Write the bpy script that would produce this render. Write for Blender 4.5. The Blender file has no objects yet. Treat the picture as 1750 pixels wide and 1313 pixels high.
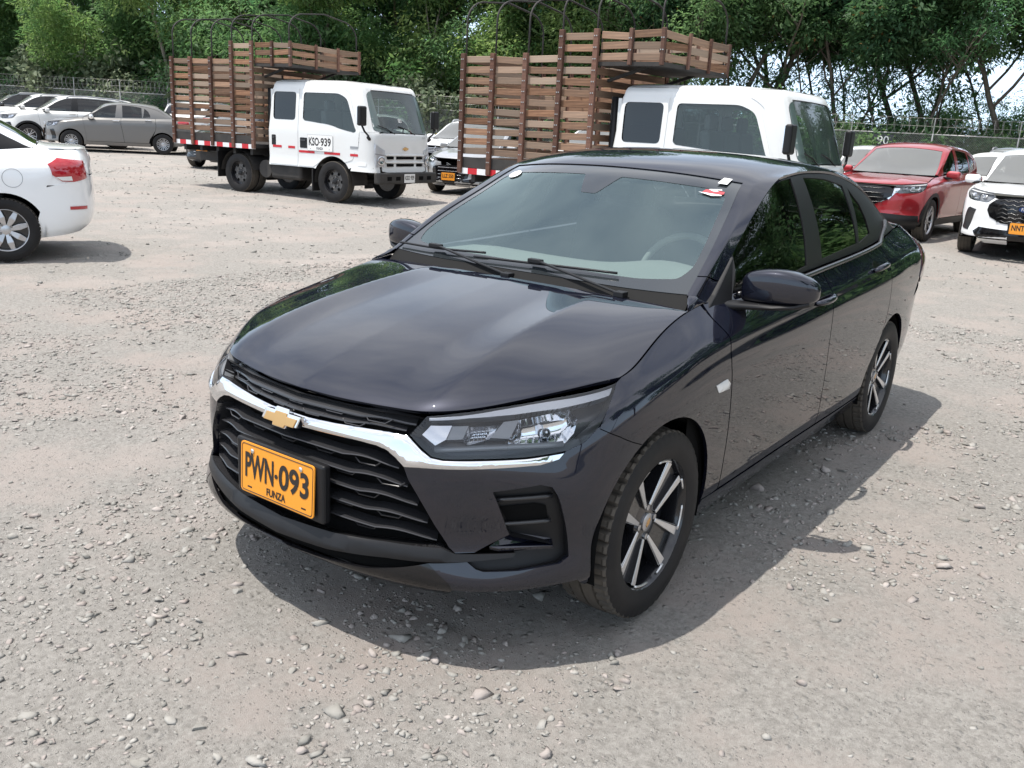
import bpy, bmesh, math, random
import numpy as np
from mathutils import Vector, Matrix
from mathutils.geometry import delaunay_2d_cdt

# ------------------------------------------------------------------ camera, sky, sun, exposure
scene = bpy.context.scene
cam_data = bpy.data.cameras.new("camera")
cam = bpy.data.objects.new("camera", cam_data)
scene.collection.objects.link(cam)
scene.camera = cam
cam_data.sensor_width = 36.0
cam_data.lens = 36.0 * 1530.33 / 1750.0
cam_data.clip_start = 0.05
cam_data.clip_end = 3000.0
_r = (-0.59711858, 0.8004249, 0.05262486)
_d = (0.186929, 0.20264755, -0.96124478)
_f = (-0.78006856, -0.56414, -0.27062725)
CAM = (2.42237, 1.99741, 1.49701)
cam.matrix_world = Matrix(((_r[0], -_d[0], -_f[0], CAM[0]),
                           (_r[1], -_d[1], -_f[1], CAM[1]),
                           (_r[2], -_d[2], -_f[2], CAM[2]),
                           (0, 0, 0, 1)))
scene.render.resolution_x, scene.render.resolution_y = 1024, 768

SUN_DIR = Vector((0.28, -0.21, 1.0)).normalized()
SUN_EL = math.asin(SUN_DIR.z)
SUN_ROT = math.atan2(SUN_DIR.x, SUN_DIR.y)
world = bpy.data.worlds.new("World")
scene.world = world
world.use_nodes = True
wn, wl = world.node_tree.nodes, world.node_tree.links
wn.clear()
sky = wn.new("ShaderNodeTexSky")
sky.sky_type = 'NISHITA'
sky.sun_disc = False
sky.sun_elevation = SUN_EL
sky.sun_rotation = SUN_ROT
sky.air_density = 1.0
sky.dust_density = 1.2
sky.altitude = 500.0
# thin broken cloud over the blue, the same in every direction
tc = wn.new("ShaderNodeTexCoord")
mp = wn.new("ShaderNodeMapping"); mp.inputs['Scale'].default_value = (1.6, 1.6, 3.2)
wl.new(tc.outputs['Generated'], mp.inputs['Vector'])
nz = wn.new("ShaderNodeTexNoise"); nz.inputs['Scale'].default_value = 1.7
nz.inputs['Detail'].default_value = 6; nz.inputs['Roughness'].default_value = 0.55
wl.new(mp.outputs[0], nz.inputs['Vector'])
cr = wn.new("ShaderNodeValToRGB")
cr.color_ramp.elements[0].position = 0.30; cr.color_ramp.elements[1].position = 0.66
cr.color_ramp.elements[0].color = (0.25, 0.25, 0.25, 1); cr.color_ramp.elements[1].color = (0.72, 0.72, 0.72, 1)
wl.new(nz.outputs['Fac'], cr.inputs[0])
mixw = wn.new("ShaderNodeMix"); mixw.data_type = 'RGBA'
mixw.inputs[7].default_value = (10.8, 10.9, 11.2, 1)
wl.new(cr.outputs[0], mixw.inputs[0]); wl.new(sky.outputs[0], mixw.inputs[6])
# whitish haze towards the horizon, all the way round
sx = wn.new("ShaderNodeSeparateXYZ"); wl.new(tc.outputs['Generated'], sx.inputs[0])
hz = wn.new("ShaderNodeMapRange"); hz.inputs['From Min'].default_value = 0.55; hz.inputs['From Max'].default_value = 0.0
hz.inputs['To Min'].default_value = 0.0; hz.inputs['To Max'].default_value = 0.8; hz.interpolation_type = 'SMOOTHSTEP'
wl.new(sx.outputs['Z'], hz.inputs['Value'])
mixh = wn.new("ShaderNodeMix"); mixh.data_type = 'RGBA'; mixh.inputs[7].default_value = (6.2, 8.3, 10.8, 1)
wl.new(hz.outputs[0], mixh.inputs[0]); wl.new(mixw.outputs[2], mixh.inputs[6])
bg = wn.new("ShaderNodeBackground"); bg.inputs['Strength'].default_value = 0.138
wl.new(mixh.outputs[2], bg.inputs[0])
wo = wn.new("ShaderNodeOutputWorld"); wl.new(bg.outputs[0], wo.inputs[0])

sun_data = bpy.data.lights.new("sun", 'SUN')
sun_data.energy = 4.4
sun_data.angle = math.radians(0.53)
sun_data.color = (1.0, 0.95, 0.88)
sun = bpy.data.objects.new("sun", sun_data)
scene.collection.objects.link(sun)
sun.rotation_euler = (-SUN_DIR).to_track_quat('-Z', 'Y').to_euler()

vs = scene.view_settings
vs.view_transform = 'Standard'; vs.look = 'None'; vs.gamma = 1.0; vs.use_curve_mapping = False
vs.exposure = 0.35
scene.render.engine = 'CYCLES'
scene.cycles.max_bounces = 8
scene.cycles.transparent_max_bounces = 24
scene.cycles.glossy_bounces = 5
scene.cycles.caustics_reflective = False
scene.cycles.caustics_refractive = False
scene.cycles.use_denoising = True
scene.cycles.sample_clamp_indirect = 6.0
COL = scene.collection
rng = random.Random(7)
nrng = np.random.default_rng(7)

# ------------------------------------------------------------------ helpers: materials
M = {}
def pmat(name, color, rough=0.5, metal=0.0, coat=0.0, coat_rough=0.03, spec=0.5, emit=None, bump=None,
         noise=None, alpha=None, transmission=0.0, ior=None):
    """Principled material; noise=(scale, colour2, amount[, detail]) mottles the base colour, bump=(scale, strength, distance)"""
    m = bpy.data.materials.new(name); m.use_nodes = True
    nt = m.node_tree; b = nt.nodes['Principled BSDF']
    b.inputs['Base Color'].default_value = (*color, 1)
    b.inputs['Roughness'].default_value = rough
    b.inputs['Metallic'].default_value = metal
    b.inputs['Coat Weight'].default_value = coat
    b.inputs['Coat Roughness'].default_value = coat_rough
    b.inputs['Specular IOR Level'].default_value = spec
    b.inputs['Transmission Weight'].default_value = transmission
    if ior: b.inputs['IOR'].default_value = ior
    if noise or bump:
        t = nt.nodes.new('ShaderNodeTexCoord')
    if noise:
        n = nt.nodes.new('ShaderNodeTexNoise'); n.inputs['Scale'].default_value = noise[0]
        n.inputs['Detail'].default_value = noise[3] if len(noise) > 3 else 5
        nt.links.new(t.outputs['Object'], n.inputs['Vector'])
        r = nt.nodes.new('ShaderNodeValToRGB'); r.color_ramp.elements[0].position = 0.35; r.color_ramp.elements[1].position = 0.68
        nt.links.new(n.outputs['Fac'], r.inputs[0])
        ml = nt.nodes.new('ShaderNodeMath'); ml.operation = 'MULTIPLY'; ml.inputs[1].default_value = noise[2]
        nt.links.new(r.outputs[0], ml.inputs[0])
        mx = nt.nodes.new('ShaderNodeMix'); mx.data_type = 'RGBA'
        mx.inputs[6].default_value = (*color, 1); mx.inputs[7].default_value = (*noise[1], 1)
        nt.links.new(ml.outputs[0], mx.inputs[0]); nt.links.new(mx.outputs[2], b.inputs['Base Color'])
    if bump:
        n = nt.nodes.new('ShaderNodeTexNoise'); n.inputs['Scale'].default_value = bump[0]; n.inputs['Detail'].default_value = 4
        nt.links.new(t.outputs['Object'], n.inputs['Vector'])
        bp = nt.nodes.new('ShaderNodeBump'); bp.inputs['Strength'].default_value = bump[1]; bp.inputs['Distance'].default_value = bump[2]
        nt.links.new(n.outputs['Fac'], bp.inputs['Height']); nt.links.new(bp.outputs[0], b.inputs['Normal'])
    M[name] = m
    return m

def glassmat(name, tint, refl=1.0, ior=1.5, rough=0.0, haze=None):
    """thin automotive glass: tinted see-through plus a fresnel sheen; haze=(colour, amount) mixes in an even diffuse film"""
    m = bpy.data.materials.new(name); m.use_nodes = True
    nt = m.node_tree; nt.nodes.clear()
    out = nt.nodes.new('ShaderNodeOutputMaterial')
    tr = nt.nodes.new('ShaderNodeBsdfTransparent'); tr.inputs[0].default_value = (*tint, 1)
    gl = nt.nodes.new('ShaderNodeBsdfGlossy'); gl.inputs['Roughness'].default_value = rough
    gl.inputs['Color'].default_value = (*(refl if isinstance(refl, tuple) else (refl, refl, refl)), 1)
    fr = nt.nodes.new('ShaderNodeFresnel'); fr.inputs[0].default_value = ior
    # front and back faces see the same fresnel term
    geo = nt.nodes.new('ShaderNodeNewGeometry')
    mx = nt.nodes.new('ShaderNodeMixShader')
    nt.links.new(fr.outputs[0], mx.inputs[0])
    base = tr
    if haze:
        df = nt.nodes.new('ShaderNodeBsdfDiffuse'); df.inputs[0].default_value = (*haze[0], 1)
        hm = nt.nodes.new('ShaderNodeMixShader'); hm.inputs[0].default_value = haze[1]
        nt.links.new(tr.outputs[0], hm.inputs[1]); nt.links.new(df.outputs[0], hm.inputs[2])
        base = hm
    nt.links.new(base.outputs[0], mx.inputs[1]); nt.links.new(gl.outputs[0], mx.inputs[2])
    nt.links.new(mx.outputs[0], out.inputs[0])
    M[name] = m
    return m

def flake_paint(name, base, flake, frough=0.42):
    """dark metallic lacquer: a soft flake lobe under a clear coat"""
    m = pmat(name, base, rough=0.5, spec=0.0, coat=1.0, coat_rough=0.012)
    nt = m.node_tree; b = nt.nodes['Principled BSDF']; out = nt.nodes['Material Output']
    b.inputs['Coat IOR'].default_value = 1.60
    g = nt.nodes.new('ShaderNodeBsdfGlossy'); g.inputs['Color'].default_value = (*flake, 1); g.inputs['Roughness'].default_value = frough
    ad = nt.nodes.new('ShaderNodeAddShader')
    nt.links.new(b.outputs[0], ad.inputs[0]); nt.links.new(g.outputs[0], ad.inputs[1]); nt.links.new(ad.outputs[0], out.inputs[0])
    return m
flake_paint('paint_graphite', (0.0028, 0.0034, 0.0080), (0.0095, 0.0102, 0.0140), .40)
pmat('paint_white', (0.82, 0.83, 0.835), rough=0.35, coat=1.0, coat_rough=0.03)
pmat('paint_white_dusty', (0.70, 0.70, 0.68), rough=0.5, coat=0.5, coat_rough=0.15, noise=(2.0, (0.55, 0.53, 0.49), 0.35))
pmat('paint_red', (0.33, 0.006, 0.014), rough=0.3, metal=0.35, coat=1.0, coat_rough=0.03, noise=(1.2, (0.36, 0.09, 0.09), 0.35))
pmat('paint_grey', (0.15, 0.147, 0.142), rough=0.42, metal=0.3, coat=0.6, coat_rough=0.1, noise=(3.0, (0.17, 0.16, 0.145), 0.5))
pmat('paint_silver', (0.42, 0.43, 0.44), rough=0.33, metal=0.6, coat=0.8, coat_rough=0.05)
pmat('paint_dark', (0.02, 0.021, 0.024), rough=0.3, metal=0.3, coat=1.0, coat_rough=0.04)
pmat('black_plastic', (0.008, 0.008, 0.009), rough=0.45, spec=0.35, bump=(900, 0.12, 0.0004))
pmat('satin_black', (0.024, 0.024, 0.026), rough=0.26, spec=0.65)
pmat('cowl_plastic', (0.010, 0.010, 0.010), rough=0.8, spec=0.2)
pmat('gloss_black', (0.006, 0.006, 0.007), rough=0.08, spec=0.5)
pmat('void_black', (0.004, 0.004, 0.004), rough=0.9, spec=0.1)
pmat('chrome', (0.80, 0.81, 0.83), rough=0.06, metal=1.0)
pmat('reflector', (0.62, 0.63, 0.65), rough=0.16, metal=1.0)
pmat('lamp_grey', (0.30, 0.31, 0.325), rough=0.4, metal=0.3)
pmat('lamp_dark', (0.07, 0.072, 0.08), rough=0.3, metal=0.3)
pmat('lamp_silver', (0.58, 0.59, 0.61), rough=0.32, metal=0.6)
pmat('alloy', (0.50, 0.50, 0.51), rough=0.28, metal=0.85)
pmat('alloy_machined', (0.72, 0.71, 0.70), rough=0.30, metal=0.75)
pmat('rim_black', (0.010, 0.010, 0.012), rough=0.22, spec=0.5, coat=0.5)
pmat('brake_steel', (0.22, 0.21, 0.20), rough=0.4, metal=0.8)
pmat('rubber', (0.011, 0.0105, 0.011), rough=0.6, spec=0.25, noise=(9, (0.026, 0.023, 0.021), 0.45), bump=(220, 0.15, 0.001))
pmat('tread_rubber', (0.075, 0.067, 0.057), rough=0.9, spec=0.2, noise=(14, (0.105, 0.090, 0.074), 0.75), bump=(160, 0.4, 0.002))
pmat('gold', (0.72, 0.44, 0.19), rough=0.28, metal=0.9)
pmat('plate_orange', (0.80, 0.31, 0.030), rough=0.45, spec=0.4)
pmat('plate_white', (0.75, 0.75, 0.73), rough=0.45, spec=0.4)
pmat('plate_black', (0.018, 0.014, 0.012), rough=0.5)
pmat('label_white', (0.80, 0.80, 0.79), rough=0.55)
pmat('label_red', (0.45, 0.05, 0.06), rough=0.5)
pmat('tail_smoked', (0.05, 0.008, 0.010), rough=0.08, coat=1.0)
pmat('tail_red', (0.36, 0.006, 0.015), rough=0.12, coat=1.0, noise=(40, (0.5, 0.03, 0.04), 0.4))
pmat('lamp_amber', (0.75, 0.20, 0.03), rough=0.2, coat=1.0)
pmat('indicator_clear', (0.72, 0.72, 0.70), rough=0.25, spec=0.6, coat=1.0)
pmat('dash', (0.34, 0.35, 0.33), rough=0.75)
pmat('seat_cloth', (0.13, 0.13, 0.135), rough=0.9)
pmat('headliner', (0.36, 0.355, 0.34), rough=0.95)
pmat('frit', (0.022, 0.026, 0.029), rough=0.10, spec=0.55, coat=0.6)
glassmat('windscreen_glass', (0.66, 0.75, 0.74), refl=(.80, 1.0, 1.0), ior=2.1, haze=((0.38, 0.52, 0.56), 0.04))
glassmat('side_glass', (0.13, 0.15, 0.15), refl=1.0, ior=1.62)
glassmat('dusty_glass', (0.34, 0.37, 0.37), refl=0.85, ior=1.5, rough=0.08, haze=((0.42, 0.43, 0.42), 0.34))
glassmat('truck_glass', (0.70, 0.80, 0.77), refl=1.0, ior=1.55, haze=((0.3, 0.4, 0.38), 0.06))
glassmat('lens_clear', (0.92, 0.93, 0.94), refl=1.0, ior=1.5)

# ------------------------------------------------------------------ helpers: objects
def link_mesh(name, V, F, mat, parent=None, smooth=True, vnormals=None, lnormals=None, edges=()):
    me = bpy.data.meshes.new(name)
    V = np.asarray(V, float)
    me.from_pydata([tuple(v) for v in V], list(edges), [tuple(f) for f in F])
    mats = mat if isinstance(mat, (list, tuple)) else [mat]
    for m_ in mats: me.materials.append(M[m_] if isinstance(m_, str) else m_)
    if smooth:
        me.polygons.foreach_set('use_smooth', [True] * len(me.polygons))
    if lnormals is not None:
        me.normals_split_custom_set([tuple(n) for n in lnormals])
    elif vnormals is not None:
        me.normals_split_custom_set_from_vertices([tuple(n) for n in vnormals])
    me.update()
    o = bpy.data.objects.new(name, me)
    COL.objects.link(o)
    if parent is not None: o.parent = parent
    return o

def thing(name, label, category, loc=(0, 0, 0), rz=0.0, group=None):
    o = bpy.data.objects.new(name, None)
    o.empty_display_size = 0.2
    o.location = loc; o.rotation_euler = (0, 0, rz)
    COL.objects.link(o)
    o['label'] = label; o['category'] = category
    if group: o['group'] = group
    return o

def tag(o, label, category, group=None):
    o['label'] = label; o['category'] = category
    if group: o['group'] = group
    return o

class MB:
    """collects simple shapes and links them as one mesh"""
    def __init__(s): s.V = []; s.F = []; s.mi = []
    def add(s, V, F, mi=0):
        b = len(s.V); s.V += [tuple(v) for v in V]; s.F += [tuple(i + b for i in f) for f in F]; s.mi += [mi] * len(F)
        return s
    def box(s, c, d, rz=0, mi=0, M3=None):
        x, y, z = d[0] / 2, d[1] / 2, d[2] / 2
        P = [Vector((sx * x, sy * y, sz * z)) for sx in (-1, 1) for sy in (-1, 1) for sz in (-1, 1)]
        R_ = M3 if M3 is not None else Matrix.Rotation(rz, 3, 'Z')
        P = [R_ @ p + Vector(c) for p in P]
        return s.add(P, [(0, 1, 3, 2), (4, 6, 7, 5), (0, 4, 5, 1), (2, 3, 7, 6), (0, 2, 6, 4), (1, 5, 7, 3)], mi)
    def bar(s, a, b, w, h=None, up=(0, 0, 1), mi=0):
        """a square bar from a to b, w wide and h along up"""
        a = Vector(a); b = Vector(b); d = (b - a); L = d.length; d.normalize()
        u = Vector(up); u = u - u.dot(d) * d
        if u.length < 1e-5: u = Vector((1, 0, 0)) - Vector((1, 0, 0)).dot(d) * d
        u.normalize(); v = d.cross(u); h = h or w
        R_ = Matrix((d, v, u)).transposed()
        return s.box((a + b) / 2, (L, w, h), M3=R_, mi=mi)
    def tube(s, pts, r, n=8, closed=False, mi=0, caps=True):
        pts = [Vector(p) for p in pts]; N = len(pts); rs = r if isinstance(r, (list, tuple)) else [r] * N
        V = []; up = None
        for i, p in enumerate(pts):
            a = pts[i - 1] if (i > 0 or closed) else p; b = pts[(i + 1) % N] if (i < N - 1 or closed) else p
            t = (b - a).normalized()
            if up is None:
                up = Vector((0, 0, 1)) if abs(t.z) < 0.9 else Vector((1, 0, 0))
            up = (up - up.dot(t) * t)
            if up.length < 1e-6: up = t.orthogonal()
            up.normalize(); sd = t.cross(up)
            for k in range(n):
                an = 2 * math.pi * k / n
                V.append(p + (up * math.cos(an) + sd * math.sin(an)) * rs[i])
        F = []
        for i in range(N if closed else N - 1):
            for k in range(n):
                a = i * n + k; b = i * n + (k + 1) % n; c = ((i + 1) % N) * n + (k + 1) % n; d = ((i + 1) % N) * n + k
                F.append((a, b, c, d))
        if caps and not closed:
            F.append(tuple(range(n - 1, -1, -1))); F.append(tuple((N - 1) * n + k for k in range(n)))
        return s.add(V, F, mi)
    def lathe(s, prof, n=32, M4=None, mi=0, ang=2 * math.pi, mis=None):
        """profile (r, h) turned about local Z; M4 places it"""
        full = abs(ang - 2 * math.pi) < 1e-6
        cols = n if full else n + 1
        V = []
        for k in range(cols):
            a = ang * k / n
            for r_, h_ in prof:
                p = Vector((r_ * math.cos(a), r_ * math.sin(a), h_))
                V.append(M4 @ p if M4 is not None else p)
        m = len(prof); F = []; mm = []
        for k in range(n):
            k2 = (k + 1) % cols
            for j in range(m - 1):
                F.append((k * m + j, k2 * m + j, k2 * m + j + 1, k * m + j + 1)); mm.append(mis[j] if mis else mi)
        b = len(s.V); s.V += [tuple(v) for v in V]; s.F += [tuple(i + b for i in f) for f in F]; s.mi += mm
        return s
    def prism(s, poly, fn, t, mi=0):
        """polygon (a, b) extruded by t; fn(a, b, h) places it"""
        n = len(poly); V = [fn(a, b, 0) for a, b in poly] + [fn(a, b, t) for a, b in poly]
        F = [tuple(range(n - 1, -1, -1)), tuple(range(n, 2 * n))] + [(i, (i + 1) % n, n + (i + 1) % n, n + i) for i in range(n)]
        return s.add(V, F, mi)
    def build(s, name, mat, parent=None, smooth=False, bevel=0.0, segs=2, auto=None):
        o = link_mesh(name, s.V, s.F, mat, parent, smooth=smooth)
        if isinstance(mat, (list, tuple)) and len(mat) > 1:
            o.data.polygons.foreach_set('material_index', s.mi)
        bm = bmesh.new(); bm.from_mesh(o.data)
        bmesh.ops.recalc_face_normals(bm, faces=bm.faces)
        if bevel > 0:
            ed = [e for e in bm.edges if len(e.link_faces) == 2 and e.calc_face_angle(0) > 0.5]
            bmesh.ops.bevel(bm, geom=ed, offset=bevel, segments=segs, affect='EDGES', profile=0.5, clamp_overlap=True)
        if auto is not None:
            for e in bm.edges:
                if len(e.link_faces) == 2 and e.calc_face_angle(0) > auto: e.smooth = False
            for f in bm.faces: f.smooth = True
        bm.to_mesh(o.data); bm.free()
        return o

def text_mesh(body, size=1.0, bold=0.0):
    """flat lettering as (V, F) in the xy plane, origin at its centre, height = size"""
    cu = bpy.data.curves.new('lettering', 'FONT'); cu.body = body; cu.size = 1.0; cu.offset = bold
    cu.align_x = 'CENTER'; cu.resolution_u = 4
    ob = bpy.data.objects.new('lettering', cu); COL.objects.link(ob)
    dg = bpy.context.evaluated_depsgraph_get(); dg.update()
    me = bpy.data.meshes.new_from_object(ob.evaluated_get(dg))
    V = np.array([v.co[:] for v in me.vertices]); F = [tuple(p.vertices) for p in me.polygons]
    bpy.data.objects.remove(ob); bpy.data.curves.remove(cu); bpy.data.meshes.remove(me)
    lo, hi = V.min(0), V.max(0)
    V = (V - (lo + hi) / 2) * (size / (hi[1] - lo[1]))
    return V, F

def copy_tree(o, parent=None):
    c = o.copy(); COL.objects.link(c); c.parent = parent
    for ch in o.children: copy_tree(ch, c)
    return c

# ------------------------------------------------------------------ car bodies: smooth surfaces cut into panels
def cspline(y, t):
    """natural cubic spline through rows of y (n, ...) at 0..n-1, evaluated at t"""
    y = np.asarray(y, float); n = len(y)
    A = np.zeros((n, n)); B = np.zeros_like(y)
    A[0, 0] = A[-1, -1] = 1
    for i in range(1, n - 1):
        A[i, i - 1] = A[i, i + 1] = 1; A[i, i] = 4
        B[i] = 6 * (y[i + 1] - 2 * y[i] + y[i - 1])
    m = np.linalg.solve(A, B.reshape(n, -1)).reshape(y.shape)
    t = np.asarray(t, float); i = np.clip(np.floor(t).astype(int), 0, n - 2); s = t - i
    sh = (len(t),) + (1,) * (y.ndim - 1)
    s = s.reshape(sh)
    return y[i] * (1 - s) + y[i + 1] * s + ((1 - s) ** 3 - (1 - s)) * m[i] / 6 + (s ** 3 - s) * m[i + 1] / 6

def hermite_rows(y, t):
    """monotone-ish Catmull-Rom (less overshoot than a spline)"""
    y = np.asarray(y, float); n = len(y)
    d = np.empty_like(y); d[1:-1] = (y[2:] - y[:-2]) / 2; d[0] = y[1] - y[0]; d[-1] = y[-1] - y[-2]
    t = np.asarray(t, float); i = np.clip(np.floor(t).astype(int), 0, n - 2); s = (t - i).reshape((len(t),) + (1,) * (y.ndim - 1))
    return (2 * s**3 - 3 * s**2 + 1) * y[i] + (s**3 - 2 * s**2 + s) * d[i] + (-2 * s**3 + 3 * s**2) * y[i + 1] + (s**3 - s**2) * d[i + 1]

class Surf:
    """dense sampled smooth surface D[i, j]; parameters run 0..1 in both directions"""
    def __init__(s, D, flip=False):
        s.D = D; s.n, s.m = D.shape[:2]
        du = np.gradient(D, axis=0); dv = np.gradient(D, axis=1)
        N = np.cross(du, dv); L = np.linalg.norm(N, axis=2, keepdims=True); N = N / np.maximum(L, 1e-12)
        s.N = -N if flip else N
        s.Lu = np.linalg.norm(np.diff(D, axis=0), axis=2).sum(0).mean()
        s.Lv = np.linalg.norm(np.diff(D, axis=1), axis=2).sum(1).mean()
    def _bl(s, A, u, v):
        a = np.clip(np.asarray(u, float), 0, 1) * (s.n - 1); b = np.clip(np.asarray(v, float), 0, 1) * (s.m - 1)
        i = np.minimum(a.astype(int), s.n - 2); j = np.minimum(b.astype(int), s.m - 2)
        f = (a - i)[..., None]; g = (b - j)[..., None]
        return (A[i, j] * (1 - f) * (1 - g) + A[i + 1, j] * f * (1 - g) + A[i, j + 1] * (1 - f) * g + A[i + 1, j + 1] * f * g)
    def pos(s, u, v): return s._bl(s.D, u, v)
    def nor(s, u, v):
        n = s._bl(s.N, u, v); return n / np.maximum(np.linalg.norm(n, axis=-1, keepdims=True), 1e-9)
    def find(s, p, axes=(0, 1, 2)):
        """(u, v) of the surface point nearest to p, measured along the given axes only"""
        ax = list(axes); p = np.asarray(p, float)
        d = ((s.D[..., ax] - p[ax]) ** 2).sum(2); i, j = np.unravel_index(np.argmin(d), d.shape)
        u, v = i / (s.n - 1), j / (s.m - 1); e = 0.25 / max(s.n, s.m)
        for _ in range(12):
            q = s.pos(u, v)[ax]; a = (s.pos(min(u + e, 1), v)[ax] - s.pos(max(u - e, 0), v)[ax]) / (min(u + e, 1) - max(u - e, 0))
            b = (s.pos(u, min(v + e, 1))[ax] - s.pos(u, max(v - e, 0))[ax]) / (min(v + e, 1) - max(v - e, 0))
            J = np.stack([a, b], 1); st = np.linalg.lstsq(J, p[ax] - q, rcond=None)[0]
            st = np.clip(st, -0.02, 0.02); u = min(max(u + st[0], 0), 1); v = min(max(v + st[1], 0), 1)
            if abs(st).max() < 1e-6: break
        return u, v
    def uv(s, pts, axes=(0, 1, 2)): return np.array([s.find(p, axes) for p in pts])

def densify(P, closed=True, step=0.02):
    P = np.asarray(P, float); out = []
    n = len(P)
    for i in range(n if closed else n - 1):
        a, b = P[i], P[(i + 1) % n]; k = max(1, int(np.ceil(np.linalg.norm(b - a) / step)))
        for q in range(k): out.append(a + (b - a) * q / k)
    if not closed: out.append(P[-1])
    return np.array(out)

def roundpoly(P, r, closed=True, segs=4):
    """round the corners of a polyline; r is one radius or one per corner"""
    P = [np.asarray(p, float) for p in P]; n = len(P); out = []
    for i in range(n):
        rr = r[i] if isinstance(r, (list, tuple)) else r
        if (not closed and i in (0, n - 1)) or rr <= 0: out.append(P[i]); continue
        a, b, c = P[i - 1], P[i], P[(i + 1) % n]
        la, lc = np.linalg.norm(a - b), np.linalg.norm(c - b); k = min(rr, la * 0.45, lc * 0.45)
        p, q = b + (a - b) / max(la, 1e-9) * k, b + (c - b) / max(lc, 1e-9) * k
        for t in np.linspace(0, 1, segs + 1): out.append((1 - t) ** 2 * p + 2 * t * (1 - t) * b + t * t * q)
    return np.array(out)

def smoothline(P, k=6, closed=False):
    P = np.asarray(P, float)
    if closed:
        Q = np.concatenate([P[-2:], P, P[:3]]); return hermite_rows(Q, np.linspace(2, 2 + len(P), len(P) * k + 1)[:-1])
    return hermite_rows(P, np.linspace(0, len(P) - 1, (len(P) - 1) * k + 1))

def inside(pts, poly):
    x, y = pts[:, 0], pts[:, 1]; r = np.zeros(len(pts), bool); n = len(poly); j = n - 1
    for i in range(n):
        xi, yi = poly[i]; xj, yj = poly[j]
        c = ((yi > y) != (yj > y)) & (x < (xj - xi) * (y - yi) / ((yj - yi) if abs(yj - yi) > 1e-15 else 1e-15) + xi)
        r ^= c; j = i
    return r

def polydist(pts, poly):
    A = poly; B = np.roll(poly, -1, axis=0); d = np.full(len(pts), 1e9)
    for a, b in zip(A, B):
        ab = b - a; L = max((ab ** 2).sum(), 1e-15); t = np.clip(((pts - a) @ ab) / L, 0, 1)
        d = np.minimum(d, np.linalg.norm(pts - a - t[:, None] * ab, axis=1))
    return d

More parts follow.
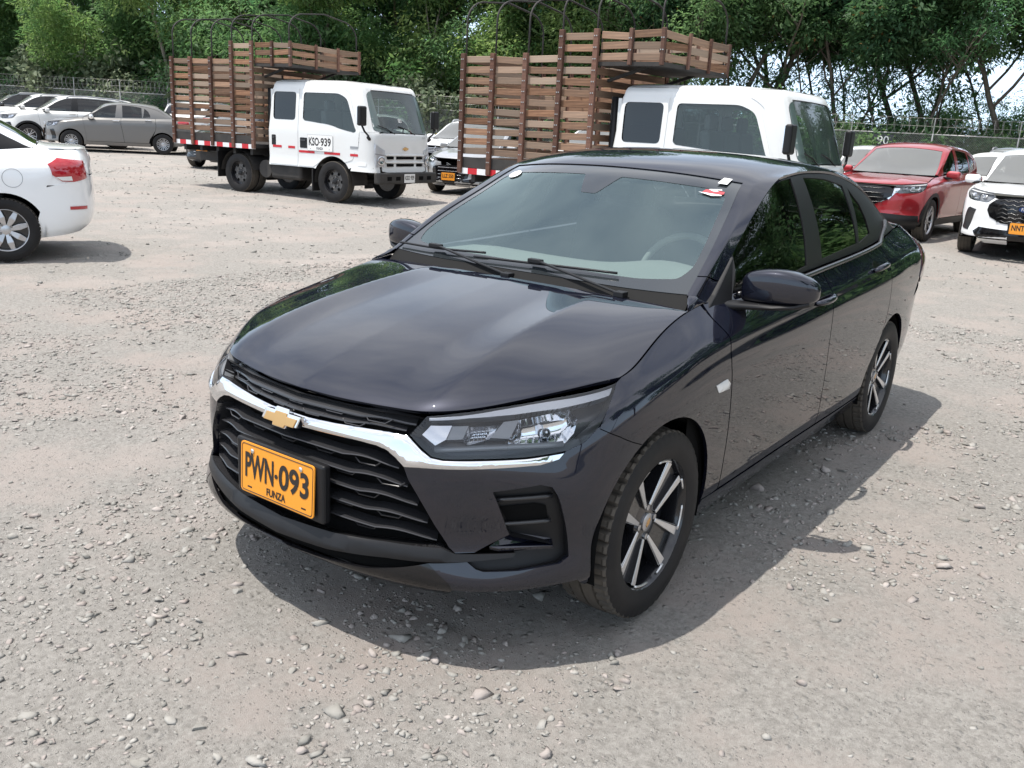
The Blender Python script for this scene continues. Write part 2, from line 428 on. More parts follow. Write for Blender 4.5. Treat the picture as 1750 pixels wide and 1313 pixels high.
def panel(name, S, outline, mat, parent, holes=(), h=0.03, off=0.0, thick=0.012, side=1, axes=(0, 1, 2), uvin=False,
          dome=0.0, rim_mat=None, edge=0.012, lip=0.0015, close_back=False):
    """a panel of surface S inside an outline (3-D points, or (u,v) if uvin): real edge flange, true normals.
    off lifts it along the normal, dome raises its middle, side=-1 mirrors it to the car's right"""
    sc = np.array([S.Lu, S.Lv])
    def prep(o):
        q = np.asarray(o, float) if uvin else S.uv(o, axes)
        return densify(q * sc, True, edge)
    O = prep(outline); H = [prep(x) for x in holes]
    if (np.roll(O[:, 0], -1) * O[:, 1] - O[:, 0] * np.roll(O[:, 1], -1)).sum() > 0: O = O[::-1]
    lo, hi = O.min(0), O.max(0)
    gx = np.arange(lo[0], hi[0], h); gy = np.arange(lo[1], hi[1], h * 0.9)
    G = np.array([(x + (h / 2 if k % 2 else 0), y) for k, y in enumerate(gy) for x in gx]) if len(gx) and len(gy) else np.zeros((0, 2))
    if len(G):
        G = G[inside(G, O)]
        for x in H: G = G[~inside(G, x)]
    if len(G):
        d = polydist(G, O)
        for x in H: d = np.minimum(d, polydist(G, x))
        G = G[d > min(h, edge * 1.6) * 0.5]
    loops = [O] + H
    P = np.concatenate(loops + [G]) if len(G) else np.concatenate(loops)
    E_ = []; b = 0
    for L in loops:
        k = len(L); E_ += [(b + i, b + (i + 1) % k) for i in range(k)]; b += k
    r = delaunay_2d_cdt([Vector(p) for p in P], E_, [], 0, 1e-7)
    V2 = np.array([v[:] for v in r[0]]); T = np.array([f[:] for f in r[2]])
    cen = V2[T].mean(1); ok = inside(cen, O)
    for x in H: ok &= ~inside(cen, x)
    T = T[ok]
    uv = V2 / sc
    X = S.pos(uv[:, 0], uv[:, 1]); N = S.nor(uv[:, 0], uv[:, 1])
    X = X + N * off
    if dome:
        d = polydist(V2, O)
        for x in H: d = np.minimum(d, polydist(V2, x))
        w = np.clip(d / (abs(dome) * 2.0), 0, 1); X = X + N * (dome * np.sqrt(1 - (1 - w) ** 2))[:, None]
    # orient triangles along the normal
    t0 = np.cross(X[T[:, 1]] - X[T[:, 0]], X[T[:, 2]] - X[T[:, 0]]); fl = (t0 * N[T[:, 0]]).sum(1) < 0
    T[fl] = T[fl][:, ::-1]
    VN = N.copy()
    if dome:
        VN = np.zeros_like(X); t0 = np.cross(X[T[:, 1]] - X[T[:, 0]], X[T[:, 2]] - X[T[:, 0]])
        for k in range(3): np.add.at(VN, T[:, k], t0)
        VN /= np.maximum(np.linalg.norm(VN, axis=1, keepdims=True), 1e-12)
    V = [tuple(x) for x in X]; F = [tuple(t) for t in T]; LN = [tuple(VN[i]) for t in T for i in t]; mi = [0] * len(F)
    # flange along every boundary edge
    cnt = {}
    for t in T:
        for a, b_ in ((t[0], t[1]), (t[1], t[2]), (t[2], t[0])):
            k = (min(a, b_), max(a, b_)); cnt.setdefault(k, []).append((a, b_))
    idx = {}
    if thick > 0:
        for k, l in cnt.items():
            if len(l) == 1:
                a, b_ = l[0]
                for q in (a, b_):
                    if q not in idx: idx[q] = len(V); V.append(tuple(X[q] - N[q] * thick))
                F.append((b_, a, idx[a], idx[b_]))
                e = X[b_] - X[a]; fn = np.cross(e, N[a]); fn /= max(np.linalg.norm(fn), 1e-12)
                LN += [tuple(fn)] * 4; mi.append(1 if rim_mat else 0)
    V = np.array(V); LN = np.array(LN)
    if side < 0:
        V = V * [1, -1, 1]; NF = []; NL = []; p = 0
        for f in F:
            k = len(f); NF.append(f[::-1]); NL += [LN[p + k - 1 - i] for i in range(k)]; p += k
        F = NF; LN = np.array(NL) * [1, -1, 1]
    o = link_mesh(name, V, F, [mat, rim_mat] if rim_mat else mat, parent, lnormals=LN)
    if rim_mat: o.data.polygons.foreach_set('material_index', mi)
    return o

# --- base control nets (metres, origin under the front axle, +x ahead, +y to the car's left)
_N1 = [  # perimeter columns from the front centre to the rear centre; bottom edge -> top edge
 [(.66,0,.18),(.815,0,.265),(.797,0,.38),(.795,0,.50),(.793,0,.60),(.772,0,.672),(.735,0,.728)],
 [(.64,.25,.18),(.790,.25,.26),(.772,.25,.38),(.77,.25,.50),(.765,.25,.60),(.742,.25,.672),(.708,.245,.729)],
 [(.585,.455,.175),(.712,.485,.25),(.70,.475,.38),(.703,.475,.50),(.70,.47,.60),(.683,.46,.672),(.655,.44,.736)],
 [(.475,.60,.172),(.598,.654,.247),(.575,.64,.38),(.585,.64,.50),(.588,.63,.60),(.565,.612,.690),(.518,.572,.760)],
 [(.335,.72,.172),(.436,.776,.25),(.428,.772,.38),(.437,.774,.50),(.438,.756,.605),(.418,.735,.708),(.378,.678,.794)],
 [(.16,.785,.178),(.262,.833,.26),(.262,.836,.38),(.265,.840,.50),(.26,.837,.63),(.24,.822,.748),(.195,.768,.822)],
 [(-.05,.785,.19),(-.05,.832,.29),(-.05,.850,.42),(-.05,.860,.56),(-.05,.861,.70),(-.05,.836,.812),(-.03,.750,.880)],
 [(-.42,.79,.195),(-.42,.835,.29),(-.42,.850,.43),(-.42,.860,.60),(-.42,.861,.757),(-.42,.836,.866),(-.42,.728,.963)],
 [(-1.0,.79,.195),(-1.0,.835,.29),(-1.0,.850,.44),(-1.0,.861,.62),(-1.0,.863,.79),(-1.0,.838,.885),(-1.0,.772,.985)],
 [(-1.5,.79,.195),(-1.5,.835,.29),(-1.5,.851,.44),(-1.5,.862,.63),(-1.5,.864,.815),(-1.5,.839,.905),(-1.5,.778,1.003)],
 [(-2.1,.79,.195),(-2.1,.835,.29),(-2.1,.851,.44),(-2.1,.862,.64),(-2.1,.863,.845),(-2.1,.836,.932),(-2.1,.772,1.03)],
 [(-2.6,.785,.20),(-2.6,.828,.30),(-2.6,.848,.45),(-2.6,.860,.64),(-2.6,.858,.865),(-2.6,.828,.955),(-2.6,.745,1.066)],
 [(-3.0,.765,.22),(-3.0,.81,.31),(-3.0,.832,.46),(-3.0,.842,.65),(-3.0,.840,.875),(-2.99,.806,.975),(-2.97,.70,1.09)],
 [(-3.30,.66,.25),(-3.34,.725,.33),(-3.36,.76,.47),(-3.36,.768,.65),(-3.36,.785,.88),(-3.33,.752,.985),(-3.26,.655,1.088)],
 [(-3.44,.40,.27),(-3.52,.46,.34),(-3.56,.49,.47),(-3.56,.50,.65),(-3.55,.49,.88),(-3.53,.475,.99),(-3.47,.44,1.088)],
 [(-3.49,0,.27),(-3.57,0,.34),(-3.62,0,.47),(-3.62,0,.65),(-3.61,0,.88),(-3.60,0,1.0),(-3.55,0,1.088)],
]
_HF = [(.735,0,.728),(.722,.16,.728),(.69,.32,.7305),(.655,.44,.736),(.562,.545,.754),(.385,.668,.793),(.185,.762,.826)]
_HR = [(-.300,0,.967),(-.302,.14,.966),(-.306,.28,.964),(-.310,.385,.961),(-.318,.49,.957),(-.325,.60,.951),(-.318,.688,.942)]
_HB = [.92, .91, .87, .80, .60, .34, .08]
_N3 = [
 [(-.345,0,.985),(-.348,.25,.985),(-.358,.48,.985),(-.385,.685,.99),(-.415,.712,.985),(-.47,.73,.955)],
 [(-.56,0,1.128),(-.565,.25,1.125),(-.583,.46,1.117),(-.62,.652,1.127),(-.645,.690,1.13),(-.705,.705,1.125)],
 [(-.775,0,1.262),(-.782,.23,1.257),(-.803,.42,1.247),(-.85,.604,1.243),(-.89,.648,1.253),(-.965,.673,1.272)],
 [(-.985,0,1.381),(-.995,.21,1.377),(-1.02,.40,1.366),(-1.068,.556,1.350),(-1.10,.604,1.350),(-1.19,.645,1.360)],
 [(-1.25,0,1.437),(-1.255,.21,1.434),(-1.265,.39,1.423),(-1.285,.53,1.403),(-1.31,.588,1.391),(-1.37,.630,1.387)],
 [(-1.60,0,1.462),(-1.60,.21,1.459),(-1.60,.385,1.447),(-1.61,.525,1.428),(-1.62,.585,1.413),(-1.65,.624,1.400)],
 [(-2.05,0,1.449),(-2.05,.21,1.446),(-2.05,.385,1.434),(-2.05,.525,1.414),(-2.05,.585,1.399),(-2.05,.622,1.384)],
 [(-2.45,0,1.400),(-2.45,.21,1.397),(-2.45,.385,1.385),(-2.45,.525,1.364),(-2.45,.590,1.342),(-2.45,.638,1.302)],
 [(-2.75,0,1.275),(-2.75,.21,1.272),(-2.75,.385,1.260),(-2.745,.53,1.237),(-2.735,.61,1.212),(-2.74,.675,1.172)],
 [(-3.02,0,1.137),(-3.02,.22,1.135),(-3.01,.40,1.128),(-3.00,.55,1.116),(-2.98,.64,1.106),(-2.95,.701,1.093)],
 [(-3.25,0,1.117),(-3.25,.22,1.115),(-3.24,.40,1.110),(-3.22,.52,1.104),(-3.21,.60,1.098),(-3.20,.655,1.090)],
 [(-3.46,0,1.110),(-3.455,.20,1.109),(-3.44,.36,1.106),(-3.42,.46,1.101),(-3.40,.53,1.096),(-3.38,.565,1.090)],
 [(-3.55,0,1.092),(-3.54,.20,1.092),(-3.52,.34,1.092),(-3.49,.42,1.092),(-3.46,.48,1.091),(-3.44,.51,1.090)],
]

def make_nets(spec):
    """surfaces of a car: wrap (lower body), hood, top (windscreen-roof-boot), glass (side windows)"""
    W = spec.get('warp', lambda p: p)
    wp = lambda A: np.array([[W(np.array(p, float)) for p in r] for r in A])
    N1 = wp(spec.get('N1', _N1)); N3 = wp(spec.get('N3', _N3))
    q = spec.get('dens', 12)
    k1 = (len(N1) - 1) * q + 1; k2 = (N1.shape[1] - 1) * q + 1
    A = cspline(N1, np.linspace(0, len(N1) - 1, k1))
    A = np.swapaxes(hermite_rows(np.swapaxes(A, 0, 1), np.linspace(0, N1.shape[1] - 1, k2)), 0, 1)
    if 'crease' in spec: A = spec['crease'](A)
    wrap = Surf(A, flip=False)
    if wrap.N[k1 // 2, k2 // 2][1] < 0: wrap.N = -wrap.N
    # hood, both halves
    HF = np.array([W(np.array(p, float)) for p in _HF]); HR = np.array([W(np.array(p, float)) for p in _HR])
    a = np.linspace(0, 6, 6 * q + 1); hf = hermite_rows(HF, a); hr = hermite_rows(HR, a); hb = hermite_rows(np.array(_HB)[:, None], a)[:, 0]
    t = np.linspace(0, 1, 5 * q + 1)
    L = hf[:, None, :] * (1 - t)[None, :, None] + hr[:, None, :] * t[None, :, None]
    L[..., 2] += spec.get('hood_bulge', 0.056) * hb[:, None] * np.sin(np.pi * t ** 0.6)[None, :]
    yc = (spec.get('hood_crease_y', 0.445) - 0.06 * t)[None, :]; y = L[..., 1]; yE = L[-1:, :, 1]
    tent = np.where(y < yc, np.clip(1 - (yc - y) / 0.16, 0, 1) ** 1.5, np.clip(1 - (y - yc) / np.maximum(yE - yc, 1e-3), 0, 1) ** 1.15)
    L[..., 2] += spec.get('hood_crease', 0.016) * tent * (np.sin(np.pi * np.clip(t, 0, 1)) ** 0.5)[None, :]
    # the hood's side edge follows the top edge of the wings
    tr_ = wrap.D[int(k1 * .30):int(k1 * .50), -1]; E_ = np.stack([np.interp(-L[-1, :, 0], -tr_[:, 0], tr_[:, k_]) for k_ in range(3)], 1)
    wgt = ((np.linspace(0, 1, L.shape[0])[:, None]) ** 4)[..., None]
    L = L + wgt * (E_ - L[-1])[None]
    hoodD = np.concatenate([(L * [1, -1, 1])[:0:-1], L])
    hood = Surf(hoodD)
    if hood.N[hood.n // 2, hood.m // 2][2] < 0: hood.N = -hood.N
    # top
    B = cspline(N3, np.linspace(0, len(N3) - 1, (len(N3) - 1) * q + 1)) if spec.get('top_spline', False) else hermite_rows(N3, np.linspace(0, len(N3) - 1, (len(N3) - 1) * q + 1))
    full = np.concatenate([(N3 * [1, -1, 1])[:, :0:-1], N3], axis=1)
    B = hermite_rows(full, np.linspace(0, len(N3) - 1, (len(N3) - 1) * q + 1))
    B = np.swapaxes(cspline(np.swapaxes(B, 0, 1), np.linspace(0, full.shape[1] - 1, (full.shape[1] - 1) * q + 1)), 0, 1)
    top = Surf(B)
    if top.N[top.n // 2, top.m // 2][2] < 0: top.N = -top.N
    # side glass: from the belt (top row of wrap) up to the door-gap line (outer column of top)
    belt = wrap.D[:, -1]; gap = B[:, -1]
    def along(C, xs):
        o = np.argsort(-C[:, 0]); return np.stack([np.interp(-xs, -C[o, 0], C[o, k]) for k in range(3)], 1)
    x0 = spec.get('glass_x', (-.47, -2.95)); ga = W(np.array([x0[0], .73, .96]))[0]; gb = W(np.array([x0[1], .70, 1.09]))[0]
    xs = np.linspace(ga, gb, 14 * q)
    lo = along(belt[(belt[:, 1] > 0.55)], xs); hi = along(gap[gap[:, 1] > 0.45], xs)
    hi[:, 2] = np.maximum(hi[:, 2], lo[:, 2] + 0.002)
    v = np.linspace(0, 1, 5 * q)
    G = lo[:, None] * (1 - v)[None, :, None] + hi[:, None] * v[None, :, None]
    G[..., 1] += 0.022 * (4 * v * (1 - v))[None, :] * np.clip((hi[:, 2] - lo[:, 2]) / 0.3, 0, 1)[:, None]
    glass = Surf(G)
    if glass.N[glass.n // 2, glass.m // 2][1] < 0: glass.N = -glass.N
    return wrap, hood, top, glass

def arc(cx, cz, r, a0, a1, n=18):
    return [(cx + r * math.cos(math.radians(a)), 0, cz + r * math.sin(math.radians(a))) for a in np.linspace(a0, a1, n)]

# ------------------------------------------------------------------ wheels
def wheel(parent, c, side, R=0.315, W=0.195, rim=0.215, style='twin', steer=0.0, spokes=5, tread=True, name='wheel'):
    """part wheel (the barrel) with tyre, rim face, hub cap and brake disc as its sub-parts"""
    A = Matrix.Translation(c) @ Matrix.Rotation(steer, 4, 'Z') @ (Matrix.Rotation(-math.pi / 2, 4, 'X') if side > 0 else Matrix.Rotation(math.pi / 2, 4, 'X'))
    h = W / 2; mb = MB()
    mb.lathe([(rim * .30, h * .10), (rim * .93, h * .15), (rim * .945, h * .66), (rim * .985, h * .90), (rim, h * .95), (rim * 1.005, h * .88), (rim * .97, -h * .8), (rim * .3, -h * .8)], 48, A)
    wh = mb.build(name, 'rim_black', parent, smooth=True, auto=0.6)
    if style not in ('twin', 'steel'):
        rg_ = MB(); rg_.lathe([(rim * .93, h * .62), (rim * .955, h * .82), (rim * 1.0, h * .955), (rim * 1.006, h * .90)], 40, A); rg_.build('rim_edge', 'alloy', wh, smooth=True)
    t = MB(); s_ = R - rim
    prof = [(rim * .985, h * .84), (rim * 1.0, h * .96), (rim + s_ * .12, h * 1.01), (rim + s_ * .35, h * 1.05), (rim + s_ * .55, h * 1.055), (rim + s_ * .60, h * 1.04), (rim + s_ * .78, h * 1.02), (R * .972, h * .965), (R * .990, h * .88)]
    nt = len(prof)
    gx = [.80, .78, .50, .48, .42, .40, .08, .05, -.05, -.08, -.40, -.42, -.48, -.50, -.78, -.80]
    tr = []
    for a_, b_ in ((.78, .46), (.40, .05), (-.03, -.05)):
        pass
    cr_ = lambda q: R - 0.010 * q * q
    tprof = []
    for q in (.80, .50): tprof.append((cr_(q), h * q))
    for q in (.49, .43): tprof.append((cr_(q) - .008, h * q))
    for q in (.42, .05): tprof.append((cr_(q), h * q))
    for q in (.04, -.04): tprof.append((cr_(q) - .008, h * q))
    for q in (-.05, -.42): tprof.append((cr_(q), h * q))
    for q in (-.43, -.49): tprof.append((cr_(q) - .008, h * q))
    for q in (-.50, -.80): tprof.append((cr_(q), h * q))
    back = [(R * .975, -h * .90), (rim + s_ * .5, -h * 1.05), (rim, -h * .9)]
    full = prof + tprof + back
    n = 200 if tread else 40
    mis = [0] * (len(full) - 1)
    for k in range(nt - 2, nt + len(tprof) + 0): mis[k] = 1
    t.lathe(full, n, A, mis=mis)
    ty = link_mesh('tyre', t.V, t.F, ['rubber', 'tread_rubber'], wh, smooth=True)
    ty.data.polygons.foreach_set('material_index', t.mi)
    if tread:
        m = len(full); ax = (A.to_3x3() @ Vector((0, 0, 1))).normalized(); cc = A.translation
        for k in range(n):
            if k % 4 == 0:
                for j in list(range(nt - 2, nt + 2)) + list(range(nt + len(tprof) - 2, nt + len(tprof) + 1)):
                    v = ty.data.vertices[k * m + j]; r_ = v.co - cc; r_ -= ax * r_.dot(ax); v.co -= r_.normalized() * (.013 if j != nt - 2 else .006)
    bm = bmesh.new(); bm.from_mesh(ty.data); bmesh.ops.recalc_face_normals(bm, faces=bm.faces)
    for e in bm.edges:
        if len(e.link_faces) == 2 and e.calc_face_angle(0) > 0.5: e.smooth = False
    bm.to_mesh(ty.data); bm.free()
    P = lambda r_, a_, z_: A @ Vector((r_ * math.cos(a_), r_ * math.sin(a_), z_))
    def blade(mb, a_in, a_out, r_in, r_out, w_in, w_out, z_in, z_out, th, mi=0):
        pi_, po = np.array([r_in * math.cos(a_in), r_in * math.sin(a_in)]), np.array([r_out * math.cos(a_out), r_out * math.sin(a_out)])
        d = po - pi_; d /= np.linalg.norm(d); nn = np.array([-d[1], d[0]])
        q = [pi_ - nn * w_in / 2, pi_ + nn * w_in / 2, po + nn * w_out / 2, po - nn * w_out / 2]; zz = [z_in, z_in, z_out, z_out]
        V = [A @ Vector((p[0], p[1], z)) for p, z in zip(q, zz)] + [A @ Vector((p[0], p[1], z - th)) for p, z in zip(q, zz)]
        mb.add(V, [(0, 1, 2, 3), (7, 6, 5, 4), (0, 4, 5, 1), (1, 5, 6, 2), (2, 6, 7, 3), (3, 7, 4, 0)], mi)
    D = math.radians
    if style == 'twin':
        ph = D(48)
        for k in range(4):
            a0 = ph + k * math.pi / 2
            pl = MB(); blade(pl, a0, a0, rim * .22, rim * .95, rim * .30, rim * .52, h * .54, h * .66, .012)
            sp = pl.build('spoke', 'rim_black', wh, bevel=.002)
        for k in range(4):
            a0 = ph + k * math.pi / 2
            for sg in (-1, 1):
                fb = MB()
                blade(fb, a0 + sg * D(31), a0 + sg * D(16.5), rim * .265, rim * .945, rim * .055, rim * .135, h * .66, h * .84, .004, 0)
                blade(fb, a0 + sg * D(31), a0 + sg * D(17.5), rim * .27, rim * .93, rim * .06, rim * .15, h * .64, h * .815, .045, 1)
                fb.build('spoke_face', ['alloy_machined', 'rim_black'], wh, bevel=.0012, segs=1)
            ar = MB(); aa = np.linspace(a0 + D(18), a0 + D(42), 7)
            ar.tube([P(rim * .957, a_, h * .86) for a_ in aa], .0045, 6); ar.build('rim_edge', 'alloy_machined', wh, smooth=True)
            ar = MB(); ar.tube([P(rim * .957, a_, h * .86) for a_ in np.linspace(a0 - D(30), a0 - D(18), 5)], .0045, 6); ar.build('rim_edge', 'alloy_machined', wh, smooth=True)
        hb = MB(); hb.lathe([(rim * .34, h * .3), (rim * .33, h * .56), (rim * .20, h * .60), (rim * .0001, h * .60)], 32, A); hb.build('hub', 'rim_black', wh, smooth=True, auto=.5)
        cp = MB(); cp.lathe([(rim * .142, h * .58), (rim * .142, h * .665), (rim * .125, h * .685), (.0001, h * .69)], 32, A); cp.build('centre_cap', 'alloy', wh, smooth=True, auto=.5)
        bt = MB(); bt.prism([(x * rim * .075, y * rim * .06) for x, y in BOWTIE], lambda a_, b_, t_: A @ Vector((a_ * .7 - b_ * .7, a_ * .7 + b_ * .7, h * .69 + t_)), .002); bt.build('cap_emblem', 'gold', wh)
        for k in range(4):
            lb = MB(); lb.lathe([(.010, h * .5), (.010, h * .66), (.0001, h * .67)], 10, A @ Matrix.Translation((rim * .235 * math.cos(k * math.pi / 2 + D(93)), rim * .235 * math.sin(k * math.pi / 2 + D(93)), 0)))
            lb.build('wheel_nut', 'alloy', wh, smooth=True, auto=.5)
        bd = MB(); bd.lathe([(rim * .35, -h * .2), (rim * .68, -h * .2), (rim * .68, -h * .05), (rim * .35, -h * .05)], 32, A); bd.build('brake_disc', 'brake_steel', wh, smooth=True, auto=.5)
    elif style == 'steel':     # pressed truck wheel: dished disc with hand holes
        f = MB(); f.lathe([(.0001, h * .42), (rim * .26, h * .42), (rim * .27, h * .18), (rim * .45, h * .15), (rim * .55, h * .30), (rim * .78, h * .24), (rim * .88, -h * .1), (rim * .93, -h * .1)], 40, A)
        f.build('rim', 'truck_rim', wh, smooth=True, auto=.7)
        for k in range(6):
            a_ = k * math.pi / 3; hb = MB(); hb.lathe([(.030, 0), (.030, .004), (.0001, .004)], 10, A @ Matrix.Translation((rim * .70 * math.cos(a_), rim * .70 * math.sin(a_), h * .255)))
            hb.build('hand_hole', 'void_black', wh)
            nb = MB(); nb.lathe([(.014, 0), (.014, .03), (.0001, .032)], 8, A @ Matrix.Translation((rim * .40 * math.cos(a_ + .3), rim * .40 * math.sin(a_ + .3), h * .15)))
            nb.build('wheel_nut', 'brake_steel', wh)
        hc = MB(); hc.lathe([(rim * .22, h * .3), (rim * .21, h * .55), (rim * .14, h * .62), (.0001, h * .62)], 24, A); hc.build('hub', 'black_plastic', wh, smooth=True, auto=.5)
    else:                      # cast wheel: `spokes` radial spokes, optionally split
        fm = 'alloy_machined' if style == 'dark' else 'alloy'
        for k in range(spokes):
            a0 = 2 * math.pi * k / spokes + .2; fb = MB()
            if style == 'split' or style == 'dark':
                for sg in (-1, 1): blade(fb, a0 + sg * .08, a0 + sg * .24, rim * .2, rim * .95, rim * .10, rim * .10, h * .55, h * .72, .03)
            else:
                blade(fb, a0, a0 + .05, rim * .18, rim * .62, rim * .17, rim * .30, h * .60, h * .72, .03)
                blade(fb, a0 + .05, a0 + .06, rim * .60, rim * .95, rim * .29, rim * .20, h * .72, h * .66, .03)
            fb.build('spoke', fm, wh, bevel=.004)
        hb = MB(); hb.lathe([(rim * .25, h * .2), (rim * .25, h * .60), (rim * .13, h * .66), (.0001, h * .66)], 28, A); hb.build('hub', fm, wh, smooth=True, auto=.5)
        if style == 'cover':
            for k in range(4):
                a_ = k * math.pi / 2 + .6; nb = MB(); nb.lathe([(.013, h * .55), (.013, h * .68), (.0001, h * .68)], 8, A @ Matrix.Translation((rim * .28 * math.cos(a_), rim * .28 * math.sin(a_), 0))); nb.build('wheel_nut', 'brake_steel', wh)
        bd = MB(); bd.lathe([(.0001, -h * .1), (rim * .90, -h * .1)], 32, A); bd.build('wheel_back', 'void_black', wh)
    return wh

BOWTIE = [(-1, -.36), (-.38, -.36), (-.38, -.62), (.30, -.62), (.38, -.36), (.86, -.36), (1, .36), (.38, .36), (.38, .62), (-.30, .62), (-.38, .36), (-.86, .36)]

def plate(parent, c, n, text, town, w=.33, h=.16, mat='plate_orange', name='number_plate', right=None, detail=True):
    """pressed number plate with raised lettering; n is its outward normal"""
    n = Vector(n).normalized(); r_ = Vector(right).normalized() if right else Vector((0, 0, 1)).cross(n).normalized(); u = n.cross(r_).normalized(); c = Vector(c)
    fn = lambda a, b, t=0: c + r_ * a + u * b + n * t
    rp = roundpoly([(-w / 2, -h / 2), (w / 2, -h / 2), (w / 2, h / 2), (-w / 2, h / 2)], .014)
    mb = MB(); mb.prism([tuple(p) for p in rp], fn, .004); o = mb.build(name, mat, parent)
    if detail:
        ou = roundpoly([(-w / 2 + .006, -h / 2 + .006), (w / 2 - .006, -h / 2 + .006), (w / 2 - .006, h / 2 - .006), (-w / 2 + .006, h / 2 - .006)], .010)
        bb = MB(); bb.tube([fn(a, b, .004) for a, b in ou], .0014, 5, closed=True); bb.build('border', 'plate_black', o)
        for a, b in ((-w * .33, h * .36), (w * .33, h * .36)):
            sb = MB(); sb.lathe([(.0075, 0), (.0075, .003), (.004, .005), (.0001, .005)], 12, Matrix.Translation(fn(a, b, .004)) @ n.to_track_quat('Z', 'Y').to_matrix().to_4x4()); sb.build('screw', 'chrome', o, smooth=True, auto=.6)
        for a in (-w * .37, w * .37):
            sb = MB(); sb.prism([(a - .010, -h * .39), (a + .010, -h * .39), (a + .010, -h * .36), (a - .010, -h * .36)], fn, .0045); sb.build('slot', 'plate_black', o)
    def letters(body, cx, cy, hh, ww, nm):
        V, F = text_mesh(body, hh, .028); V[:, 0] *= ww / (V[:, 0].max() - V[:, 0].min())
        X = [fn(cx + p[0], cy + p[1], .0052) for p in V]; lm = MB(); lm.add(X, F); lm.build(nm, 'plate_black', o)
    if isinstance(text, tuple):
        letters(text[0], -w * .235, h * .06, h * .50, w * .40, 'lettering'); letters(text[1], w * .235, h * .06, h * .50, w * .40, 'lettering')
        db = MB(); db.lathe([(h * .045, 0), (h * .045, .001), (.0001, .001)], 12, Matrix.Translation(fn(0, h * .03, .0045)) @ n.to_track_quat('Z', 'Y').to_matrix().to_4x4()); db.build('lettering', 'plate_black', o)
    else:
        letters(text, 0, h * .06, h * .52, w * .84, 'lettering')
    if town: letters(town, 0, -h * .335, h * .15, w * .26, 'lettering')
    return o

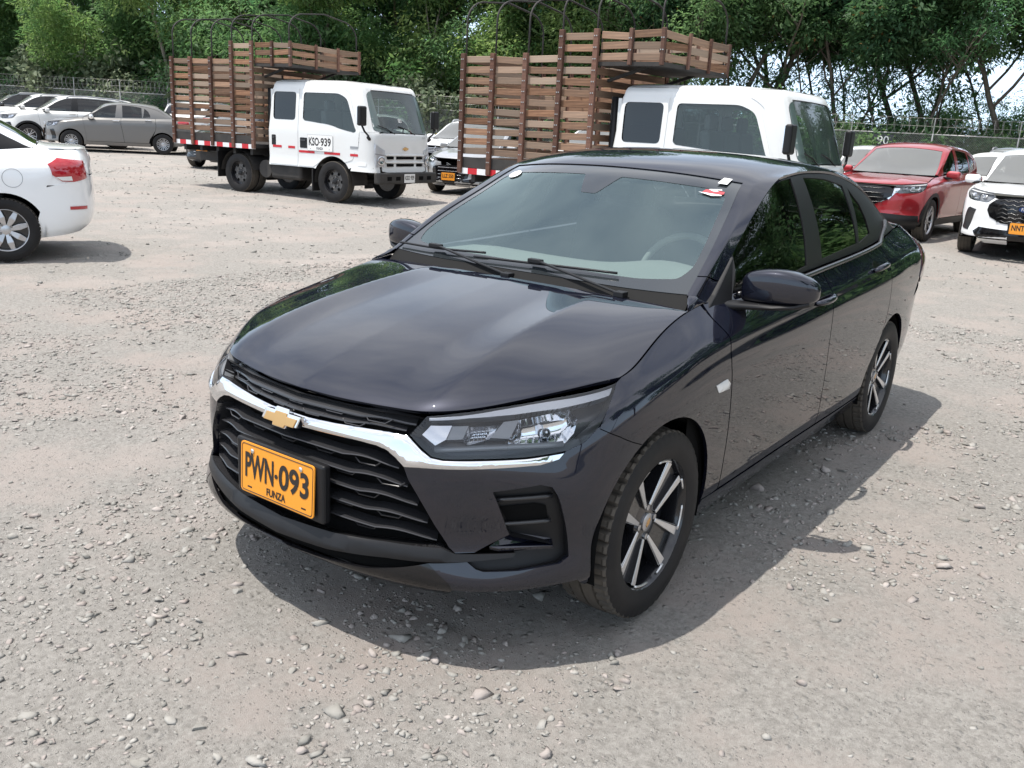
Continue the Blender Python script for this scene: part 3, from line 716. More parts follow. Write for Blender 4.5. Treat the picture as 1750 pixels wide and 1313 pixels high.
# ------------------------------------------------------------------ the dark saloon in front
K = {
 'headlamp': [(0.698, 0.413, 0.683), (0.657, 0.439, 0.733), (0.605, 0.5, 0.744), (0.52, 0.573, 0.758), (0.455, 0.628, 0.77), (0.345, 0.711, 0.79), (0.207, 0.773, 0.813), (0.23, 0.779, 0.798), (0.297, 0.797, 0.748), (0.332, 0.797, 0.712), (0.381, 0.78, 0.672), (0.426, 0.753, 0.653), (0.518, 0.683, 0.64), (0.617, 0.586, 0.635), (0.671, 0.513, 0.63), (0.685, 0.484, 0.634), (0.692, 0.458, 0.651)],
 'chrome': [(0.765, 0.081, 0.669), (0.752, 0.181, 0.672), (0.736, 0.271, 0.677), (0.716, 0.355, 0.681), (0.7, 0.41, 0.679), (0.695, 0.455, 0.647), (0.687, 0.483, 0.63), (0.672, 0.514, 0.626), (0.618, 0.587, 0.63), (0.519, 0.684, 0.635), (0.466, 0.725, 0.642), (0.434, 0.749, 0.647), (0.447, 0.743, 0.632), (0.492, 0.712, 0.618), (0.521, 0.687, 0.616), (0.594, 0.62, 0.611), (0.696, 0.478, 0.602), (0.722, 0.418, 0.597), (0.728, 0.388, 0.62), (0.732, 0.361, 0.634), (0.739, 0.327, 0.641), (0.748, 0.283, 0.642), (0.758, 0.229, 0.642), (0.777, 0.072, 0.641)],
 'fog': [(0.594, 0.63, 0.545), (0.496, 0.721, 0.563), (0.47, 0.743, 0.555), (0.458, 0.756, 0.529), (0.426, 0.775, 0.408), (0.421, 0.783, 0.339), (0.445, 0.77, 0.321), (0.544, 0.697, 0.31), (0.616, 0.627, 0.31), (0.628, 0.61, 0.316), (0.639, 0.586, 0.335), (0.601, 0.622, 0.349), (0.558, 0.663, 0.36), (0.509, 0.706, 0.369), (0.458, 0.749, 0.378), (0.547, 0.668, 0.407), (0.558, 0.659, 0.43)],
 'grille_side': [(0.722, 0.418, 0.593), (0.72, 0.432, 0.562), (0.706, 0.469, 0.503), (0.685, 0.503, 0.436), (0.662, 0.539, 0.372), (0.654, 0.555, 0.357)],
 'wing_low': [(0.62, 0.597, 0.361), (0.59, 0.624, 0.384), (0.551, 0.664, 0.414)],
 'flap': [(0.702, 0.498, 0.324), (0.679, 0.558, 0.272), (0.648, 0.603, 0.274), (0.564, 0.688, 0.283), (0.477, 0.753, 0.295)],
 'bot': [(0.672, 0.564, 0.253), (0.546, 0.702, 0.253), (0.395, 0.803, 0.262)],
 'lip_top': [(0.786, 0.204, 0.353), (0.743, 0.375, 0.366), (0.676, 0.519, 0.37), (0.654, 0.556, 0.355), (0.61, 0.61, 0.357), (0.541, 0.679, 0.359), (0.457, 0.75, 0.376)],
 'lip_bot': [(0.752, 0.384, 0.322), (0.704, 0.492, 0.327), (0.639, 0.586, 0.336)],
 'slot_bot': [(0.773, 0.336, 0.301), (0.709, 0.497, 0.3)],
 'blade': [(0.59, 0.624, 0.378), (0.547, 0.668, 0.406), (0.453, 0.753, 0.383), (0.457, 0.75, 0.376), (0.574, 0.643, 0.373)],
 'eyebrow': [(0.656, 0.445, 0.731), (0.521, 0.577, 0.754), (0.349, 0.714, 0.784), (0.229, 0.772, 0.804), (0.254, 0.779, 0.788), (0.391, 0.705, 0.762), (0.494, 0.619, 0.746), (0.589, 0.529, 0.735), (0.658, 0.447, 0.724)],
 'drl': [(0.684, 0.439, 0.689), (0.662, 0.453, 0.715), (0.626, 0.502, 0.72), (0.654, 0.503, 0.683), (0.676, 0.482, 0.664)],
 'mid_trim': [(0.626, 0.502, 0.72), (0.594, 0.537, 0.724), (0.625, 0.54, 0.688), (0.654, 0.503, 0.683)],
 'small_bowl': [(0.594, 0.537, 0.724), (0.523, 0.604, 0.734), (0.575, 0.598, 0.694), (0.624, 0.557, 0.672), (0.625, 0.54, 0.688)],
 'divider': [(0.523, 0.604, 0.734), (0.491, 0.633, 0.739), (0.538, 0.639, 0.691), (0.575, 0.598, 0.694)],
 'big_bowl': [(0.491, 0.633, 0.739), (0.371, 0.721, 0.763), (0.368, 0.751, 0.74), (0.393, 0.76, 0.7), (0.42, 0.751, 0.673), (0.462, 0.721, 0.663), (0.552, 0.643, 0.664), (0.538, 0.639, 0.691)],
 'seam': [(0.332, 0.799, 0.708), (0.268, 0.831, 0.676), (0.165, 0.852, 0.631)],
 'indicator': [(-0.304, 0.863, 0.721), (-0.393, 0.863, 0.728), (-0.423, 0.863, 0.706), (-0.418, 0.863, 0.688), (-0.33, 0.863, 0.691)],
 'fglass': [(-0.691, 0.708, 1.113), (-0.78, 0.698, 1.168), (-0.908, 0.68, 1.243), (-1.097, 0.657, 1.327), (-1.242, 0.646, 1.361), (-1.384, 0.638, 1.374), (-1.333, 0.775, 1.025), (-1.213, 0.776, 1.013), (-0.858, 0.761, 0.992), (-0.663, 0.744, 0.979)],
 'rglass': [(-1.531, 0.639, 1.375), (-1.808, 0.641, 1.368), (-2.054, 0.653, 1.335), (-2.059, 0.764, 1.07), (-1.532, 0.772, 1.036)],
 'qglass': [(-2.131, 0.657, 1.322), (-2.233, 0.695, 1.247), (-2.273, 0.729, 1.171), (-2.29, 0.752, 1.103), (-2.088, 0.764, 1.068)],
}

def side_crease(A):
    n, m, _ = A.shape; j = np.linspace(0, 6, m)[None, :]; c = np.linspace(0, 15, n)[:, None]
    w = np.clip((c - 5.2) / 1.2, 0, 1) * np.clip((12.6 - c) / 1.0, 0, 1)
    d = .0075 * np.exp(-np.abs(j - 5.0) / .28) - .004 * np.exp(-((j - 4.55) / .25) ** 2)
    A = A.copy(); A[..., 1] += (d * w); return A

def front_surf(wrap, cols=5, total=15):
    k = int(round((wrap.n - 1) * cols / total)); L = wrap.D[:k + 1]
    F = Surf(np.concatenate([(L * [1, -1, 1])[:0:-1], L]))
    if F.N[F.n // 2, F.m // 2][0] < 0: F.N = -F.N
    return F

def mirror_loop(P):
    """close a half outline that starts and ends near the centre line with its mirror image"""
    P = [tuple(p) for p in P]; return P + [(x, -y, z) for x, y, z in reversed(P)]

def wall(name, S, outline, o0, o1, mat, parent, side=1, axes=(0, 1, 2)):
    """the side wall of a recess: from offset o0 to o1 along an outline on S"""
    uv = densify(S.uv(outline, axes) * [S.Lu, S.Lv], True, .02) / [S.Lu, S.Lv]
    X = S.pos(uv[:, 0], uv[:, 1]); N = S.nor(uv[:, 0], uv[:, 1]); n = len(X)
    V = np.concatenate([X + N * o0, X + N * o1])
    if side < 0: V = V * [1, -1, 1]
    return link_mesh(name, V, [(i, (i + 1) % n, n + (i + 1) % n, n + i) for i in range(n)], mat, parent, smooth=False)

def build_sedan():
    P = 'paint_graphite'
    car = thing('parked_sedan', 'dark graphite four-door sedan with gold emblem and plate PWN-093, parked on the gravel', 'car')
    wrap, hood, top, glass = make_nets({'crease': side_crease})
    front = front_surf(wrap)
    wp = lambda u, v=.997: tuple(wrap.pos(u, v))
    # --- hood and cowl
    ys = .0035
    panel('hood', hood, [(.0025, .008), (.9975, .008), (.9975, .996), (.0025, .996)], P, car, uvin=True, h=.022, thick=.016)
    hr = hood.pos(np.linspace(.02, .98, 41), np.full(41, 1.0)); wb = top.pos(np.full(41, .004), np.linspace(.19, .81, 41))
    V = np.concatenate([hr - [.0, 0, .030], (hr + wb) / 2 - [0, 0, .028], wb - [0, 0, .008], wb + [-.03, 0, .012]]); nn = 41
    F = [(r * nn + i, r * nn + i + 1, (r + 1) * nn + i + 1, (r + 1) * nn + i) for r in range(3) for i in range(nn - 1)]
    link_mesh('cowl', V, F, 'cowl_plastic', car)
    # painted corner between hood, windscreen and wing
    hc = hood.pos(.9975, .999)
    for s_ in (1, -1):
        n_ = 12; lo_ = wrap.pos(np.linspace(.447, .468, n_), np.full(n_, .999)); hi_ = []
        for t_ in np.linspace(0, 1, n_):
            hi_.append(hc * (1 - t_ / .35) + top.pos(0, .802) * (t_ / .35) if t_ < .35 else top.pos(0, .802 + .197 * (t_ - .35) / .65))
        R_ = [lo_ * (1 - k / 4) + np.array(hi_) * (k / 4) + np.array([0, .006, .006]) * math.sin(math.pi * k / 4) for k in range(5)]
        V = np.concatenate(R_) * [1, s_, 1]; cm_ = MB(); cm_.add(V, [(r * n_ + i, r * n_ + i + 1, (r + 1) * n_ + i + 1, (r + 1) * n_ + i) for r in range(4) for i in range(n_ - 1)]); co_ = cm_.build('wing_corner', P, car, smooth=True)
        if co_.data.polygons[10].normal.z < 0: co_.data.flip_normals()
    # --- roof with pillars, screens, boot lid
    e = .0035
    u0, uw, ub, ut = .034, .25, .60, .748
    roof_out = [(u0, .998), (ut, .998), (ut, .80), (ub, .80), (ub, .20), (ut, .20), (ut, .002), (u0, .002), (u0, .20), (uw, .20), (uw, .80), (u0, .80)]
    panel('roof', top, roof_out, P, car, uvin=True, h=.028, thick=.02)
    for s_ in (1, -1):
        panel('pillar_base', top, [(.0, .80), (u0 - .0018, .80), (u0 - .0018, .998), (.0, .998)], P, car, uvin=True, side=s_, h=.02, thick=.01)
    wso = [(.003, .2015), (.2485, .2015), (.2485, .7985), (.003, .7985)]
    wsi = [(.028, .238), (.05, .222), (.205, .226), (.222, .245), (.222, .46), (.176, .485), (.176, .515), (.222, .54), (.222, .755), (.205, .774), (.05, .778), (.028, .762), (.022, .70), (.020, .5), (.022, .30)]
    wsi = roundpoly(wsi, [.01] * 4 + [.004] * 4 + [.01] * 4 + [.01] * 3)
    panel('windscreen_border', top, wso, 'frit', car, uvin=True, holes=[wsi], h=.05, off=-.004, thick=.005)
    panel('windscreen', top, wso, 'windscreen_glass', car, uvin=True, h=.04, off=-.0055, thick=0)
    panel('rear_window', top, [(ub + .002, .203), (ub + .002, .797), (ut - .003, .797), (ut - .003, .203)], 'side_glass', car, uvin=True, h=.05, off=-.004, thick=.003)
    panel('boot_lid', top, [(ut + .003, .02), (ut + .003, .98), (.998, .98), (.998, .02)], P, car, uvin=True, h=.04)
    # --- flanks
    A1 = [(x, 0, z) for x, _, z in arc(0, .315, .357, 62, 186, 26)]; A2 = arc(-2.6, .315, .357, 188, -8, 36)
    gap = [(-.402, .918), (-.417, .858), (-.421, .77), (-.45, .628), (-.475, .468), (-.487, .293)]
    bgap = [(-1.492, .985), (-1.487, .88), (-1.481, .754), (-1.52, .535), (-1.545, .40), (-1.552, .293)]
    rgap = [(-2.42, 1.04), (-2.43, .98), (-2.415, .898), (-2.43, .744), (-2.41, .64), (-2.33, .51), (-2.25, .41), (-2.215, .293)]
    H = K['headlamp']
    S2 = lambda l: wrap.uv([(x, .8, z) for x, z in l], (0, 2))
    def su(pts3, axes=(0, 1, 2)): return wrap.uv(pts3, axes)
    fend = np.concatenate([su([K['seam'][0], H[8], H[7], (.212, .772, .812)]), np.stack([np.linspace(.338, .4645, 9), np.full(9, .997)], 1), S2(smoothline(gap, 3)),
                           S2([(a[0], a[2]) for a in A1[::-1]]), su([K['seam'][2], K['seam'][1]])])
    gapr = smoothline(np.array(gap) - [.007, 0], 3); bl = smoothline(np.array(bgap) + [.0035, 0], 3); br = smoothline(np.array(bgap) - [.0035, 0], 3)
    rl = smoothline(np.array(rgap) + [.0035, 0], 3); rr = smoothline(np.array(rgap) - [.0035, 0], 3)
    ux = lambda x: wrap.find((x, .75, 9), (0,))[0] if False else np.interp(-x, -wrap.D[wrap.n // 3:int(wrap.n * .9), -1, 0], np.linspace(wrap.n // 3, int(wrap.n * .9) - 1, int(wrap.n * .9) - wrap.n // 3)) / (wrap.n - 1)
    beltr = lambda xa, xb, n=14: np.stack([[ux(x) for x in np.linspace(xa, xb, n)], np.full(n, .998)], 1)
    fdoor = np.concatenate([beltr(-.425, bl[0][0]), S2(bl), S2(gapr[::-1])])
    rdoor = np.concatenate([beltr(br[0][0], rl[0][0]), S2(rl), S2(br[::-1])])
    ar_pts = [(a[0], a[2]) for a in A2]
    kf = [p for p in ar_pts if not (p[0] > -2.6 and p[1] < .52)]
    seamr = [(-2.945, .43), (-3.02, .55), (-3.06, .66), (-3.075, .75)]
    quart = np.concatenate([beltr(rr[0][0], -2.97), su([(-3.12, .69, 1.085), (-3.195, .755, 1.0), (-3.155, .805, .93), (-3.135, .822, .81), (-3.07, .832, .72)]), S2(seamr[::-1][1:]),
                            S2(kf[[i for i, p in enumerate(kf) if p[1] > .42][0]:]), S2(rr[::-1][[i for i, p in enumerate(rr[::-1]) if p[1] > .53][0]:])])
    for s_ in (1, -1):
        panel('front_wing', wrap, fend, P, car, uvin=True, side=s_, h=.022)
        d = panel('front_door', wrap, fdoor, P, car, uvin=True, side=s_, h=.026)
        d2 = panel('rear_door', wrap, rdoor, P, car, uvin=True, side=s_, h=.026)
        panel('rear_wing', wrap, quart, P, car, uvin=True, side=s_, h=.028)
        sill = np.concatenate([S2([(-.362, .286), (-2.2, .286), (-2.245, .25), (-2.25, .2), (-.34, .2)])])
        panel('sill', wrap, sill, P, car, uvin=True, side=s_, h=.03, off=.002)
        bmp = [(-3.06, .834, .71), (-3.058, .832, .66), (-3.015, .835, .55), (-2.945, .83, .42), (-2.95, .80, .28), (-2.945, .775, .22)]
        k0 = wrap.uv(bmp); rb = np.concatenate([k0, [(a, .02) for a in np.linspace(k0[-1][0] + .01, .999, 12)], [(.999, .62)], [(a, .62) for a in np.linspace(.99, .905, 6)]])
        panel('rear_bumper', wrap, rb, P, car, uvin=True, side=s_, h=.05)
        tl = [(-3.20, .755, 1.0), (-3.16, .805, .93), (-3.14, .822, .82), (-3.24, .81, .775), (-3.36, .76, .77), (-3.5, .6, .80), (-3.5, .6, .99), (-3.36, .73, 1.0), (-3.2, .75, 1.03)]
        panel('rear_corner', wrap, [(.835, .60), (.925, .60), (.925, .985), (.835, .985)], P, car, uvin=True, side=s_, h=.05, off=-.006, thick=0)
        panel('tail_lamp', wrap, tl, 'tail_smoked', car, side=s_, h=.03, off=.004, dome=.006)
        panel('boot_panel', wrap, [(.915, .64), (.999, .64), (.999, .99), (.915, .99)], P, car, uvin=True, side=s_, h=.06)
        panel('boot_shoulder', wrap, [(-3.12, .685, 1.085), (-3.14, .75, 1.02), (-3.36, .72, 1.01), (-3.44, .60, 1.04), (-3.42, .53, 1.086), (-3.26, .65, 1.086)], P, car, side=s_, h=.03)
        # side glass, frames
        panel('door_frame', glass, [(.004, .02), (.25, .02), (.5, .02), (.996, .02), (.996, .98), (.75, .975), (.5, .975), (.25, .975), (.004, .98)], 'black_plastic', car, uvin=True, side=s_, h=.03, off=-.006, thick=.01,
              holes=[glass.uv(K[k_]) for k_ in ('fglass', 'rglass', 'qglass')])
        for k_, nm, p_ in (('fglass', 'window', d), ('rglass', 'window', d2), ('qglass', 'quarter_window', car)):
            panel(nm, glass, K[k_], 'side_glass', p_, side=s_, h=.04, off=-.010, thick=0)
        # belt moulding
        xs = np.linspace(-.66, -2.42, 30); mb = MB()
        pts = [wrap.pos(ux(x), .985) + wrap.nor(ux(x), .985) * .006 for x in xs]
        kick = [np.array(p) for p in ((-2.52, .748, 1.075), (-2.60, .735, 1.11), (-2.66, .715, 1.145))]
        pts = [Vector((p[0], p[1] * s_, p[2])) for p in pts + kick]
        mb.tube(pts, .011, 8); mb.build('belt_moulding', 'satin_black', car, smooth=True)
        # handles: a bridge over a finger dish
        for xa, xb, za, zb, dd in ((-1.262, -1.468, .882, .893, d), (-2.118, -2.318, .945, .957, d2)):
            ua = wrap.find((xa, .85, za)); ub_ = wrap.find((xb, .85, zb)); pp = []
            for i, t_ in enumerate(np.linspace(0, 1, 9)):
                uv_ = np.array(ua) * (1 - t_) + np.array(ub_) * t_; b_ = .004 + .030 * math.sin(math.pi * min(1, max(0, t_))) ** .5
                q = wrap.pos(*uv_) + wrap.nor(*uv_) * b_; pp.append(Vector((q[0], q[1] * s_, q[2])))
            hb = MB(); hb.tube(pp, [.010, .013, .014, .014, .014, .014, .014, .014, .011], 10); hb.build('handle', P, dd, smooth=True)
            cxz = ((xa + xb) / 2 + .02, (za + zb) / 2)
            ring = [wrap.find((cxz[0] + .055 * math.cos(a_), .85, cxz[1] - .004 + .032 * math.sin(a_)), (0, 2)) for a_ in np.linspace(0, 2 * math.pi, 20)[:-1]]
            panel('finger_dish', wrap, ring, 'gloss_black', dd, uvin=True, side=s_, h=.02, off=.0012, thick=.001)
        panel('side_indicator', wrap, roundpoly(K['indicator'], .006), 'indicator_clear', car, side=s_, h=.012, off=.002, dome=.006, axes=(0, 2))
        # door mirror: shell, arm and foot
        def sp_(c_, r_, pts_, nm, mt, par):
            pass
        sh = MB(); N_ = 18
        secs = [(.772, -.668, 1.000, .036, .042), (.790, -.670, 1.010, .052, .056), (.86, -.675, 1.018, .062, .064), (.92, -.685, 1.022, .066, .063), (.975, -.70, 1.018, .060, .055), (1.010, -.715, 1.012, .046, .042), (1.030, -.728, 1.008, .022, .022)]
        V = []
        for (y_, x_, z_, a_, b_) in secs:
            for k in range(N_):
                t_ = 2 * math.pi * k / N_; cx, cz = math.cos(t_), math.sin(t_)
                sx = math.copysign(abs(cx) ** .5, cx); sz = math.copysign(abs(cz) ** .5, cz)
                V.append((x_ + a_ * (sx if sx > 0 else sx * .55), s_ * y_, z_ + b_ * sz))
        F = [(r * N_ + k, r * N_ + (k + 1) % N_, (r + 1) * N_ + (k + 1) % N_, (r + 1) * N_ + k) for r in range(len(secs) - 1) for k in range(N_)] + [tuple(range(N_)), tuple(range((len(secs) - 1) * N_, len(secs) * N_))]
        sh.add(V, F); mo = sh.build('door_mirror', P, car, smooth=True)
        md = mo.modifiers.new('sub', 'SUBSURF'); md.levels = md.render_levels = 2
        am = MB(); V = []
        for (y_, x_, z_, a_, b_) in [(.735, -.575, .945, .05, .018), (.80, -.625, .945, .05, .014), (.90, -.665, .950, .05, .012), (.97, -.69, .958, .044, .011), (1.01, -.71, .972, .03, .012)]:
            for k in range(12):
                t_ = 2 * math.pi * k / 12; V.append((x_ + a_ * math.cos(t_), s_ * y_, z_ + b_ * math.copysign(abs(math.sin(t_)) ** .6, math.sin(t_))))
        am.add(V, [(r * 12 + k, r * 12 + (k + 1) % 12, (r + 1) * 12 + (k + 1) % 12, (r + 1) * 12 + k) for r in range(4) for k in range(12)] + [tuple(range(12)), tuple(range(48, 60))])
        am.build('arm', 'black_plastic', mo, smooth=True, auto=1.0)
        ft = [(-.402, .748, .932), (-.44, .752, .918), (-.55, .760, .925), (-.60, .758, .955), (-.655, .735, 1.06), (-.675, .712, 1.105), (-.665, .710, 1.10), (-.50, .735, .985)]
        fb = MB(); fb.add([(x, s_ * (y + .004), z) for x, y, z in ft] + [(x, s_ * (y - .02), z) for x, y, z in ft], [tuple(range(8)), tuple(range(15, 7, -1))] + [(i, (i + 1) % 8, 8 + (i + 1) % 8, 8 + i) for i in range(8)])
        fb.build('foot', 'black_plastic', mo, bevel=.004)
        mgm = MB(); mgm.box((-.738, s_ * .91, 1.014), (.004, .17, .085)); mgm.build('mirror_glass', 'chrome', mo)
        # --- front corner: bumper, fog recess, headlamp
        ch = K['chrome']; fg = K['fog']
        A0 = [(x, .84, z) for x, _, z in arc(0, .315, .357, -14, 61, 16)]
        bump = list(K['grille_side']) + list(K['wing_low']) + [fg[-1]] + fg[:11] + list(K['flap'][:1]) + [K['flap'][1]] + list(K['bot']) + A0 + [(p[0], p[1], p[2] - .003) for p in K['seam'][::-1]] + H[9:12] + ch[12:18]
        ub = wrap.uv(bump); na = len(bump) - 6 - 3 - 3 - 16
        for i, p in enumerate(bump):
            if p in A0: ub[i] = wrap.find(p, (0, 2))
        panel('front_bumper', wrap, ub, P, car, uvin=True, side=s_, h=.018, thick=.02)
        panel('fog_recess', wrap, fg, 'black_plastic', car, side=s_, h=.02, off=-.034, thick=0)
        wall('fog_recess_wall', wrap, fg, -.002, -.034, 'black_plastic', car, side=s_)
        vo = [(.575, .645, .487), (.50, .715, .498), (.475, .737, .49), (.465, .742, .437), (.55, .667, .425)]
        panel('fog_opening', wrap, vo, 'void_black', car, side=s_, h=.03, off=-.030, thick=0)
        for zz in (.512, .432):
            mb = MB(); pts = []
            for t_ in np.linspace(0, 1, 8):
                p = (.585 - .125 * t_, .64 + .105 * t_, zz + .01 * t_); uv_ = wrap.find(p); q = wrap.pos(*uv_) - wrap.nor(*uv_) * .024; pts.append(Vector((q[0], q[1] * s_, q[2])))
            mb.tube(pts, .007, 6); mb.build('fog_rib', 'satin_black', car, smooth=True)
        bq = []
        for p_, o_ in zip(K['blade'], (.001, -.032, -.032, .002, .003)):
            uv_ = wrap.find(p_); q = wrap.pos(*uv_) + wrap.nor(*uv_) * o_; bq.append((q[0], q[1] * s_, q[2]))
        bm_ = MB(); bm_.add(bq + [(x - .004, y_, z - .010) for x, y_, z in bq], [(0, 1, 2), (0, 2, 3), (0, 3, 4), (5, 7, 6), (5, 8, 7), (5, 9, 8), (3, 2, 7, 8), (4, 3, 8, 9), (0, 4, 9, 5)]); bm_.build('bumper_blade', P, car)
        hl = roundpoly(H, [.002] + [.004] * 16)
        lens = panel('headlamp', wrap, hl, 'lens_clear', car, side=s_, h=.03, off=-.001, thick=.0)
        wall('headlamp_wall', wrap, hl, -.002, -.085, 'lamp_grey', lens, side=s_)
        panel('headlamp_back', wrap, hl, 'lamp_dark', lens, side=s_, h=.04, off=-.078, thick=0)
        panel('brow', wrap, K['eyebrow'], 'lamp_silver', lens, side=s_, h=.02, off=-.006, thick=.03)
        panel('running_light', wrap, K['drl'], 'reflector', lens, side=s_, h=.02, off=-.020, thick=.02)
        panel('trim', wrap, K['mid_trim'], 'lamp_grey', lens, side=s_, h=.02, off=-.026, thick=.03)
        panel('trim', wrap, K['divider'], 'lamp_grey', lens, side=s_, h=.02, off=-.020, thick=.035)
        sb_ = panel('bowl', wrap, K['small_bowl'], 'reflector', lens, side=s_, h=.012, off=-.035, thick=.03, dome=-.022)
        bb_ = panel('bowl', wrap, K['big_bowl'], 'chrome', lens, side=s_, h=.012, off=-.022, thick=.01, dome=-.042)
        c_ = np.mean(K['small_bowl'], 0); uv0 = wrap.find(c_)
        tb = MB()
        for i in range(4):
            for j in range(3):
                uv_ = (uv0[0] + (i - 1.6) * .0040 + j * .0016, uv0[1] + (j - 1.2) * .020); q = wrap.pos(*uv_) - wrap.nor(*uv_) * .034
                tb.box((q[0], q[1] * s_, q[2]), (.007, .010, .011), rz=s_ * .8)
        tb.build('bowl_facets', 'chrome', lens, bevel=.0015)
        c_ = np.mean(K['big_bowl'], 0); uv0 = wrap.find(c_); q = wrap.pos(*uv0) - wrap.nor(*uv0) * .05; n_ = wrap.nor(*uv0) * [1, s_, 1]
        bl_ = MB(); bl_.lathe([(.013, 0), (.013, .025), (.008, .034), (.0001, .036)], 14, Matrix.Translation((q[0], q[1] * s_, q[2])) @ Vector(n_).to_track_quat('Z', 'Y').to_matrix().to_4x4()); bl_.build('bulb', 'reflector', lens, smooth=True)
        rb_ = MB()
        for i in range(9):
            t_ = i / 8; p = np.array(K['big_bowl'][6]) * (1 - t_) + np.array(K['big_bowl'][4]) * t_; uv_ = wrap.find(p + [0, 0, .016]); a = wrap.pos(*uv_) - wrap.nor(*uv_) * .035; uv2 = (uv_[0], uv_[1] + .035); b = wrap.pos(*uv2) - wrap.nor(*uv2) * .055
            rb_.bar((a[0], a[1] * s_, a[2]), (b[0], b[1] * s_, b[2]), .004, .004)
        rb_.build('bowl_flutes', 'reflector', lens)
        lowf = MB(); pts = []
        for t_ in np.linspace(0, 1, 10):
            p = np.array(H[15]) * (1 - t_) + np.array(H[11]) * t_; uv_ = wrap.find(p + [0, 0, .018]); q = wrap.pos(*uv_) - wrap.nor(*uv_) * .03; pts.append(Vector((q[0], q[1] * s_, q[2])))
        lowf.tube(pts, .009, 6); lowf.build('trim', 'lamp_grey', lens, smooth=True)
    # --- face: grilles, chrome bar, emblem, lip, plate
    ch = K['chrome']; fs = lambda l: [tuple(p) for p in l]
    gup = [(.777, .001, .641)] + fs(ch[23:]) + fs(ch[22:16:-1])
    low = gup + fs(K['grille_side']) + [K['lip_top'][2], K['lip_top'][1], K['lip_top'][0], (.797, .001, .345)]
    panel('grille_back', front, mirror_loop(low), 'void_black', car, h=.05, off=-.055, thick=0)
    wall('grille_wall', front, mirror_loop(low), .0, -.055, 'satin_black', car)
    upg = [(.737, .001, .722)] + [(.726, .116, .723), (.711, .244, .724), (.689, .359, .728), (.662, .437, .729), H[0]] + [ch[3], ch[2], ch[1], ch[0], (.765, .001, .669)]
    panel('upper_grille_back', front, mirror_loop(upg), 'void_black', car, h=.05, off=-.035, thick=0)
    wall('upper_grille_wall', front, mirror_loop(upg), .002, -.035, 'satin_black', car)
    def slat(zf, ymax, name, w0=.0085, deep=.042, off=.0, ymin=None, wave=.0065):
        for sg in ((1,) if ymin is None else (1, -1)):
            ysp = np.linspace(-ymax, ymax, 61) if ymin is None else np.linspace(ymin, ymax, 31)
            V = []
            for y_ in ysp:
                e_ = np.clip((abs(y_) - (ymax - .17)) / .17, 0, 1); z_ = zf(abs(y_)) + wave * math.sin(e_ * math.pi * 1.35) * (1 if e_ > 0 else 0)
                u_, v_ = front.find((.7, sg * y_, z_), (1, 2)); p = front.pos(u_, v_); n_ = front.nor(u_, v_); n_ = np.array([n_[0], n_[1], 0]); n_ /= np.linalg.norm(n_)
                o_ = off - .018 * e_
                for dd, zz in ((o_ - .002, w0 * .05), (o_, -w0 * .25), (o_ - .004, -w0 * .6), (o_ - deep, w0 * .1), (o_ - deep, w0 * 1.1)):
                    V.append(p + n_ * dd + np.array([0, 0, zz]))
            n5 = 5; F = [(r * n5 + k, r * n5 + (k + 1) % n5, (r + 1) * n5 + (k + 1) % n5, (r + 1) * n5 + k) for r in range(len(ysp) - 1) for k in range(n5)]
            F += [tuple(range(n5)), tuple(range((len(ysp) - 1) * n5, len(ysp) * n5))]
            mb = MB(); mb.add(V, F); mb.build(name, 'satin_black', car, smooth=True, auto=.3)
    edge_y = lambda z: float(np.interp(z, [.355, .372, .437, .503, .562, .593, .62], [.553, .539, .505, .469, .432, .418, .39]))
    for z0 in (.603, .556, .508, .460, .412):
        slat(lambda y_, z0=z0: z0 - .018 * (y_ / .45) ** 2, edge_y(z0) - .012, 'grille_slat')
    slat(lambda y_: .703 + .004 * (y_ / .4) ** 2, .415, 'grille_slat', w0=.014, deep=.03, off=-.004, wave=.004)
    slat(lambda y_: .679 + .008 * (y_ / .4) ** 2, .39, 'grille_slat', w0=.012, deep=.028, off=-.012, wave=.004)
    cupm = MB()
    def cup(yc, z0, w_, hgt, off):
        pts = []
        for dy, dz in ((-w_, hgt), (-w_ * .62, 0), (w_ * .62, 0), (w_, hgt)):
            u_, v_ = front.find((.7, yc + dy, z0 + dz), (1, 2)); q = front.pos(u_, v_) + front.nor(u_, v_) * off; pts.append(q)
        cm_ = MB(); cm_.tube(pts, .0022, 5); cm_.build('grille_bracket', 'satin_black', car)
    for yc in np.arange(-.30, .31, .15):
        cup(yc, .700, .045, .013, -.010)
        for k, z0 in enumerate((.586, .538, .490, .442, .395)):
            if abs(yc + (.075 if k % 2 else 0)) > .2 or k < 1: cup(yc + (.075 if k % 2 else 0), z0 - .016 * (yc / .45) ** 2, .042, .014, -.016)
    for yc in np.arange(-.225, .23, .15): cup(yc, .680, .04, .011, -.014)
    inner = [(.765, .001, .669)] + fs(ch[:11]) + fs(ch[11:]) + [(.777, .001, .641)]
    cb = mirror_loop(inner)
    panel('chrome_bar', front, cb, 'chrome', car, h=.012, off=.003, dome=.006, thick=.03, edge=.010)
    # emblem: chrome body with a gold face
    def emb(scale, d0, t_, mt, nm, par):
        mb = MB(); c0 = front.pos(*front.find((.78, 0, .655)))
        tilt = math.radians(14)
        fn = lambda a_, b_, t: Vector((c0[0] + d0 + t * math.cos(tilt) - b_ * math.sin(tilt) - .10 * a_ * a_ * 2, a_, c0[2] + b_ * math.cos(tilt) + t * math.sin(tilt)))
        mb.prism([(x * .083 * scale[0], y * .048 * scale[1]) for x, y in BOWTIE], fn, t_); return mb.build(nm, mt, par, bevel=.0025)
    eo = emb((1, 1), .004, .022, 'chrome', 'emblem', car); emb((.86, .74), .0265, .003, 'gold', 'emblem_face', eo)
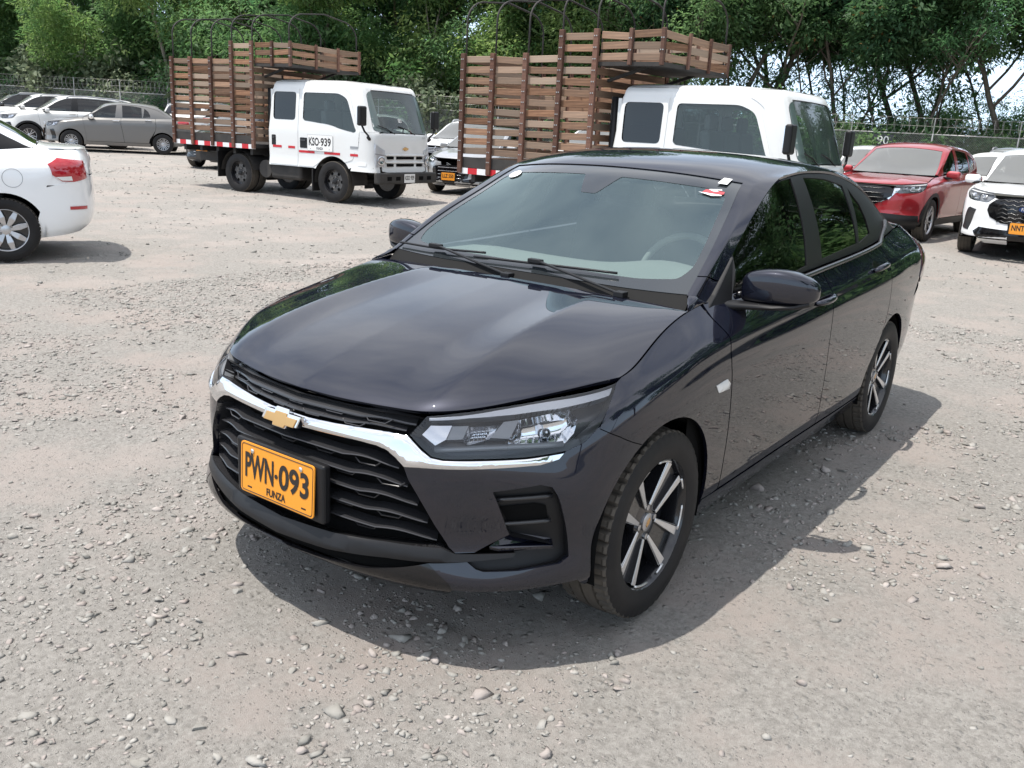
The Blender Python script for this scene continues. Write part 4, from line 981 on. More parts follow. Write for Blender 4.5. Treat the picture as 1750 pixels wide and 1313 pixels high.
    # lip, lower slot and chin
    lt = [(.797, .001, .345)] + K['lip_top'][:6] + [(.54, .672, .345)] + [K['lip_bot'][2], K['lip_bot'][1], K['lip_bot'][0], (.803, .20, .305), (.806, .001, .298)]
    panel('front_lip', front, mirror_loop(lt), 'black_plastic', car, h=.025, off=.003, dome=.008, thick=.05)
    sl = [(.806, .001, .296), (.785, .20, .303), (.744, .377, .315), (.694, .481, .317), (.69, .482, .290), (.764, .327, .27), (.80, .15, .262), (.805, .001, .258)]
    panel('lower_slot', front, mirror_loop(sl), 'void_black', car, h=.04, off=-.02, thick=0)
    cn = [(.806, .001, .268), (.80, .15, .270), (.764, .327, .280), K['flap'][0], K['flap'][1], K['bot'][0], (.60, .47, .185), (.65, .25, .185), (.668, .001, .185)]
    panel('chin', front, mirror_loop(cn), 'gloss_black', car, h=.03, off=-.001, thick=.01)
    hb = MB(); hb.box((.800, 0, .470), (.030, .392, .180)); ho = hb.build('plate_holder', 'black_plastic', car, bevel=.008)
    plate(car, (.8195, 0, .474), (math.cos(.041), 0, math.sin(.041)), ('PWN', '093'), 'FUNZA')
    # --- wheels, wells, underbody
    for s_ in (1, -1):
        for x in (0, -2.6):
            wheel(car, (x, s_ * .747, .3135), s_, R=.3135, W=.195, rim=.217, style='twin')
            lm = MB(); V = []; n_ = 22
            for y_ in (.83, .50):
                for a_ in np.linspace(math.radians(-14), math.radians(194), n_): V.append((x + .352 * math.cos(a_), s_ * y_, .315 + .352 * math.sin(a_)))
            lm.add(V, [(i, i + 1, n_ + i + 1, n_ + i) for i in range(n_ - 1)] + [tuple(range(n_, 2 * n_))]); lm.build('wheel_well', 'void_black', car)
        ins = np.concatenate([np.array([(.37, .05), (.40, .03), (.76, .03), (.80, .05), (.80, .99), (.37, .96)])])
        panel('inner_shell', wrap, [(.345, .30), (.36, .62), (.345, .95), (.47, .97), (.80, .97), (.80, .62), (.775, .62), (.745, .60), (.715, .56), (.698, .3), (.698, .06), (.44, .06), (.43, .3), (.425, .55), (.40, .64), (.375, .62)], 'void_black', car, uvin=True, side=s_, h=.10, off=-.03, thick=0)
    ub = MB(); ub.box((-1.3, 0, .215), (1.86, 1.57, .03)); ub.box((0, 0, .22), (.74, .95, .03)); ub.box((-2.75, 0, .24), (1.3, .95, .03)); ub.box((.46, 0, .21), (.30, .9, .02)); ub.box((.32, 0, .42), (.5, .88, .38)); ub.box((-3.25, 0, .45), (.5, 1.0, .4)); ub.box((-.32, 0, .55), (.06, 1.3, .7))
    ub.build('underbody', 'void_black', car)
    # --- cabin
    dm = MB(); V = []; n_ = 25
    ysd = np.linspace(-.66, .66, n_)
    for x, z, c_ in ((-.37, .968, 0), (-.50, .985, .004), (-.72, .998, .012), (-.86, .985, .02), (-.93, .93, .02), (-.93, .55, 0)):
        for y_ in ysd: V.append((x - .055 * (y_ / .66) ** 2, y_, z + c_ * (math.exp(-((y_ - .36) / .2) ** 2) * 2.2)))
    dm.add(V, [(r * n_ + i, r * n_ + i + 1, (r + 1) * n_ + i + 1, (r + 1) * n_ + i) for r in range(5) for i in range(n_ - 1)]); dm.build('dashboard', 'dash', car, smooth=True)
    for y_ in (-.42, -.10):
        vt = MB()
        for i in range(5): vt.box((-.46 + i * .012, y_, .988 + i * .001), (.005, .20, .004))
        vt.build('demister_vent', 'void_black', car)
    st = MB(); ta = math.radians(25)
    st.tube([(-.98 + .175 * math.sin(a_) * math.sin(ta) * -1, .36 + .18 * math.cos(a_), .955 + .18 * math.sin(a_) * math.cos(ta)) for a_ in np.linspace(0, 2 * math.pi, 33)[:-1]], .015, 8, closed=True)
    sw = st.build('steering_wheel', 'dash', car, smooth=True)
    hbm = MB(); hbm.box((-.97, .36, .95), (.05, .30, .03)); hbm.box((-.95, .36, .92), (.06, .13, .11)); hbm.build('wheel_hub', 'seat_cloth', sw, bevel=.01)
    for y_ in (-.36, .36):
        sm = MB(); sm.box((-1.42, y_, .52), (.52, .50, .20)); sm.box((-1.70, y_, .86), (.16, .50, .62), M3=Matrix.Rotation(-.22, 3, 'Y')); sm.box((-1.80, y_, 1.22), (.09, .26, .18), M3=Matrix.Rotation(-.15, 3, 'Y'))
        sm.build('seat', 'seat_cloth', car, bevel=.05, segs=3)
    rs = MB(); rs.box((-2.30, 0, .52), (.5, 1.25, .22)); rs.box((-2.58, 0, .88), (.16, 1.25, .58), M3=Matrix.Rotation(-.3, 3, 'Y')); rs.box((-2.85, 0, 1.06), (.45, 1.2, .03)); rs.build('rear_seat', 'seat_cloth', car, bevel=.04, segs=2)
    panel('headliner', top, [(.27, .03), (.60, .03), (.60, .97), (.27, .97)], 'headliner', car, uvin=True, h=.12, off=-.035, thick=0)
    mm = MB(); mm.box((-.935, .02, 1.295), (.035, .22, .065), M3=Matrix.Rotation(.2, 3, 'Y')); mm.build('interior_mirror', 'black_plastic', car, bevel=.012)
    cf = MB(); cf.box((-1.3, 0, .30), (2.2, 1.36, .02)); cf.build('cabin_floor', 'void_black', car)
    # --- wipers
    tp = lambda u_, v_, o_: Vector(top.pos(u_, v_) + top.nor(u_, v_) * o_)
    for (ya, yb, piv) in ((-.69, -.20, -.04), (-.24, .40, .46)):
        w_ = MB(); vs_ = lambda y_: .5 + (np.interp(y_, [-.685, -.48, -.25, 0, .25, .48, .685], [-.3, -.2, -.1, 0, .1, .2, .3]))
        pts = [tp(.010 + .010 * t_, vs_(ya * (1 - t_) + yb * t_), .012) for t_ in np.linspace(0, 1, 12)]
        w_.tube(pts, .0048, 6); wo_ = w_.build('wiper_blade', 'black_plastic', car, smooth=True)
        mid = pts[5]; pv = Vector((-.325, piv, .968)); w2 = MB(); w2.bar(pv, mid + Vector((.004, 0, .014)), .013, .008); w2.box(mid + Vector((0, 0, .010)), (.026, .06, .016)); w2.box(pv, (.04, .04, .02)); w2.build('wiper_arm', 'black_plastic', wo_, bevel=.003)
    # --- stickers on the screen
    def patch(name, mat, cu, cv, pu, pv, off, rot=0.0, poly=None):
        uvp = [(cu + a_ * pu, cv + b_ * pv) for a_, b_ in (poly or [(-1, -1), (1, -1), (1, 1), (-1, 1)])]
        return panel(name, top, uvp, mat, car, uvin=True, h=.05, off=off, thick=.001)
    c_ = top.find((-.945, -.485, 1.316)); patch('oval_sticker', 'label_white', c_[0], c_[1], .0105, .018, .0, poly=[(math.cos(a_), math.sin(a_)) for a_ in np.linspace(0, 2 * math.pi, 20)[:-1]])
    c_ = top.find((-1.03, .497, 1.35)); patch('paper_tag', 'label_white', c_[0], c_[1], .0095, .0125, .004, poly=[(-1, -1), (1, -.6), (1, 1), (-1, .7)])
    c_ = top.find((-.93, .485, 1.312)); patch('pennant_sticker', 'label_red', c_[0] + .001, c_[1] + .005, .006, .022, .0005, poly=[(-.2, -1), (1, -.8), (.9, 1), (-.1, 1), (-1, 0)])
    patch('pennant_edge', 'label_white', c_[0] - .004, c_[1], .0028, .024, .001, poly=[(-1, .2), (1, -1), (1, -.5), (.6, 1), (0, 1)])
    patch('pennant_ribbon', 'label_white', c_[0] + .008, c_[1] + .006, .004, .014, .001, poly=[(-1, -.2), (0, -1), (1, .8), (.3, 1), (0, 0), (-.6, .6)])
    return car

# ------------------------------------------------------------------ ground
def ground_z(x, y):
    """the yard rises very gently towards the fence"""
    d = np.hypot(np.asarray(x, float) - CAM[0], np.asarray(y, float) - CAM[1])
    return 0.012 * np.clip(d - 14.0, 0, 60)

class VNoise:
    def __init__(s, seed, n=256):
        s.n = n; s.t = np.random.default_rng(seed).random((n, n))
    def __call__(s, x, y):
        xi = np.floor(x).astype(int); yi = np.floor(y).astype(int); fx = x - xi; fy = y - yi
        fx = fx * fx * (3 - 2 * fx); fy = fy * fy * (3 - 2 * fy); n = s.n
        a = s.t[xi % n, yi % n]; b = s.t[(xi + 1) % n, yi % n]; c = s.t[xi % n, (yi + 1) % n]; d = s.t[(xi + 1) % n, (yi + 1) % n]
        return a * (1 - fx) * (1 - fy) + b * fx * (1 - fy) + c * (1 - fx) * fy + d * fx * fy
VN = [VNoise(k) for k in range(6)]
def micro(x, y):
    z = .020 * (VN[0](x * .7, y * .7) - .5) + .012 * (VN[1](x * 2.3, y * 2.3) - .5) + .007 * (VN[2](x * 7, y * 7) - .5) + .006 * (VN[3](x * 17, y * 17) - .5) + .005 * (VN[4](x * 31, y * 31) - .5)
    near = np.exp(-(((np.asarray(x) + 1.3) / 2.4) ** 4 + ((np.asarray(y)) / 1.3) ** 4))
    return z - .004 - near * .006

def lines(a, b, step, far):
    core = np.arange(a, b, step); out = []; s_ = step; v = a
    while v > -far: s_ = min(s_ * 1.09, 14); v -= s_; out.append(v)
    lo = out[::-1]; out = []; s_ = step; v = core[-1]
    while v < far: s_ = min(s_ * 1.09, 14); v += s_; out.append(v)
    return np.concatenate([lo, core, out])

def ground_material():
    m = bpy.data.materials.new('yard_gravel'); m.use_nodes = True; nt = m.node_tree; b = nt.nodes['Principled BSDF']; L = nt.links.new
    b.inputs['Roughness'].default_value = .92; b.inputs['Specular IOR Level'].default_value = .25
    t = nt.nodes.new('ShaderNodeTexCoord')
    def noise(sc, det=6, ro=.55):
        n = nt.nodes.new('ShaderNodeTexNoise'); n.inputs['Scale'].default_value = sc; n.inputs['Detail'].default_value = det; n.inputs['Roughness'].default_value = ro
        L(t.outputs['Object'], n.inputs['Vector']); return n.outputs['Fac']
    def ramp(src, p0, p1, c0=(0, 0, 0), c1=(1, 1, 1)):
        r = nt.nodes.new('ShaderNodeValToRGB'); e = r.color_ramp.elements; e[0].position = p0; e[1].position = p1; e[0].color = (*c0, 1); e[1].color = (*c1, 1); L(src, r.inputs[0]); return r.outputs[0]
    def mix(f, a, c, mode='MIX'):
        x = nt.nodes.new('ShaderNodeMix'); x.data_type = 'RGBA'; x.blend_type = mode
        for s_, v in ((0, f), (6, a), (7, c)):
            if isinstance(v, (int, float)): x.inputs[s_].default_value = v
            elif isinstance(v, tuple): x.inputs[s_].default_value = (*v, 1)
            else: L(v, x.inputs[s_])
        return x.outputs[2]
    dust = mix(ramp(noise(.55, 4), .35, .68), (.345, .298, .268), (.390, .350, .320))
    grit = mix(ramp(noise(45, 5, .75), .36, .64), (.195, .187, .170), (.380, .365, .336))
    patch = ramp(noise(1.0, 9, .68), .41, .53)
    col = mix(patch, dust, grit)
    # pebbly specks, three sizes
    def pebbles(scale, thr, amt, base, lo, hi):
        v = nt.nodes.new('ShaderNodeTexVoronoi'); v.inputs['Scale'].default_value = scale; v.inputs['Randomness'].default_value = 1
        L(t.outputs['Object'], v.inputs['Vector'])
        rnd = nt.nodes.new('ShaderNodeSeparateColor'); L(v.outputs['Color'], rnd.inputs[0])
        keep = ramp(rnd.outputs[0], thr - .01, thr + .01); shape = ramp(v.outputs['Distance'], .10, .46, (1, 1, 1), (0, 0, 0))
        f = mix(1.0, keep, shape, 'MULTIPLY'); pc = mix(rnd.outputs[1], lo, hi)
        g = nt.nodes.new('ShaderNodeMath'); g.operation = 'MULTIPLY'; g.inputs[1].default_value = amt; L(f, g.inputs[0])
        return mix(g.outputs[0], base, pc), f
    col, f1 = pebbles(95, .70, .6, col, (.20, .195, .175), (.40, .385, .355))
    col, f2 = pebbles(38, .84, .7, col, (.21, .205, .185), (.38, .37, .345))
    fine = noise(420, 2, .6)
    col = mix(.30, col, ramp(fine, .3, .7, (.19, .170, .152), (.46, .425, .395)))
    crk = ramp(noise(26, 7, .8), .30, .40)
    col = mix(.55, col, mix(crk, (.15, .138, .125), col))
    L(col, b.inputs['Base Color'])
    hs = nt.nodes.new('ShaderNodeMath'); hs.operation = 'ADD'; L(f1, hs.inputs[0])
    h2 = nt.nodes.new('ShaderNodeMath'); h2.operation = 'MULTIPLY'; h2.inputs[1].default_value = 2.0; L(f2, h2.inputs[0]); L(h2.outputs[0], hs.inputs[1])
    h3 = nt.nodes.new('ShaderNodeMath'); h3.operation = 'ADD'; L(hs.outputs[0], h3.inputs[0]); L(fine, h3.inputs[1])
    bp = nt.nodes.new('ShaderNodeBump'); bp.inputs['Strength'].default_value = .9; bp.inputs['Distance'].default_value = .008
    L(h3.outputs[0], bp.inputs['Height']); L(bp.outputs[0], b.inputs['Normal'])
    M['yard_gravel'] = m

def build_ground():
    ground_material()
    xs = lines(-7.0, 3.2, .028, 700); ys = lines(-6.5, 3.6, .028, 700)
    X, Y = np.meshgrid(xs, ys, indexing='ij')
    Z = ground_z(X, Y) + micro(X, Y) * np.clip(1 - (np.hypot(X, Y) - 10) / 40, .0, 1)
    nx, ny = X.shape; V = np.stack([X, Y, Z], 2).reshape(-1, 3)
    i = np.arange(nx - 1)[:, None] * ny + np.arange(ny - 1)[None, :]
    F = np.stack([i, i + ny, i + ny + 1, i + 1], 2).reshape(-1, 4)
    me = bpy.data.meshes.new('ground'); me.vertices.add(len(V)); me.vertices.foreach_set('co', V.ravel())
    me.loops.add(F.size); me.polygons.add(len(F)); me.loops.foreach_set('vertex_index', F.ravel().astype(np.int32))
    me.polygons.foreach_set('loop_start', np.arange(0, F.size, 4, dtype=np.int32)); me.polygons.foreach_set('loop_total', np.full(len(F), 4, np.int32))
    me.update(calc_edges=True); me.polygons.foreach_set('use_smooth', np.ones(len(F), bool)); me.materials.append(M['yard_gravel'])
    o = bpy.data.objects.new('ground', me); COL.objects.link(o); o['kind'] = 'structure'

# --- stones
def ico():
    t = (1 + 5 ** .5) / 2
    V = np.array([(-1, t, 0), (1, t, 0), (-1, -t, 0), (1, -t, 0), (0, -1, t), (0, 1, t), (0, -1, -t), (0, 1, -t), (t, 0, -1), (t, 0, 1), (-t, 0, -1), (-t, 0, 1)], float); V /= np.linalg.norm(V[0])
    F = np.array([(0, 11, 5), (0, 5, 1), (0, 1, 7), (0, 7, 10), (0, 10, 11), (1, 5, 9), (5, 11, 4), (11, 10, 2), (10, 7, 6), (7, 1, 8), (3, 9, 4), (3, 4, 2), (3, 2, 6), (3, 6, 8), (3, 8, 9), (4, 9, 5), (2, 4, 11), (6, 2, 10), (8, 6, 7), (9, 8, 1)])
    return V, F
def stone_material(name, a, c):
    m = pmat(name, a, rough=.9, spec=.25, bump=(90, .5, .004)); nt = m.node_tree; b = nt.nodes['Principled BSDF']
    at = nt.nodes.new('ShaderNodeTexCoord'); n = nt.nodes.new('ShaderNodeTexNoise'); n.inputs['Scale'].default_value = 9; n.inputs['Detail'].default_value = 3
    nt.links.new(at.outputs['Object'], n.inputs['Vector']); r = nt.nodes.new('ShaderNodeValToRGB'); r.color_ramp.elements[0].position = .35; r.color_ramp.elements[1].position = .65
    r.color_ramp.elements[0].color = (*a, 1); r.color_ramp.elements[1].color = (*c, 1); nt.links.new(n.outputs['Fac'], r.inputs[0]); nt.links.new(r.outputs[0], b.inputs['Base Color'])
def scatter(name, P, size, mat, seed, flat=.5, jitter=.40):
    """thousands of pebbles as one mesh"""
    g = np.random.default_rng(seed); V0, F0 = ico(); n = len(P); k = len(V0)
    V = V0[None] * (1 + jitter * g.standard_normal((n, k, 1)))
    sc = size[:, None] * np.stack([1 + .35 * g.random(n), .65 + .35 * g.random(n), flat * (.6 + .7 * g.random(n))], 1)
    V = V * sc[:, None, :]
    a = g.random(n) * 2 * np.pi; ca, sa = np.cos(a)[:, None], np.sin(a)[:, None]; tl = g.normal(0, .22, n)[:, None]
    x = V[..., 0] * ca - V[..., 1] * sa; y = V[..., 0] * sa + V[..., 1] * ca; z = V[..., 2] + x * tl
    V = np.stack([x, y, z], 2) + P[:, None, :]
    F = (F0[None] + (np.arange(n) * k)[:, None, None]).reshape(-1, 3); V = V.reshape(-1, 3)
    me = bpy.data.meshes.new(name); me.vertices.add(len(V)); me.vertices.foreach_set('co', V.ravel())
    me.loops.add(F.size); me.polygons.add(len(F)); me.loops.foreach_set('vertex_index', F.ravel().astype(np.int32))
    me.polygons.foreach_set('loop_start', np.arange(0, F.size, 3, dtype=np.int32)); me.polygons.foreach_set('loop_total', np.full(len(F), 3, np.int32))
    me.update(calc_edges=True); me.materials.append(M[mat])
    o = bpy.data.objects.new(name, me); COL.objects.link(o); return o
def build_stones():
    stone_material('stone_grey', (.220, .212, .192), (.350, .336, .310)); stone_material('stone_pink', (.27, .235, .215), (.38, .345, .32))
    g = np.random.default_rng(11)
    def pts(n, x0, x1, y0, y1, patchy=True, thr=.47):
        out = []
        while len(out) < n:
            x = g.uniform(x0, x1, 4 * n); y = g.uniform(y0, y1, 4 * n)
            if patchy:
                p = VN[5](x * 1.15 + 7, y * 1.15) * .62 + VN[2](x * 3.4, y * 3.4 + 3) * .38; left = np.clip((1.4 - y + x * .35) / 3.5, 0, 1) * .13
                k = g.random(len(x)) < np.clip((p + left - thr) * 7, .05, 1)
            else: k = np.ones(len(x), bool)
            out += list(zip(x[k], y[k]))
        A = np.array(out[:n]); return A
    def place(A, s_, sink=.25):
        z = ground_z(A[:, 0], A[:, 1]) + micro(A[:, 0], A[:, 1]) * np.clip(1 - (np.hypot(A[:, 0], A[:, 1]) - 10) / 40, 0, 1); return np.c_[A, z + s_ * .5 * (.5 - sink)]
    for k, (n, box_, m_, sg, mat, fl) in enumerate([
        (34000, (-6.5, 2.6, -5.5, 3.2), .0046, .45, 'stone_grey', .6), (12000, (-6.5, 2.6, -5.5, 3.2), .0052, .45, 'stone_pink', .6),
        (8000, (-6.5, 2.6, -5.5, 3.2), .0085, .42, 'stone_grey', .45), (2500, (-6.5, 2.6, -5.5, 3.2), .0105, .38, 'stone_pink', .5),
        (6000, (-16, -1, -20, 3), .011, .4, 'stone_grey', .55), (2500, (-30, -6, -34, 2), .016, .4, 'stone_grey', .55)]):
        A = pts(n, *box_); s_ = np.exp(np.log(m_) + sg * g.standard_normal(n)); s_ = np.clip(s_, .002, .032)
        o = scatter('gravel', place(A, s_), s_, mat, 100 + k, fl); o['kind'] = 'stuff'; tag(o, 'loose grey and pinkish gravel strewn over the yard', 'gravel')
    # larger loose stones, each an object of its own
    shapes = []
    for k in range(7):
        bm = bmesh.new(); P_ = g.standard_normal((15, 3)); P_ /= np.linalg.norm(P_, axis=1, keepdims=True)
        for p in P_ * g.uniform(.75, 1.15, (15, 1)): bm.verts.new(p)
        r_ = bmesh.ops.convex_hull(bm, input=bm.verts[:]); bmesh.ops.delete(bm, geom=[v for v in r_['geom_interior'] if isinstance(v, bmesh.types.BMVert)], context='VERTS')
        bmesh.ops.bevel(bm, geom=bm.edges[:], offset=.07, segments=1, affect='EDGES', clamp_overlap=True)
        me = bpy.data.meshes.new('loose_stone'); bm.to_mesh(me); bm.free(); me.materials.append(M['stone_grey'] if k < 5 else M['stone_pink']); shapes.append(me)
    A = pts(150, -3.5, 1.6, -3.2, 2.6, True, .40)
    keep = [p for p in A if not (-3.0 < p[0] < .55 and abs(p[1]) < .7) and not (abs(p[0]) < .34 and abs(abs(p[1]) - .75) < .2)][:55]
    for p in keep:
        s_ = float(np.clip(np.exp(np.log(.018) + .28 * g.standard_normal()), .013, .032))
        o = bpy.data.objects.new('loose_stone', shapes[g.integers(7)]); COL.objects.link(o)
        o.location = (p[0], p[1], float(ground_z(p[0], p[1]) + micro(np.array(p[0]), np.array(p[1]))) + s_ * .14); o.scale = (s_ * 1.2, s_ * g.uniform(.75, 1.1), s_ * g.uniform(.4, .62)); o.rotation_euler = (g.normal(0, .12), g.normal(0, .12), g.uniform(0, 6.3))
        tag(o, 'larger loose stone lying on the fine gravel near the dark sedan', 'stone', 'larger stones on the gravel')

# ------------------------------------------------------------------ trees
def leaf_material(name, c1, c2, trans=.35):
    m = bpy.data.materials.new(name); m.use_nodes = True; nt = m.node_tree; nt.nodes.clear(); L = nt.links.new
    out = nt.nodes.new('ShaderNodeOutputMaterial'); oi = nt.nodes.new('ShaderNodeObjectInfo'); t = nt.nodes.new('ShaderNodeTexCoord')
    n = nt.nodes.new('ShaderNodeTexNoise'); n.inputs['Scale'].default_value = 1.1; n.inputs['Detail'].default_value = 4; L(t.outputs['Object'], n.inputs['Vector'])
    ad = nt.nodes.new('ShaderNodeMath'); ad.operation = 'ADD'; L(n.outputs['Fac'], ad.inputs[0])
    mu = nt.nodes.new('ShaderNodeMath'); mu.operation = 'MULTIPLY_ADD'; mu.inputs[1].default_value = .3; mu.inputs[2].default_value = -.15; L(oi.outputs['Random'], mu.inputs[0]); L(mu.outputs[0], ad.inputs[1])
    r = nt.nodes.new('ShaderNodeValToRGB'); r.color_ramp.elements[0].position = .33; r.color_ramp.elements[1].position = .67
    r.color_ramp.elements[0].color = (*c1, 1); r.color_ramp.elements[1].color = (*c2, 1); L(ad.outputs[0], r.inputs[0])
    d = nt.nodes.new('ShaderNodeBsdfPrincipled'); d.inputs['Roughness'].default_value = .55; d.inputs['Specular IOR Level'].default_value = .25; L(r.outputs[0], d.inputs['Base Color'])
    tr = nt.nodes.new('ShaderNodeBsdfTranslucent'); hs = nt.nodes.new('ShaderNodeHueSaturation'); hs.inputs['Value'].default_value = 1.5; hs.inputs['Saturation'].default_value = 1.1; L(r.outputs[0], hs.inputs['Color']); L(hs.outputs[0], tr.inputs[0])
    mx = nt.nodes.new('ShaderNodeMixShader'); mx.inputs[0].default_value = trans; L(d.outputs[0], mx.inputs[1]); L(tr.outputs[0], mx.inputs[2]); L(mx.outputs[0], out.inputs[0])
    M[name] = m
leaf_material('leaf_bright', (.095, .185, .072), (.225, .305, .115), .58)
leaf_material('leaf_mid', (.074, .158, .074), (.160, .255, .108), .56)
leaf_material('leaf_dark', (.042, .100, .050), (.105, .180, .078), .48)
leaf_material('leaf_broad', (.095, .130, .075), (.185, .220, .140), .25)
leaf_material('leaf_dry', (.14, .065, .025), (.20, .13, .045), .2)
pmat('bark', (.10, .080, .062), rough=.95, noise=(6, (.17, .145, .12), .7), bump=(18, .8, .03))
pmat('bark_pale', (.17, .145, .12), rough=.95, noise=(6, (.26, .235, .20), .7), bump=(18, .8, .03))

def leaves(name, centres, radii, n, size, g, droop=.3, slim=.34, clump=None):
    """n leaf sprays spread through soft clumps: V, F"""
    w = radii ** 2.2; w = w / w.sum(); idx = g.choice(len(centres), n, p=w)
    d = g.standard_normal((n, 3)); d /= np.linalg.norm(d, axis=1, keepdims=True)
    r = radii[idx] * g.random(n) ** .42
    P = centres[idx] + d * r[:, None] * [1, 1, .72]
    ax = d * [1, 1, .35] + g.standard_normal((n, 3)) * .55; ax[:, 2] -= droop; ax /= np.linalg.norm(ax, axis=1, keepdims=True)
    up = g.standard_normal((n, 3)) * .5 + [0, 0, 1]; sd = np.cross(ax, up); sd /= np.maximum(np.linalg.norm(sd, axis=1, keepdims=True), 1e-6)
    nn = np.cross(sd, ax)
    L_ = size * np.exp(.3 * g.standard_normal(n))[:, None]; W_ = L_ * slim
    a = P; b = P + ax * L_ * .45 + sd * W_ * .5 + nn * L_ * .06; c = P + ax * L_ - nn * L_ * .12; e = P + ax * L_ * .45 - sd * W_ * .5 + nn * L_ * .06
    V = np.stack([a, b, c, e], 1).reshape(-1, 3); F = np.arange(4 * n).reshape(-1, 4)
    return V, F
def raw_mesh(name, V, F, mat):
    k = F.shape[1]; me = bpy.data.meshes.new(name); me.vertices.add(len(V)); me.vertices.foreach_set('co', np.ascontiguousarray(V, float).ravel())
    me.loops.add(F.size); me.polygons.add(len(F)); me.loops.foreach_set('vertex_index', F.ravel().astype(np.int32))
    me.polygons.foreach_set('loop_start', np.arange(0, F.size, k, dtype=np.int32)); me.polygons.foreach_set('loop_total', np.full(len(F), k, np.int32))
    me.update(calc_edges=True); me.materials.append(M[mat]); return me
def tree_proto(seed, H, spread, first, n, size, leafmat, bark, trunks=1, r0=.16, slim=.34, droop=.3, lean=.12, dry=0, clr=(.75, 1.25)):
    """meshes (trunk, crown[, dry leaves]) of one tree standing at the origin"""
    g = np.random.default_rng(seed); mb = MB(); tips = []
    def limb(p, d, L_, r_, lev):
        pts = [Vector(p)]; rs = [r_]; q = Vector(p); dd = Vector(d).normalized(); k = 5
        for i in range(k):
            dd = (dd + Vector(g.normal(0, .11, 3)) + Vector((0, 0, .05))).normalized(); q = q + dd * (L_ / k); pts.append(q.copy()); rs.append(r_ * (1 - .62 * (i + 1) / k))
        mb.tube(pts, rs, 7 if lev == 0 else 5, caps=False)
        if lev < 2:
            for j in range(3 + int(g.integers(0, 3))):
                t = g.uniform(.35 if lev else first, 1.0); i = min(int(t * k), k - 1); a = pts[i].lerp(pts[i + 1], t * k - i)
                an = g.uniform(0, 6.283); out_ = Vector((math.cos(an), math.sin(an), g.uniform(.25, .8)))
                limb(a, (dd * .35 + out_).normalized(), L_ * g.uniform(.38, .6) * (spread if lev == 0 else 1), rs[i] * .6, lev + 1)
        if lev >= 1: tips.append(pts[-1][:]); tips.append(pts[-3][:])
        else: tips.append(pts[-1][:])
    for k in range(trunks):
        an = g.uniform(0, 6.283); off = Vector((math.cos(an), math.sin(an), 0)) * (.25 if trunks > 1 else 0)
        limb(off, (math.cos(an) * lean * (1.6 if trunks > 1 else 1), math.sin(an) * lean * (1.6 if trunks > 1 else 1), 1), H * g.uniform(.72, .85), r0 * g.uniform(.7, 1.1), 0)
    C_ = np.array(tips); C_ = C_ + g.normal(0, .25, C_.shape); R_ = g.uniform(clr[0], clr[1], len(C_)) * (H / 9) ** .5
    V, F = leaves('crown', C_, R_, n, size, g, droop, slim); keep = V.reshape(-1, 4, 3)[:, 0, 2] > .3; F = F[keep]
    used = np.unique(F); mp_ = np.zeros(len(V), int); mp_[used] = np.arange(len(used)); V = V[used]; F = mp_[F]
    tm = bpy.data.meshes.new('trunk'); tm.from_pydata(mb.V, [], mb.F); tm.polygons.foreach_set('use_smooth', [True] * len(tm.polygons)); tm.materials.append(M[bark]); tm.update()
    out = [('trunk', tm), ('crown', raw_mesh('crown', V, F, leafmat))]
    if dry:
        V, F = leaves('dry', C_, R_ * .9, dry, size * .8, g, droop + .4, slim * 1.3); out.append(('dry_leaves', raw_mesh('dry_leaves', V, F, 'leaf_dry')))
    return out
def beside(loc):
    """what a tree beyond the fence stands behind, seen across the yard"""
    d = Vector((loc[0] - CAM[0], loc[1] - CAM[1], 0)); dep = d.x * _f[0] + d.y * _f[1]
    if dep < 5: return ''
    u = 875 + 1530 * (d.x * _r[0] + d.y * _r[1]) / dep
    for lim, ph in ((-60, ''), (60, ', beyond the far white SUVs'), (285, ', beyond the grey sedan'), (470, ', beyond the KSO-939 stake bed'), (745, ', beyond the KSO-939 cab'), (1050, ', beyond the unnumbered stake bed'), (1440, ', beyond the unnumbered truck cab'), (1650, ', beyond the red SUV'), (1800, ', beyond the honeycomb-grille SUV')):
        if u < lim: return ph
    return ''
def plant_tree(name, proto, label, cat, loc, rz, sc, group):
    label = label + beside(loc)
    t = thing(name, label, cat, loc, rz, group); t.scale = (sc, sc, sc)
    for nm, me in proto:
        o = bpy.data.objects.new(nm, me); COL.objects.link(o); o.parent = t
    return t

